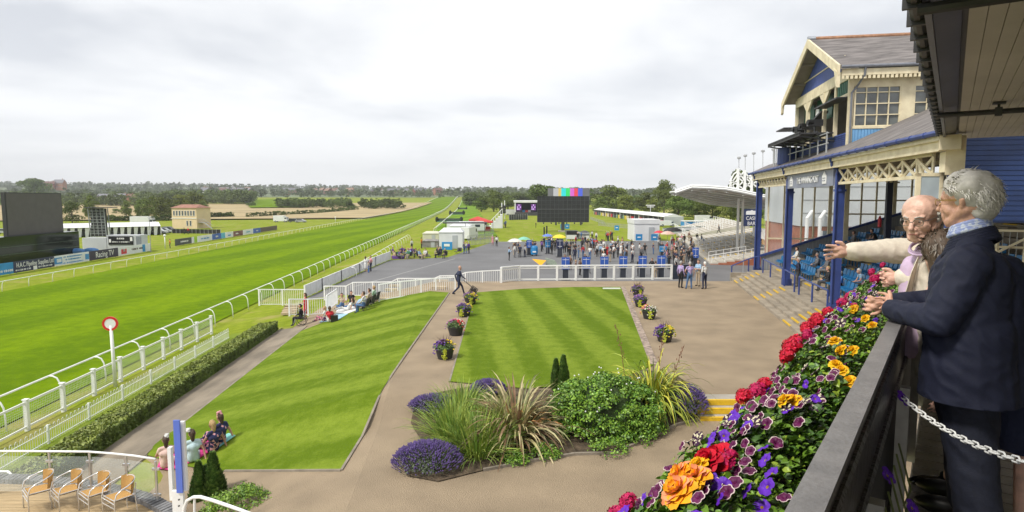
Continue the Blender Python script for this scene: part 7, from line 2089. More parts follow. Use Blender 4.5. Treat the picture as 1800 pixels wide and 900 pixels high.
# four wicker chairs
wick=M('wicker',(.52,.31,.10),.7,.18,60,bump=.5,bscale=90)
alu=M('polished_aluminium',(.72,.72,.72),.25,.05,3,metal=.6)
def bistro():
 t=thing('bistro_chair','','chair')
 m=MB();m.tube([(-.20,-.20,.44),(.20,-.20,.44),(.23,.22,.46),(-.23,.22,.46),(-.20,-.20,.44)],.012,6)
 V=[];
 for j in range(7):
  for i in range(7):u_,v_=i/6-.5,j/6-.5;V.append((u_*(.42+.05*(v_+.5)),v_*.44,.45-.03*(1-4*u_*u_)+.01*v_*2))
 Fc=[(j*7+i,j*7+i+1,j*7+i+8,j*7+i+7)for j in range(6)for i in range(6)]
 s_=MB();s_.add(V,Fc);s_.add([(x,y,z-.025)for x,y,z in V],[tuple(reversed(f_))for f_ in Fc]);s_.build('seat',wick,t,world=False,smooth=True)
 V=[]
 for j in range(6):
  for i in range(11):a=R(-62+124*i/10);z=j/5;rr=.25+.02*z;V.append((rr*math.sin(a)*1.0,-.02-rr*math.cos(a)*(.92+.12*z),.47+.30*z+.035*math.cos(a*1.4)*z))
 Fc=[(j*11+i,j*11+i+1,j*11+i+12,j*11+i+11)for j in range(5)for i in range(10)]
 s_=MB();s_.add(V,Fc);s_.add([(x*.95,y*.95+.0,z)for x,y,z in V],[tuple(reversed(f_))for f_ in Fc]);s_.build('backrest',wick,t,world=False,smooth=True)
 arc=[(-.27,.24,0),(-.275,.24,.45),(-.285,.20,.60),(-.28,.08,.675)]+[(.28*math.sin(R(a)),-.02-.27*math.cos(R(a)),.70+.09*max(0,math.cos(R(a))))for a in range(-88,89,16)]+[(.28,.08,.675),(.285,.20,.60),(.275,.24,.45),(.27,.24,0)]
 m.build('seat_frame',alu,t,world=False);m=MB();m.tube(arc,.014,7);m.build('arm_frame',alu,t,world=False,smooth=True)
 for s2 in(-1,1):m=MB();m.tube([(s2*.22,-.24,0),(s2*.21,-.21,.44),(s2*.21,-.24,.70)],.012,6);m.build('leg',alu,t,world=False)
 m=MB();m.tube([(-.27,.24,.30),(.27,.24,.30)],.01,5);m.tube([(-.27,.24,.40),(.27,.24,.42)],.01,5);m.build('stretcher',alu,t,world=False)
 return t
bc=bistro()
for i,(px,py,lab)in enumerate(((70,893,'wicker bistro chair at the left end of the row on the deck'),(121,893,'second wicker bistro chair from the left on the deck'),(170,897,'third wicker bistro chair from the left on the deck'),(213,905,'wicker bistro chair at the right end of the row, nearest the white post'))):
 p=G(px,py,DZ+.005);o=bc if i==0 else dup(bc,p,0,lab)
 o.location=p;o.rotation_euler.z=R(138+i*3);o['label']=lab;o['group']='wicker chairs on the deck'
# white and blue post by the deck
Yp=12.6
t=thing('blue_edged_post','tall white post with narrow blue board seen edge on beside the deck','post',(*DY(316,890,Yp)[:2],DZ-.4))
m=MB()
for x0,x1,y0,y1,dy in((309,324,862,1000,0),(319.5,323.5,742,864,.05)):a,b_=DY(x0,y1,Yp),DY(x1,y0,Yp);m.box(((a[0]+b_[0])/2,Yp+dy,(a[2]+b_[2])/2),(b_[0]-a[0]-.03,.07,b_[2]-a[2]))
m.build('post',whitep,t)
m=MB();a,b_=DY(313.5,864,Yp),DY(318,737,Yp);m.box(((a[0]+b_[0])/2,Yp-.05,(a[2]+b_[2])/2),(b_[0]-a[0],.04,b_[2]-a[2]));m.build('blue_board',M('cornflower_blue',(.10,.17,.60),.4,.08,2),t)
m=MB();a,b_=DY(298.5,878,Yp+.2),DY(304,786,Yp+.2);m.box(((a[0]+b_[0])/2,Yp+.2,(a[2]+b_[2])/2),(.075,.1,b_[2]-a[2]));m.beam(DY(301,874,Yp+.2),DY(314,884,Yp+.05),.06);m.build('side_post',whitep,t)
for z_ in(878,889):m=MB();q=DY(315,z_,Yp-.08);m.tube([q,(q[0],q[1]-.02,q[2])],.018,8);m.build('bolt',darkm,t)
t=thing('white_handrail','curved white tubular handrail right of the blue edged post','handrail',DY(330,900,12))
m=MB();m.tube([DY(x,y,12-.004*(x-325))for x,y in((324,960),(324,893),(329,880),(340,874),(352,873.5),(372,879),(410,892),(470,914))],.035,8);m.build('rail',whitep,t,smooth=True)
m=MB();m.tube([DY(342,876,11.95),DY(342,960,11.95)],.025,8);m.build('upright',whitep,t)
t=thing('white_handrail','short white hooped handrail at the bottom left edge below the hedge','handrail',G(10,850,-1.5))
m=MB();m.tube([G(-60,830,-.9),G(0,829,-.9),G(14,829,-.9),G(23,838,-.95),(*G(25,848,-1.0)[:2],-1.2),(*G(25,848,-1.0)[:2],-2.0)],.035,8);m.build('rail',whitep,t,smooth=True)
fT=lambda x,y:-1.9
conifer('dark upright conifer left of the pair beside the blue edged post',353,905,1.35,.22,fT,12);conifer('taller dark upright conifer right of the pair beside the post',378,902,1.55,.27,fT,13)
conifer('small dark conifer behind the handrail',365,898,1.15,.18,fT,15)
p=G(432,930,-1.75);t=thing('lime_shrub','bright lime green shrub at the bottom edge right of the dark conifers','shrub',p)
leafmound(9000,.72,.6,.95,.06,77,2,lobes=150).build('foliage',[M('lime_leaf',(.20,.32,.03),.5,.25,3),M('lime_leaf_dark',(.10,.20,.02),.5,.25,3)],t,world=False)
p=G(395,925,-1.8);t=thing('lime_shrub','low green shrub at the foot of the dark conifers','shrub',p)
leafmound(5000,.5,.45,.75,.055,78,2,lobes=80).build('foliage',[M('lime_leaf'),M('lime_leaf_dark')],t,world=False)
# the near balcony: floor, canopy, rail, flowers and people
B=Fr(1675);bp_=B.p
FZ=4.3
def bbox(m,S0,S1,L0,L1,z0,z1,mi=None):
 P=[bp_(S,L,z)for z in(z0,z1)for S,L in((S0,L0),(S0,L1),(S1,L1),(S1,L0))]
 return m.add(P,[(0,3,2,1),(4,5,6,7),(0,1,5,4),(1,2,6,5),(2,3,7,6),(3,0,4,7)],mi)
bal=thing('balcony','near balcony with grey plank floor under a dark edged canopy','balcony',bp_(8,2,FZ))
m=MB();bbox(m,-2.5,19.4,-.13,4.3,FZ-.3,FZ-.035);m.build('floor_slab',concrete,bal)
m=MB()
for k in range(150):bbox(m,-2.5+k*.146,-2.5+k*.146+.130,-.12,4.2,FZ-.035,FZ)
m.build('floor_boards',M('grey_planks',(.27,.235,.20),.75,.16,5,bump=.3,bscale=30,detail=8),bal)
m=MB();bbox(m,-2.5,19.3,4.2,4.35,FZ,7.7);m.build('back_wall',M('balcony_wall',(.42,.38,.30),.8,.1,.6),bal)
m=MB()
for k in range(31):bbox(m,-2.5,20.9,.03+k*.138,.03+k*.138+.132,7.62,7.66)
m.build('soffit_boards',M('soffit_boards',(.44,.415,.38),.6,.10,.8,stretch=(1,1,1),detail=8),bal)
m=MB();bbox(m,-2.5,20.9,-.02,4.3,7.67,7.75);m.build('roof_deck',gutterb,bal)
m=MB();m.slab([bp_(-2.5,-.02,7.60),bp_(19.3,-.02,7.60),bp_(19.3,-.22,7.56),bp_(-2.5,-.22,7.56)],(0,0,.2));m.build('fascia_soffit',M('dark_fascia',(.045,.045,.07),.35,.35,1.5),bal)
m=MB();bbox(m,-2.5,19.3,-.27,-.22,7.50,7.80);m.build('fascia',M('dark_fascia'),bal)
m=MB();m.tube([bp_(-2.5,-.335,7.62),bp_(19.3,-.335,7.62)],.065,10);m.build('gutter',gutterb,bal)
for k in range(36):S=-2.3+k*.6;gb=MB();bbox(gb,S,S+.05,-.42,-.22,7.53,7.70);gb.build('gutter_bracket',gutterb,bal)
for S,z in((5.9,7.46),(13.4,7.46)):
 m=MB();m.tube([bp_(S,-.3,z),bp_(S,4.2,z)],.045,8);m.build('cross_pipe',gutterb,bal)
 m=MB();m.tube([bp_(S,.55,z),bp_(S,.55,7.62)],.02,6);bbox(m,S-.06,S+.06,.50,.60,z-.07,z+.07);bbox(m,S-.1,S+.1,.46,.64,7.585,7.61);m.build('pipe_bracket',gutterb,bal)
m=MB();bbox(m,19.0,19.3,-.2,.2,6.6,7.55);bbox(m,18.7,19.3,-.35,.1,7.2,7.56);m.build('end_bracket',creamp,bal)
for S in(3,11,18.6):m=MB();bbox(m,S,S+.3,3.6,3.9,-.5,FZ-.3);bbox(m,S,S+.3,.1,.4,-.5,FZ-.3);m.build('support_pier',brickm,bal)
# cream railing at the far end of the balcony
t=thing('end_railing','cream metal railing at the far end of the balcony under the blue wall','railing',bp_(18.3,1.0,FZ))
m=MB()
for z in(.25,.6,.98):m.beam(bp_(18.3,-.1,FZ+z),bp_(18.3,3.4,FZ+z),.05)
for k in range(8):m.beam(bp_(18.3,-.1+k*.5,FZ),bp_(18.3,-.1+k*.5,FZ+1),.05)
m.beam(bp_(18.25,.5,FZ+.2),bp_(18.25,1.6,FZ+.95),.05);m.build('rails',creamp,t)
m=MB()
for k in range(26):m.beam(bp_(18.33,-.05+k*.13,FZ+.2),bp_(18.33,-.05+k*.13,FZ+.95),.012)
m.build('mesh',greym,t)
# balustrade
rl=thing('balcony_rail','heavy dark balcony rail with worn grey top, running away at the right','railing',bp_(3.5,-.2,FZ))
m=MB();m.slab([bp_(-1.5,-.228,5.395),bp_(7.6,-.228,5.395),bp_(7.6,-.165,5.40),bp_(-1.5,-.165,5.40)],(0,0,.022));m.build('top_rail',M('worn_grey_rail',(.155,.145,.14),.36,.22,9,bump=.12,bscale=60,stretch=(1,1,1)),rl)
dk_=M('dark_gloss_wood',(.022,.019,.018),.30,.45,4,bump=.25,bscale=25)
m=MB();bbox(m,-1.5,7.6,-.205,-.170,5.12,5.395);m.tube([bp_(-1.5,-.168,5.36),bp_(7.6,-.168,5.36)],.012,6);m.tube([bp_(-1.5,-.168,5.14),bp_(7.6,-.168,5.14)],.016,6);m.build('side_board',dk_,rl)
m=MB();bbox(m,-1.5,7.6,-.215,-.195,4.42,5.10);m.build('mesh_panel',M('dark_mesh',(.05,.052,.055),.6,.3,30),rl)
m=MB();bbox(m,-1.5,7.6,-.22,-.16,4.34,4.42);m.build('bottom_rail',dk_,rl)
for S in(.6,2.0,3.35,4.7,6.05,7.4):
 m=MB();bbox(m,S,S+.05,-.165,-.115,FZ,5.13);m.build('upright',M('grey_upright',(.30,.29,.27),.5,.3,6),rl)
# chain
c0=DY(1583,695,2.62);c1=DY(1850,822,1.75)
ch=thing('plastic_chain','white plastic chain hanging from the balcony rail across the lower right','chain',c0)
A,C1=Vector(c0),Vector(c1);Lc=(C1-A).length;n_=int(Lc/.033)
m=MB()
for i in range(n_):
 q0,q1=(i-.18)/n_,(i+1.18)/n_
 P=lambda q:A.lerp(C1,q)+Vector((0,0,-.05*4*q*(1-q)))
 a,b_=P(q0),P(q1);d=(b_-a).normalized();u=d.orthogonal().normalized();u=u if i%2 else d.cross(u);L=(b_-a).length;w=.0095
 u=(Vector((0,0,1))-d*d.z).normalized()if i%2 else d.cross(Vector((0,0,1))).normalized()
 pts=[a+d*w+u*w,a+d*(L-w)+u*w,a+d*L*.985,a+d*(L-w)-u*w,a+d*w-u*w,a+d*L*.015,a+d*w+u*w]
 m.tube([tuple(p)for p in pts],.0036,6,cap=False)
m.build('chain_links',whitep,ch,smooth=True)
# flower trough and plants
tr=thing('flower_trough','long dark flower trough hung outside the balcony rail','trough',bp_(3.8,-.5,4.85))
m=MB();bbox(m,.3,7.4,-.68,-.66,4.84,5.08);bbox(m,.3,7.4,-.32,-.30,4.84,5.08);bbox(m,.3,7.4,-.66,-.32,4.84,4.87);m.build('trough',blackp,tr)
m=MB();bbox(m,.32,7.38,-.655,-.325,4.87,5.05);m.build('compost',soil,tr)
for S in(1,2.6,4.2,5.8,7.1):m=MB();m.beam(bp_(S,-.66,4.83),bp_(S,-.2,4.83),.03);m.beam(bp_(S,-.6,4.8),bp_(S,-.2,4.45),.025);m.build('bracket',darkm,tr)
FRJ=random.Random(5)
def petal_disc(R_,kind):
 """trumpet flower facing +Z; materials: 0 body, 1 edge or stripe"""
 m=MB();N=30;rings=[(.06,-.55),(.18,-.12),(.45,.02),(.80,.06),(1.0,.0)];V=[];Fc=[];Mi=[]
 for rr,zz in rings:
  for j in range(N):
   a=2*PI*j/N;lob=1-(.13*abs(math.cos(2.5*a))**3)*rr;wav=.07*math.sin(5*a+.7)*rr+.05*math.sin(10*a)*rr*rr
   rr*=FRJ.uniform(.96,1.04)
   V.append((R_*rr*lob*math.cos(a),R_*rr*lob*math.sin(a),R_*(zz+wav)))
 for i in range(len(rings)-1):
  for j in range(N):
   Fc=[(i*N+j,i*N+(j+1)%N,(i+1)*N+(j+1)%N,(i+1)*N+j)]
   if kind=='edge':mi=1 if i==3 else 0
   elif kind=='star':mi=1 if(j%6 in(0,)and i>0)or(j%6 in(1,5)and i==2)else 0
   else:mi=1 if i==0 else 0
   Mi.append((Fc[0],mi))
 m.add(V,[]);m.f+=[f for f,_ in Mi];m.m+=[q for _,q in Mi]
 return m
def geranium_head(R_,seed):
 r=random.Random(seed);m=MB()
 for k in range(46):
  z=r.uniform(-.25,1);a=r.uniform(0,6.28);q=math.sqrt(max(0,1-z*z));d=Vector((q*math.cos(a),q*math.sin(a),z));c=d*R_*r.uniform(.82,1.05)
  u=d.orthogonal().normalized();w=d.cross(u)
  for j in range(5):
   b=a+j*1.2566;p_=(u*math.cos(b)+w*math.sin(b));s_=(u*-math.sin(b)+w*math.cos(b));L=R_*r.uniform(.26,.36)
   m.add([tuple(c),tuple(c+p_*L*.6+s_*L*.38),tuple(c+p_*L+d*L*.15),tuple(c+p_*L*.6-s_*L*.38)],[(0,1,2,3)],r.randrange(2))
 m.ball((0,0,R_*.2),R_*.75,10,7,0)
 return m
def begonia_head(R_,seed):
 r=random.Random(seed);m=MB()
 for lay in range(5):
  n_=(7,7,6,5,4)[lay];rr=R_*(1-lay*.17);tilt=.15+lay*.28
  for j in range(n_):
   a=2*PI*(j+.5*(lay%2))/n_+r.uniform(-.2,.2);d=Vector((math.cos(a),math.sin(a),0));s_=Vector((-math.sin(a),math.cos(a),0));w=rr*.52
   V=[]
   for i in range(5):
    q=i/4;x=rr*(.1+.9*q)*math.cos(tilt*q*1.1);z=rr*(.12*lay+math.sin(tilt)*q*.9-.25*q**4*(1 if lay<2 else 0));ww=w*math.sin(PI*min(1,.12+q*.78));z2=z+.10*rr*r.uniform(.6,1.3)
    c=d*x+Vector((0,0,z));V+=[tuple(c-s_*ww+Vector((0,0,z2-z))),tuple(c),tuple(c+s_*ww+Vector((0,0,z2-z)))]
   m.add(V,[(i*3+k,i*3+k+1,i*3+k+4,i*3+k+3)for i in range(4)for k in range(2)],0 if r.random()<.6 else 1)
 return m
def fm(n,c=(.5,.004,.03),v=.2):return M('petal_'+n,c,.55,v,30,spec=.3)
PET={}
def bloom_mesh(kind):
 if kind in PET:return PET[kind]
 ms={'plum':('edge',[fm('plum',(.10,.008,.06),.5),fm('cream_edge',(.62,.50,.48),.1)]),'star':('star',[fm('dark_plum',(.035,.006,.035),.5),fm('star_cream',(.60,.55,.38),.1)]),'violet':('plain',[fm('violet',(.11,.02,.42),.3),fm('violet_eye',(.30,.20,.02))]),'yellow_pet':('plain',[fm('soft_yellow',(.60,.50,.04)),fm('yellow_eye',(.4,.3,.02))]),'red':('ger',[fm('scarlet',(.46,.003,.02),.3),fm('crimson',(.62,.012,.05),.2)]),'magenta':('ger',[fm('magenta',(.40,.004,.07),.25),fm('cerise',(.50,.012,.10),.2)]),'yellow':('beg',[fm('yellow',(.80,.52,.01),.12),fm('deep_yellow',(.80,.42,.008),.15)]),'orange':('beg',[fm('orange',(.85,.38,.015),.2),fm('coral',(.85,.30,.14),.2)]),'redbeg':('beg',[fm('deep_red',(.50,.003,.02),.25),fm('scarlet')])}[kind]
 if ms[0]=='ger':m=geranium_head(.055,len(PET)+3)
 elif ms[0]=='beg':m=begonia_head(.062,len(PET)+3)
 else:m=petal_disc(.034,ms[0])
 o=m.build('bloom',ms[1],smooth=ms[0]not in('ger',));me=o.data;bpy.data.objects.remove(o);PET[kind]=me;return me
LV=[M('leaf_deep',(.05,.115,.018),.4,.4,12),M('leaf_fresh',(.13,.25,.022),.45,.35,12),M('leaf_lime',(.26,.36,.035),.45,.3,12),M('leaf_olive',(.09,.11,.03),.5,.4,12)]
FR=random.Random(77)
def surf(S,q,jit=0.0):
 """skin of the flower bank: q = 0 at the rail, 1 at the drooping outer edge"""
 L=lerp(-.27,-.74,min(1,q*1.12));z=5.15+.13*math.sin(min(1,q*1.25)*PI)*1.0-(.34*max(0,q-.62)**1.3*2.2)
 z+=.07*mnoise.noise(Vector((S*2.1,q*3,1.7)))+.04*mnoise.noise(Vector((S*6,q*6,5)))
 L+=.05*mnoise.noise(Vector((S*2.6,q*2,9)))
 return Vector(bp_(S,L,z+jit))
def leafbank(m,S0,S1,n,size,mats_,curly=False):
 for _ in range(n):
  S=FR.uniform(S0,S1);q=FR.random();c=surf(S,q,FR.uniform(-.10,.015));e=.02
  nrm=Vector((-(.35+q*.8)*B.ca,(.35+q*.8)*B.sa,1.0-q*.5)).normalized()+Vector((FR.gauss(0,.45),FR.gauss(0,.45),FR.gauss(0,.35)));nrm.normalize()
  t_=nrm.orthogonal().normalized();a=FR.uniform(0,6.28);t_=t_*math.cos(a)+nrm.cross(t_)*math.sin(a);b_=nrm.cross(t_);s_=size*FR.uniform(.55,1.25)
  w=.36 if not curly else .5;k=[]
  for f_,ww,dz in((0,0,0),(.3,w*.85,.05),(.62,w,.04),(.88,w*.55,-.04),(1.0,0,-.12)):
   k.append((c+t_*s_*f_+b_*s_*ww*(1 if ww else 0)+nrm*s_*(dz+.1*(ww>0)),c+t_*s_*f_-b_*s_*ww+nrm*s_*(dz+.1*(ww>0)),c+t_*s_*f_+nrm*s_*dz))
  V=[tuple(k[0][2]),tuple(k[1][0]),tuple(k[1][2]),tuple(k[1][1]),tuple(k[2][0]),tuple(k[2][2]),tuple(k[2][1]),tuple(k[3][0]),tuple(k[3][2]),tuple(k[3][1]),tuple(k[4][2])]
  m.add(V,[(0,1,2),(0,2,3),(1,4,5,2),(2,5,6,3),(4,7,8,5),(5,8,9,6),(7,10,8),(8,10,9)],FR.choice(mats_))
def face_out(q):
 d=Vector((-(.45+q*.7)*B.ca-.12,(.45+q*.7)*B.sa-.45,.85-q*.25));d+=Vector((FR.gauss(0,.28),FR.gauss(0,.28),FR.gauss(0,.2)));return d.normalized()
def flowering(label,name,S0,S1,blooms,lm,leaf=.05,n=420):
 Sc=(S0+S1)/2;root=thing(name,label,'flowering plant',bp_(Sc,-.5,5.06),0,'flowering plants in the balcony trough')
 blooms=list(blooms)+rndm(*{'geranium':('plum',S0,S1,9),'begonia':('violet',S0,S1,5),'petunia':(FR.choice(['plum','star','plum']),S0,S1,15)}[name],.15,1.0)
 n=int(n*2.3*max(.8,(S1-S0)/.35))
 m=MB();leafbank(m,S0-.06,S1+.06,n,leaf*.66,lm);m.build('foliage',LV,root)
 m=MB()
 for k in range(5):m.tube([bp_(Sc+(k-2)*.05,-.5,5.04),tuple(surf(Sc+(k-2)*.07,.3+.1*k,-.05))],[.006,.004],5)
 m.build('stems',LV[3],root)
 for kind,S,q,sc_ in blooms:
  me=bloom_mesh(kind);o=bpy.data.objects.new('bloom',me);col.objects.link(o);o.parent=root
  p=surf(S,q,.03 if kind in('plum','star','violet','yellow_pet')else .045);o.location=p-root.location;o.rotation_euler=face_out(q).to_track_quat('Z','Y').to_euler();o.scale=(sc_*{'plum':.60,'star':.68,'violet':.60,'yellow_pet':.5,'yellow':.56,'orange':.68,'redbeg':.68,'red':.70,'magenta':.66}[kind],)*3
 return root
def pxb(px,py,z=5.25):
 p=G(px,py,z);S=p[0]*B.sa+p[1]*B.ca;L=p[0]*B.ca-p[1]*B.sa
 return S,min(1.0,max(0,(L+.27)/-.53/1.12))
def many(kind,spots,sc_=1.0):return[(kind,*pxb(x,y),sc_*FR.uniform(.85,1.15))for x,y in spots]
def rndm(kind,S0,S1,n,q0=.1,q1=1.0,sc_=1.0):return[(kind,FR.uniform(S0,S1),FR.uniform(q0,q1),sc_*FR.uniform(.8,1.15))for _ in range(n)]
flowering('magenta geranium at the bottom edge, nearest the camera','geranium',.9,1.32,many('magenta',[(1052,897),(1068,905)],.7)+rndm('violet',.9,1.3,4),[0,1,1],.05)
flowering('orange and yellow begonia at the bottom of the flower bank','begonia',1.2,1.5,many('orange',[(1165,868),(1188,880),(1150,892)],1.1)+many('yellow',[(1178,892),(1210,856)],.9),[0,1,3],.055)
flowering('deep red begonia beside the orange one, low in the flower bank','begonia',1.4,1.62,many('redbeg',[(1232,850),(1258,846)],1.05)+many('magenta',[(1275,850)],.8)+many('violet',[(1250,890),(1225,880)]),[0,1,1],.05)
flowering('trailing violet petunia near the bottom of the flower bank','petunia',1.3,1.65,many('violet',[(1345,872),(1350,835),(1360,855),(1300,885),(1330,893)],1.1)+many('plum',[(1290,855),(1380,880),(1275,885)]),[1,1,2],.035)
flowering('cream edged plum petunia with many small trumpets','petunia',1.62,1.95,many('plum',[(1320,845),(1322,818),(1284,805),(1300,775),(1335,790),(1310,760),(1285,745),(1360,800),(1265,770),(1295,730)]),[0,1,1],.038)
flowering('violet petunia hanging over the outer edge beside the steps','petunia',1.75,2.1,many('violet',[(1248,805),(1256,720),(1250,700),(1243,790),(1345,815),(1262,740)],1.0)+many('yellow_pet',[(1275,812),(1290,822)],.7),[1,2,1],.036)
flowering('yellow begonia in the lower middle of the flower bank','begonia',1.85,2.1,many('yellow',[(1358,762),(1375,758)],.95)+many('plum',[(1330,745),(1345,730),(1322,728),(1390,775)]),[0,1,1],.045)
flowering('first scarlet geranium from the bottom of the flower bank','geranium',2.0,2.35,many('magenta',[(1325,688),(1310,695)],1.05)+many('red',[(1285,715),(1338,678)],.95)+many('violet',[(1262,762)]),[0,1,1],.055)
flowering('green leafy petunia with dark star blooms, lower middle','petunia',2.1,2.45,many('star',[(1432,705),(1400,730),(1425,725)],1.2)+many('plum',[(1365,705),(1350,690),(1380,725)]),[0,0,1],.045)
flowering('bright yellow begonia against the rail, middle of the bank','begonia',2.3,2.6,many('yellow',[(1462,665),(1480,672),(1452,660)],1.0),[0,1,3],.05)
flowering('dark plum petunia behind the first scarlet geranium','petunia',2.35,2.75,many('plum',[(1350,650),(1365,668),(1340,655),(1382,672),(1370,640)])+many('star',[(1390,655),(1412,668),(1440,645),(1372,625)],1.2),[0,1,0],.045)
flowering('big scarlet geranium in the centre of the flower bank','geranium',2.65,3.05,many('red',[(1392,604),(1410,598),(1425,588),(1372,632),(1360,640)],1.1)+many('magenta',[(1400,615),(1385,612)],.95),[0,1,1],.055)
flowering('yellow begonia between the rail and the big scarlet geranium','begonia',2.6,2.95,many('yellow',[(1475,640),(1460,632),(1492,618)],.9)+many('star',[(1440,612)],1.0),[0,1,2],.05)
flowering('dark star petunia with cream stripes beyond the big geranium','petunia',3.0,3.5,many('star',[(1372,608),(1400,590),(1450,575),(1462,590),(1440,562),(1470,560)],1.3)+rndm('plum',3.0,3.5,6,.3,1),[0,1,3],.045)
flowering('second scarlet geranium beneath the hands of the men','geranium',3.4,3.85,many('red',[(1428,572),(1440,565),(1420,584)],1.05)+rndm('plum',3.4,3.9,6,.4,1),[0,1,1],.05)
flowering('leafy green petunia with violet trumpets below the hands','petunia',3.7,4.15,rndm('violet',3.7,4.1,4,.1,.7)+rndm('yellow',3.8,4.1,2,.1,.4,.8)+rndm('plum',3.7,4.2,5,.5,1),[1,1,2],.04)
flowering('yellow and red begonia directly under the clasped hands','begonia',4.1,4.5,rndm('yellow',4.1,4.5,3,.1,.5)+rndm('magenta',4.1,4.5,3,.4,.8),[0,1,1],.05)
flowering('cream striped petunia beneath the pointing sleeve','petunia',4.5,5.1,rndm('star',4.5,5.1,10,.2,1)+rndm('plum',4.5,5.1,12,.3,1)+rndm('violet',4.5,5.1,4,0,.6),[0,1,3],.045)
flowering('mixed violet petunia farther along behind the pointing arm','petunia',5.1,5.8,rndm('violet',5.1,5.8,7,0,1)+rndm('plum',5.1,5.8,12,.2,1)+rndm('star',5.1,5.8,6,.3,1),[0,1,3],.045)
flowering('magenta geranium near the far end of the trough','geranium',5.7,6.4,rndm('magenta',5.7,6.4,5,.1,.8)+rndm('star',5.7,6.4,6,.3,1),[0,1,1],.045)
flowering('farthest flowering plant in the trough, yellow and violet','petunia',6.4,7.2,rndm('yellow',6.4,7.2,3,0,.6)+rndm('violet',6.4,7.2,6,.2,1)+rndm('magenta',6.5,7.2,2,.4,.8),[0,1,1],.045)
# trailing stems on the inner side of the rail
t=thing('trailing_petunia','stray violet petunia stems hanging down inside the balcony rail','flowering plant',bp_(2.6,-.12,4.7))
m=MB()
for k in range(6):S=2.3+k*.13;m.tube([bp_(S,-.13,5.0),bp_(S+.04,-.08,4.8),bp_(S-.02,-.10,4.55+.04*k)],.004,5)
m.build('stems',LV[3],t)
for px,py in((1562,836),(1605,893),(1588,700)):
 p=DY(px,py,2.35 if py>750 else 2.6);o=bpy.data.objects.new('bloom',bloom_mesh('violet'));col.objects.link(o);o.parent=t;o.location=Vector(p)-t.location;o.rotation_euler=(R(50),.3,.4)
# three people leaning on the rail
def head_caps(c,f,lean=0.0,s=1.0,tag_=0):
 c=Vector(c);f=Vector(f).normalized();r=f.cross(Vector((0,0,1))).normalized();u=r.cross(f).normalized()
 P=lambda x,y,z:c+(r*x+f*y+u*z)*s
 q=lambda a,b,ra,rb:cap(P(*a),P(*b),ra*s,rb*s,tag_)
 out=[q((0,-.032,.030),(0,.012,.045),.087,.083),q((0,-.035,.0),(0,-.02,-.03),.078,.066),q((0,.035,.015),(0,.042,-.045),.066,.052),q((0,.055,.035),(0,.062,.02),.050,.046),q((0,.070,-.088),(0,.066,-.080),.026,.030)]
 for x in(-1,1):
  out+=[q((x*.056,-.012,-.035),(x*.022,.062,-.088),.028,.024),q((x*.034,.066,-.018),(x*.040,.050,-.035),.026,.026),q((x*.014,.094,.026),(x*.044,.080,.027),.010,.010),q((x*.012,.098,-.036),(x*.008,.100,-.034),.009,.010),q((x*.079,-.012,-.022),(x*.087,-.020,.012),.010,.014),q((x*.085,-.024,.016),(x*.087,-.016,-.002),.012,.010),q((x*.030,.083,.006),(x*.034,.082,.004),.014,.013)]
 out+=[q((0,.096,.018),(0,.118,-.026),.009,.013),q((-.017,.094,-.056),(.017,.094,-.056),.0075,.0075),q((-.014,.091,-.067),(.014,.091,-.067),.0085,.0085),q((0,.085,-.045),(0,.082,-.07),.022,.022)]
 return out,P
def cutmesh(me,planes):
 import bmesh
 bm=bmesh.new();bm.from_mesh(me)
 for co,no in planes:
  g_=bmesh.ops.bisect_plane(bm,geom=bm.verts[:]+bm.edges[:]+bm.faces[:],plane_co=co,plane_no=no,clear_outer=True)
  e_=[x for x in g_['geom_cut']if isinstance(x,bmesh.types.BMEdge)]
  try:bmesh.ops.holes_fill(bm,edges=e_,sides=0)
  except Exception:pass
 bm.to_mesh(me);bm.free()
 me.polygons.foreach_set('use_smooth',[True]*len(me.polygons))
def relmesh(caps_,base,voxel,smooth,name,disp=None,planes=()):
 b_=Vector(base);cs=[(a-b_,c-b_,ra,rb,t_,fl)for a,c,ra,rb,t_,fl in caps_]
 me=remesh(caps_to_bm(cs,16),voxel,smooth,name,disp)
 if planes:cutmesh(me,[(Vector(co)-b_,no)for co,no in planes])
 return me,cs
def child(name,me,mats_,parent):
 for m_ in(mats_ if isinstance(mats_,(list,tuple))else[mats_]):me.materials.append(m_)
 o=bpy.data.objects.new(name,me);col.objects.link(o);o.parent=parent;return o
def folds(amp,fr=5.0,seed=0):
 def d(c):
  v=Vector((float(c[0]),float(c[1]),float(c[2])))*fr
  a=mnoise.noise(v*1.0+Vector((seed,0,0)));b_=mnoise.noise(Vector((v.x*2.4+v.z*1.5,v.y*2.4-v.z,v.z*2.0))+Vector((seed,3,1)))
  return amp*(a*1.0+(1-abs(b_)*2.2)*.55)
 return d
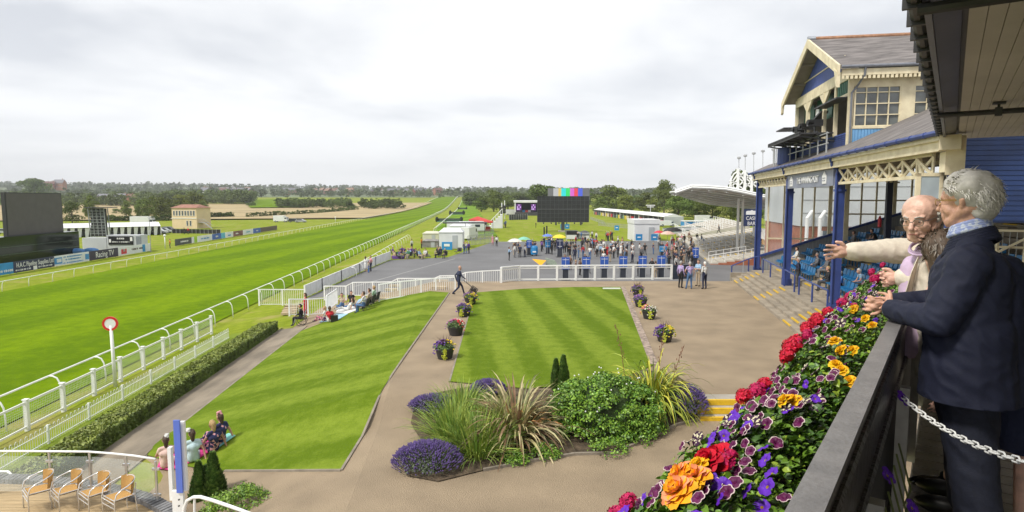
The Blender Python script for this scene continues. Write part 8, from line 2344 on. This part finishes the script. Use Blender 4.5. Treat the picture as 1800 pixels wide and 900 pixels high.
def strands(P,n,seed,mat_,base_o,zmin=.0,L=.055,wild=.5,w=.0035,region=None,back=1.0):
 r=random.Random(seed);m=MB()
 k=0
 while k<n:
  z=r.uniform(-.55,1);a=r.uniform(0,6.28);q=math.sqrt(max(0,1-z*z));x,y=q*math.cos(a),q*math.sin(a)
  if region and not region(x,y,z):continue
  k+=1
  c=P(x*.090,-.014+y*.108,.030+z*.098);n_=(c-P(0,-.01,.03)).normalized()
  fwd=(P(0,1,0)-P(0,0,0)).normalized();up_=(P(0,0,1)-P(0,0,0)).normalized()
  flow=(-fwd*back*.8-up_*(.7 if z<.5 else .0)+(P(1,0,0)-P(0,0,0)).normalized()*x*.6);flow=(flow-n_*flow.dot(n_)).normalized()if flow.length>.01 else n_.orthogonal()
  d=(flow+n_*r.uniform(.05,wild)+Vector((r.gauss(0,.25),r.gauss(0,.25),r.gauss(0,.2)))).normalized();s_=d.cross(n_)
  if s_.length<.01:continue
  s_=s_.normalized()*w;ll=L*r.uniform(.6,1.25);m1=c+d*ll*.5+n_*ll*.06;m2=c+d*ll-n_*ll*.12
  m.add([tuple(c-s_-n_*.004),tuple(c+s_-n_*.004),tuple(m1+s_*.9),tuple(m1-s_*.9),tuple(m2)],[(0,1,2,3),(3,2,4)],r.randrange(len(mat_)))
 return m.build('hair',mat_,base_o)
def eyes(P,parent,look=(0,1,0)):
 for x in(-1,1):
  c=P(x*.031,.088,.007);m=MB();m.ball(tuple(c),(.0095,.0095,.0075),10,8);e_=m.build('eye',M('eye_white',(.34,.28,.25),.2,.02,3),parent,smooth=True)
  m=MB();m.ball(tuple(P(x*.031,.0955,.006)),.0045,8,6);m.build('iris',M('iris',(.04,.035,.03),.1,.1,3),e_,smooth=True)
skin1=M('skin_ruddy',(.60,.34,.24),.48,.16,18,bump=.15,bscale=90);skin2=M('skin_pink',(.74,.46,.36),.42,.16,16,bump=.15,bscale=90)
SKN=[skin1]
# ---- man in the navy jacket
p0=bp_(3.5,.1,FZ)
f1=Vector((-.50,.86,-.06)).normalized()
hc=Vector(bp_(3.50,.055,5.985));hcaps,HP=head_caps(hc,f1)
J=lambda S,L,z:Vector(bp_(S,L,z))
body=hcaps+[cap(hc+Vector((0,0,-.05))-f1*.015,J(3.5,.08,5.80),.060,.066,0)]
body+=[cap(J(3.42,.08,5.25),J(3.42,.08,5.66),.12,.13,0),cap(J(3.58,.08,5.25),J(3.58,.08,5.66),.12,.13,0),cap(J(3.34,.08,5.73),J(3.66,.08,5.73),.06,.06,0)]
elN,wrN=J(3.22,-.02,5.475),J(3.475,-.215,5.475)
elF,wrF=J(3.80,-.02,5.475),J(3.66,-.235,5.475)
for sh,el,wr in((J(3.29,.07,5.70),elN,wrN),(J(3.71,.07,5.70),elF,wrF)):body+=[cap(sh,el,.05,.045,0),cap(el,wr,.042,.030,0)]
dN=(J(3.70,-.27,5.53)-wrN).normalized();body+=hand_caps(wrN+dN*.01,dN,Vector((0,0,1)),.88,0,.75)
dF=(J(3.60,-.36,5.47)-wrF).normalized();body+=hand_caps(wrF+dF*.01,dF,Vector((0,0,-1)),.86,0,.8)
for s_ in(-1,1):body+=[cap(J(3.5+s_*.09,.12,5.18),J(3.5+s_*.11,.16,4.78),.085,.055,0),cap(J(3.5+s_*.11,.16,4.78),J(3.5+s_*.12,.22,4.38),.055,.04,0)]
me,cs=relmesh(body,p0,.0046,3,'person')
me.materials.append(skin1)
man=bpy.data.objects.new('person',me);col.objects.link(man);man.location=p0
tag(man,'grey haired man in a dark navy jacket leaning on the balcony rail, back turned','person','people leaning on the balcony rail')
jc=[cap(J(3.39,.095,5.04),J(3.39,.09,5.40),.190,.168,1),cap(J(3.61,.095,5.04),J(3.61,.09,5.40),.190,.168,1),cap(J(3.39,.07,5.40),J(3.40,.085,5.64),.160,.155,1),cap(J(3.61,.07,5.40),J(3.60,.085,5.64),.160,.155,1),cap(J(3.5,.17,5.05),J(3.5,.15,5.6),.18,.17,1),cap(J(3.33,.075,5.715),J(3.67,.075,5.715),.088,.088,1),cap(J(3.44,.085,5.77),J(3.56,.085,5.77),.080,.080,1),cap(J(3.28,.07,5.70),elN,.088,.070,1),cap(elN,wrN-(wrN-elN).normalized()*.015,.070,.050,1),cap(J(3.72,.07,5.70),elF,.088,.07,1),cap(elF,wrF,.07,.05,1)]
me,_=relmesh(jc,p0,.0085,3,'jacket',folds(.0105,6.5,2),[(J(3.5,0,5.12),(0,0,-1))])
navyj=M('navy_wool',(.0065,.0095,.030),.78,.16,160,bump=.10,bscale=260,detail=2)
ja=child('jacket',me,navyj,man)
def ringtube(c,ax,rx,ry,r_,n=20,f=1.0):
 ax=Vector(ax).normalized();u=Vector((1,0,0));u=(u-ax*u.dot(ax)).normalized();w=ax.cross(u)
 return[tuple(Vector(c)+u*rx*math.cos(2*PI*k/n)+w*ry*math.sin(2*PI*k/n))for k in range(int(n*f)+1)]
m=MB()
for k in range(5):m.tube(ringtube(J(3.5,.078,5.835-k*.013),(f1.x*.45,f1.y*.45,.89),.086+k*.006,.086+k*.006,0),.012,8)
m.build('jacket_collar',navyj,ja,smooth=True)
m=MB();m.slab([tuple(J(3.31,.12,z)+Vector((0,0,0)))for z in()]or[tuple(J(3.5,.358,5.12)),tuple(J(3.5,.358,5.45)),tuple(J(3.506,.358,5.45)),tuple(J(3.51,.36,5.12))],(.002,-.004,0));m.build('back_vent',blackp,ja)
chk=floral('cloth_blue_check',(.30,.36,.62),(.55,.60,.72),(.36,.42,.66),90)
m=MB();
for k in range(4):m.tube(ringtube(J(3.5,.07,5.855+k*.011),(f1.x*.35,f1.y*.35,.93),.080-k*.003,.080-k*.003,0),.011,8)
m.build('shirt_collar',chk,man,smooth=True)
for w_,e_ in((wrN,elN),(wrF,elF)):
 d=(w_-e_).normalized();m=MB();m.tube([tuple(w_-d*.03),tuple(w_+d*.012)],.041,12);m.build('shirt_cuff',chk,man,smooth=True)
tc_=[]
for s_ in(-1,1):tc_+=[cap(J(3.5+s_*.085,.09,5.14),J(3.5+s_*.12,.14,4.78),.125,.095,2),cap(J(3.5+s_*.12,.14,4.78),J(3.5+s_*.13,.20,4.39),.095,.082,2)]
tc_.append(cap(J(3.42,.09,5.16),J(3.58,.09,5.16),.135,.135,2))
me,_=relmesh(tc_,p0,.012,3,'trousers',folds(.010,5,8),[(J(3.5,0,4.36),(0,0,-1))]);child('trousers',me,M('navy_trousers',(.010,.013,.028),.8,.2,40,bump=.1,bscale=150),man)
for s_ in(-1,1):
 m=MB();a=J(3.5+s_*.13,.22,FZ+.05);m.ball(tuple(a+Vector((-.09,.06,0))),(.14,.052,.05),12,8,rot=Matrix.Rotation(R(145),3,'Z'));m.build('shoe',SHOE,man,smooth=True)
hg=[fm('hair_silver',(.68,.65,.59),.15),fm('hair_ash',(.50,.475,.43),.2),fm('hair_pale',(.85,.82,.77),.08)]
r1=f1.cross(Vector((0,0,1))).normalized()
hcap=[cap(HP(0,-.034,.044),HP(0,.006,.066),.097,.087,0),cap(HP(0,-.052,.010),HP(0,-.060,-.028),.080,.062,0),cap(HP(-.03,-.03,.06),HP(.03,-.03,.06),.08,.08,0)]
me,_=relmesh(hcap,p0,.010,2,'hair',folds(.006,26,1));child('hair',me,hg[1],man)
strands(HP,4200,5,hg,man,L=.048,wild=.36,w=.0028,region=lambda x,y,z:not(abs(x)>.72 and-.45<y<.35 and z<.15)and(z>.30 or y<-.05)and not(y>.72 and z<.62)and z>-.52)
m=MB()
for x in(-1,1):m.tube([HP(x*.080,.0,.012),HP(x*.072,.06,.014),HP(x*.052,.102,.014)],.0022,5);m.tube([HP(x*.031+.023*math.cos(a*PI/6),.108,.006+.017*math.sin(a*PI/6))for a in range(13)],.0016,5)
m.build('glasses',M('gold_frame',(.45,.30,.08),.25,.1,3,metal=.8),man);eyes(HP,man)
# ---- man in the cream jacket, pointing
p1=bp_(4.12,.05,FZ)
f2=Vector((-.80,-.52,-.22)).normalized()
hc2=Vector(DY(1620,384,3.28));hcaps,HP2=head_caps(hc2,f2)
shF,elP=J(4.30,-.03,5.70),None
wrP=Vector(DY(1492,443,3.62));shF=Vector(DY(1632,445,3.60));elP=shF.lerp(wrP,.53)+Vector((0,0,.012))
shN2=J(3.93,-.02,5.66);elN2=Vector(DY(1650,489,3.28));wrN2=Vector(DY(1580,489,3.42))
ch2=J(4.12,-.04,5.60)
body=hcaps+[cap(hc2+Vector((.01,0,-.06)),Vector(bp_(4.08,-.06,5.78)),.058,.064,0),cap(J(4.05,.05,5.2),J(4.05,-.03,5.6),.12,.125,0),cap(J(4.2,.05,5.2),J(4.2,-.03,5.6),.12,.125,0),cap(J(3.97,-.03,5.69),J(4.26,-.03,5.70),.06,.06,0),cap(shF,elP,.05,.042,0),cap(elP,wrP,.040,.030,0),cap(shN2,elN2,.05,.042,0),cap(elN2,wrN2,.040,.03,0)]
dP=Vector((-1,.02,.00)).normalized();body+=hand_caps(wrP,dP,Vector((0,-.3,1)),.96,0,.12)
dR=Vector((-.9,.15,-.1)).normalized();body+=hand_caps(wrN2,dR,Vector((0,0,1)),.90,0,.75)
for s_ in(-1,1):body+=[cap(J(4.12+s_*.09,.07,5.15),J(4.12+s_*.11,.1,4.75),.085,.055,0),cap(J(4.12+s_*.11,.1,4.75),J(4.12+s_*.12,.14,4.38),.055,.04,0)]
me,cs=relmesh(body,p1,.0046,3,'person');me.materials.append(skin2)
man2=bpy.data.objects.new('person',me);col.objects.link(man2);man2.location=p1
tag(man2,'bald man with glasses in a cream jacket pointing left across the course','person','people leaning on the balcony rail')
jc=[cap(J(4.02,.05,5.06),J(4.02,-.02,5.6),.165,.15,1),cap(J(4.22,.05,5.06),J(4.22,-.02,5.6),.165,.15,1),cap(shN2,shF,.085,.085,1),cap(J(4.02,-.03,5.72),J(4.2,-.03,5.72),.08,.08,1),cap(shF,elP,.082,.068,1),cap(elP,wrP-(wrP-elP).normalized()*.02,.066,.052,1),cap(shN2,elN2,.08,.066,1),cap(elN2,wrN2-(wrN2-elN2).normalized()*.02,.064,.05,1)]
creamj=M('cream_linen',(.66,.60,.50),.85,.06,60,bump=.12,bscale=200,detail=2)
me,_=relmesh(jc,p1,.0095,3,'jacket',folds(.009,8,4),[(J(4.1,0,5.04),(0,0,-1))]);ja2=child('jacket',me,creamj,man2)
shc=[cap(J(4.0,-.15,5.2),J(4.02,-.165,5.62),.07,.055,1),cap(J(4.06,-.15,5.2),J(4.06,-.16,5.64),.07,.055,1),cap(J(4.02,-.10,5.70),J(4.1,-.07,5.72),.065,.065,1)]
me,_=relmesh(shc,p1,.009,2,'shirt',folds(.003,9,4));child('shirt',me,M('lilac_cotton',(.55,.42,.58),.8,.08,30),man2)
m=MB()
for k in range(2):m.tube(ringtube(hc2+Vector((.035,.025,-.145-k*.01)),(-.5,-.3,.82),.064+k*.003,.060+k*.003,0),.007,8)
m.build('shirt_collar',M('lilac_cotton'),man2,smooth=True)
m=MB()
a=J(3.92,-.13,5.72);b_=J(3.96,-.20,5.3);m.slab([tuple(a),tuple(a+Vector((-.05,-.02,-.10))),tuple(b_+Vector((-.03,0,0))),tuple(b_+Vector((.03,0,0)))],(0,-.006,0));m.build('lapel',creamj,ja2)
tc_=[]
for s_ in(-1,1):tc_+=[cap(J(4.12+s_*.08,.07,5.12),J(4.12+s_*.11,.1,4.75),.12,.09,2),cap(J(4.12+s_*.11,.1,4.75),J(4.12+s_*.12,.14,4.39),.09,.08,2)]
me,_=relmesh(tc_,p1,.013,3,'trousers',folds(.005,5,3));child('trousers',me,M('navy_trousers'),man2)
for s_ in(-1,1):m=MB();a=J(4.12+s_*.12,.14,FZ+.05);m.ball(tuple(a+Vector((-.08,.05,0))),(.14,.052,.05),12,8,rot=Matrix.Rotation(R(145),3,'Z'));m.build('shoe',SHOE,man2,smooth=True)
strands(HP2,900,9,[hg[1],hg[0]],man2,L=.022,wild=.2,w=.0028,region=lambda x,y,z:z<.34 and y<.30 and z>-.5)
m=MB()
for x in(-1,1):m.tube([HP2(x*.081,-.01,.012),HP2(x*.074,.06,.012),HP2(x*.054,.104,.012)],.0022,5);m.tube([HP2(x*.031+.025*math.cos(a*PI/8),.110-.004*abs(x),.004+.018*math.sin(a*PI/8))for a in range(17)],.0018,5)
m.tube([HP2(-.008,.113,.008),HP2(.008,.113,.008)],.0018,5);m.build('glasses',M('steel_frame',(.25,.24,.24),.3,.1,3,metal=.7),man2);eyes(HP2,man2)
m=MB()
for x in(-1,1):m.tube([HP2(x*.014,.106,.027),HP2(x*.032,.102,.033),HP2(x*.048,.088,.028)],[.003,.004,.002],5)
m.build('eyebrows',hg[1],man2)
m=MB();m.tube([HP2(-.020,.1015,-.061),HP2(0,.104,-.0605),HP2(.020,.1015,-.061)],[.002,.0038,.002],6);m.build('lips',M('lip',(.40,.13,.11),.4,.1,9),man2,smooth=True)
# wrist watch
m=MB();d=(wrN2-elN2).normalized();m.tube([tuple(wrN2-d*.004),tuple(wrN2+d*.016)],.034,12);m.build('watch',M('watch_steel',(.5,.5,.5),.3,.1,3,metal=.7),man2,smooth=True)
# ---- woman between them, mostly hidden
p2=bp_(3.86,.36,FZ)
hw=Vector(DY(1656,450,3.14));f3=Vector((.30,.93,-.1)).normalized();hcaps,HP3=head_caps(hw,f3,s=.90)
K=J
body=hcaps+[cap(hw+Vector((0,0,-.05)),hw+Vector((.03,-.02,-.17)),.05,.055,0)]
tc0=hw+Vector((.05,-.03,-.22));body+=[cap(tc0+Vector((-.06,-.08,0)),tc0+Vector((.06,.08,0)),.06,.06,0),cap(tc0,K(3.86,.36,5.12),.13,.12,0)]
for s_ in(-1,1):
 sh=tc0+Vector((s_*.085,s_*.12,-.0));el=sh+Vector((.05,.03,-.26));wr=el+Vector((.02,.10,-.22));body+=[cap(sh,el,.045,.038,0),cap(el,wr,.035,.026,0)]+hand_caps(wr,(wr-el).normalized(),Vector((0,0,1)),.9,0,.4)
ankA,ankB=Vector(DY(1668,838,3.55)),Vector(DY(1700,842,3.7));
body+=[cap(K(3.80,.36,5.05),Vector(DY(1690,745,3.6)),.085,.052,0),cap(Vector(DY(1690,745,3.6)),ankA,.050,.030,0),cap(K(3.92,.36,5.05),K(3.92,.36,4.78),.085,.052,0),cap(K(3.92,.36,4.78),K(3.92,.36,4.40),.05,.03,0)]
me,cs=relmesh(body,p2,.008,3,'person');me.materials.append(skin2)
wo=bpy.data.objects.new('person',me);col.objects.link(wo);wo.location=p2
tag(wo,'woman with short brown hair half hidden between the two men at the rail','person','people leaning on the balcony rail')
dc=[cap(tc0+Vector((-.07,-.09,.0)),tc0+Vector((.07,.09,0)),.072,.072,1),cap(tc0+Vector((0,0,-.05)),K(3.86,.36,5.12),.15,.15,1),cap(K(3.86,.36,5.12),K(3.86,.37,4.88),.16,.19,1)]
me,_=relmesh(dc,p2,.013,3,'dress',folds(.004,6,3),[(K(4.7,0,4.80),(0,0,-1))]);child('dress',me,CL['navy'],wo)
hcap=[cap(HP3(0,-.030,.040),HP3(0,.010,.055),.096,.09,0),cap(HP3(0,-.052,.010),HP3(0,-.055,-.055),.085,.07,0)]
me,_=relmesh(hcap,p2,.010,2,'hair',folds(.004,20,1));hb=[fm('hair_brown',(.10,.07,.05),.3),fm('hair_greying',(.22,.19,.16),.3)];child('hair',me,hb[0],wo)
strands(HP3,1300,6,hb,wo,L=.06,wild=.35,w=.0035,region=lambda x,y,z:(z>.30 or y<.1)and not(y>.7 and z<.6))
m=MB();m.tube([HP3(-.080,.0,.012),HP3(-.072,.06,.014),HP3(-.052,.102,.014)],.003,5);m.build('glasses',M('yellow_frame',(.6,.45,.02),.4,.1,3),wo);eyes(HP3,wo)
m=MB();a=Vector(DY(1640,846,3.58));a.z=FZ+.035
m.ball((a.x-.03,a.y,a.z),(.125,.038,.032),12,8);m.tube([(a.x+.10,a.y,FZ),(a.x+.085,a.y,FZ+.07)],[.006,.016],6);m.ball((a.x+.075,a.y,a.z+.03),(.04,.03,.03),8,6);m.build('shoe',M('patent_black',(.012,.012,.013),.2,.1,4),wo,smooth=True)
# thin summer haze
m=MB();m.box((0,3400,150),(15000,7300,420))
hz=m.build('haze',None);hz.data.materials.clear()
hm=bpy.data.materials.new('haze');hm.use_nodes=True;hn=hm.node_tree.nodes;hn.clear()
ho=hn.new('ShaderNodeOutputMaterial');hv=hn.new('ShaderNodeVolumePrincipled');hv.inputs['Color'].default_value=(.93,.96,1,1);hv.inputs['Density'].default_value=.00015
hm.node_tree.links.new(hv.outputs[0],ho.inputs['Volume']);hz.data.materials.append(hm);tag(hz,'thin pale summer haze over the whole course','haze',kind='stuff')
finalize_labels()
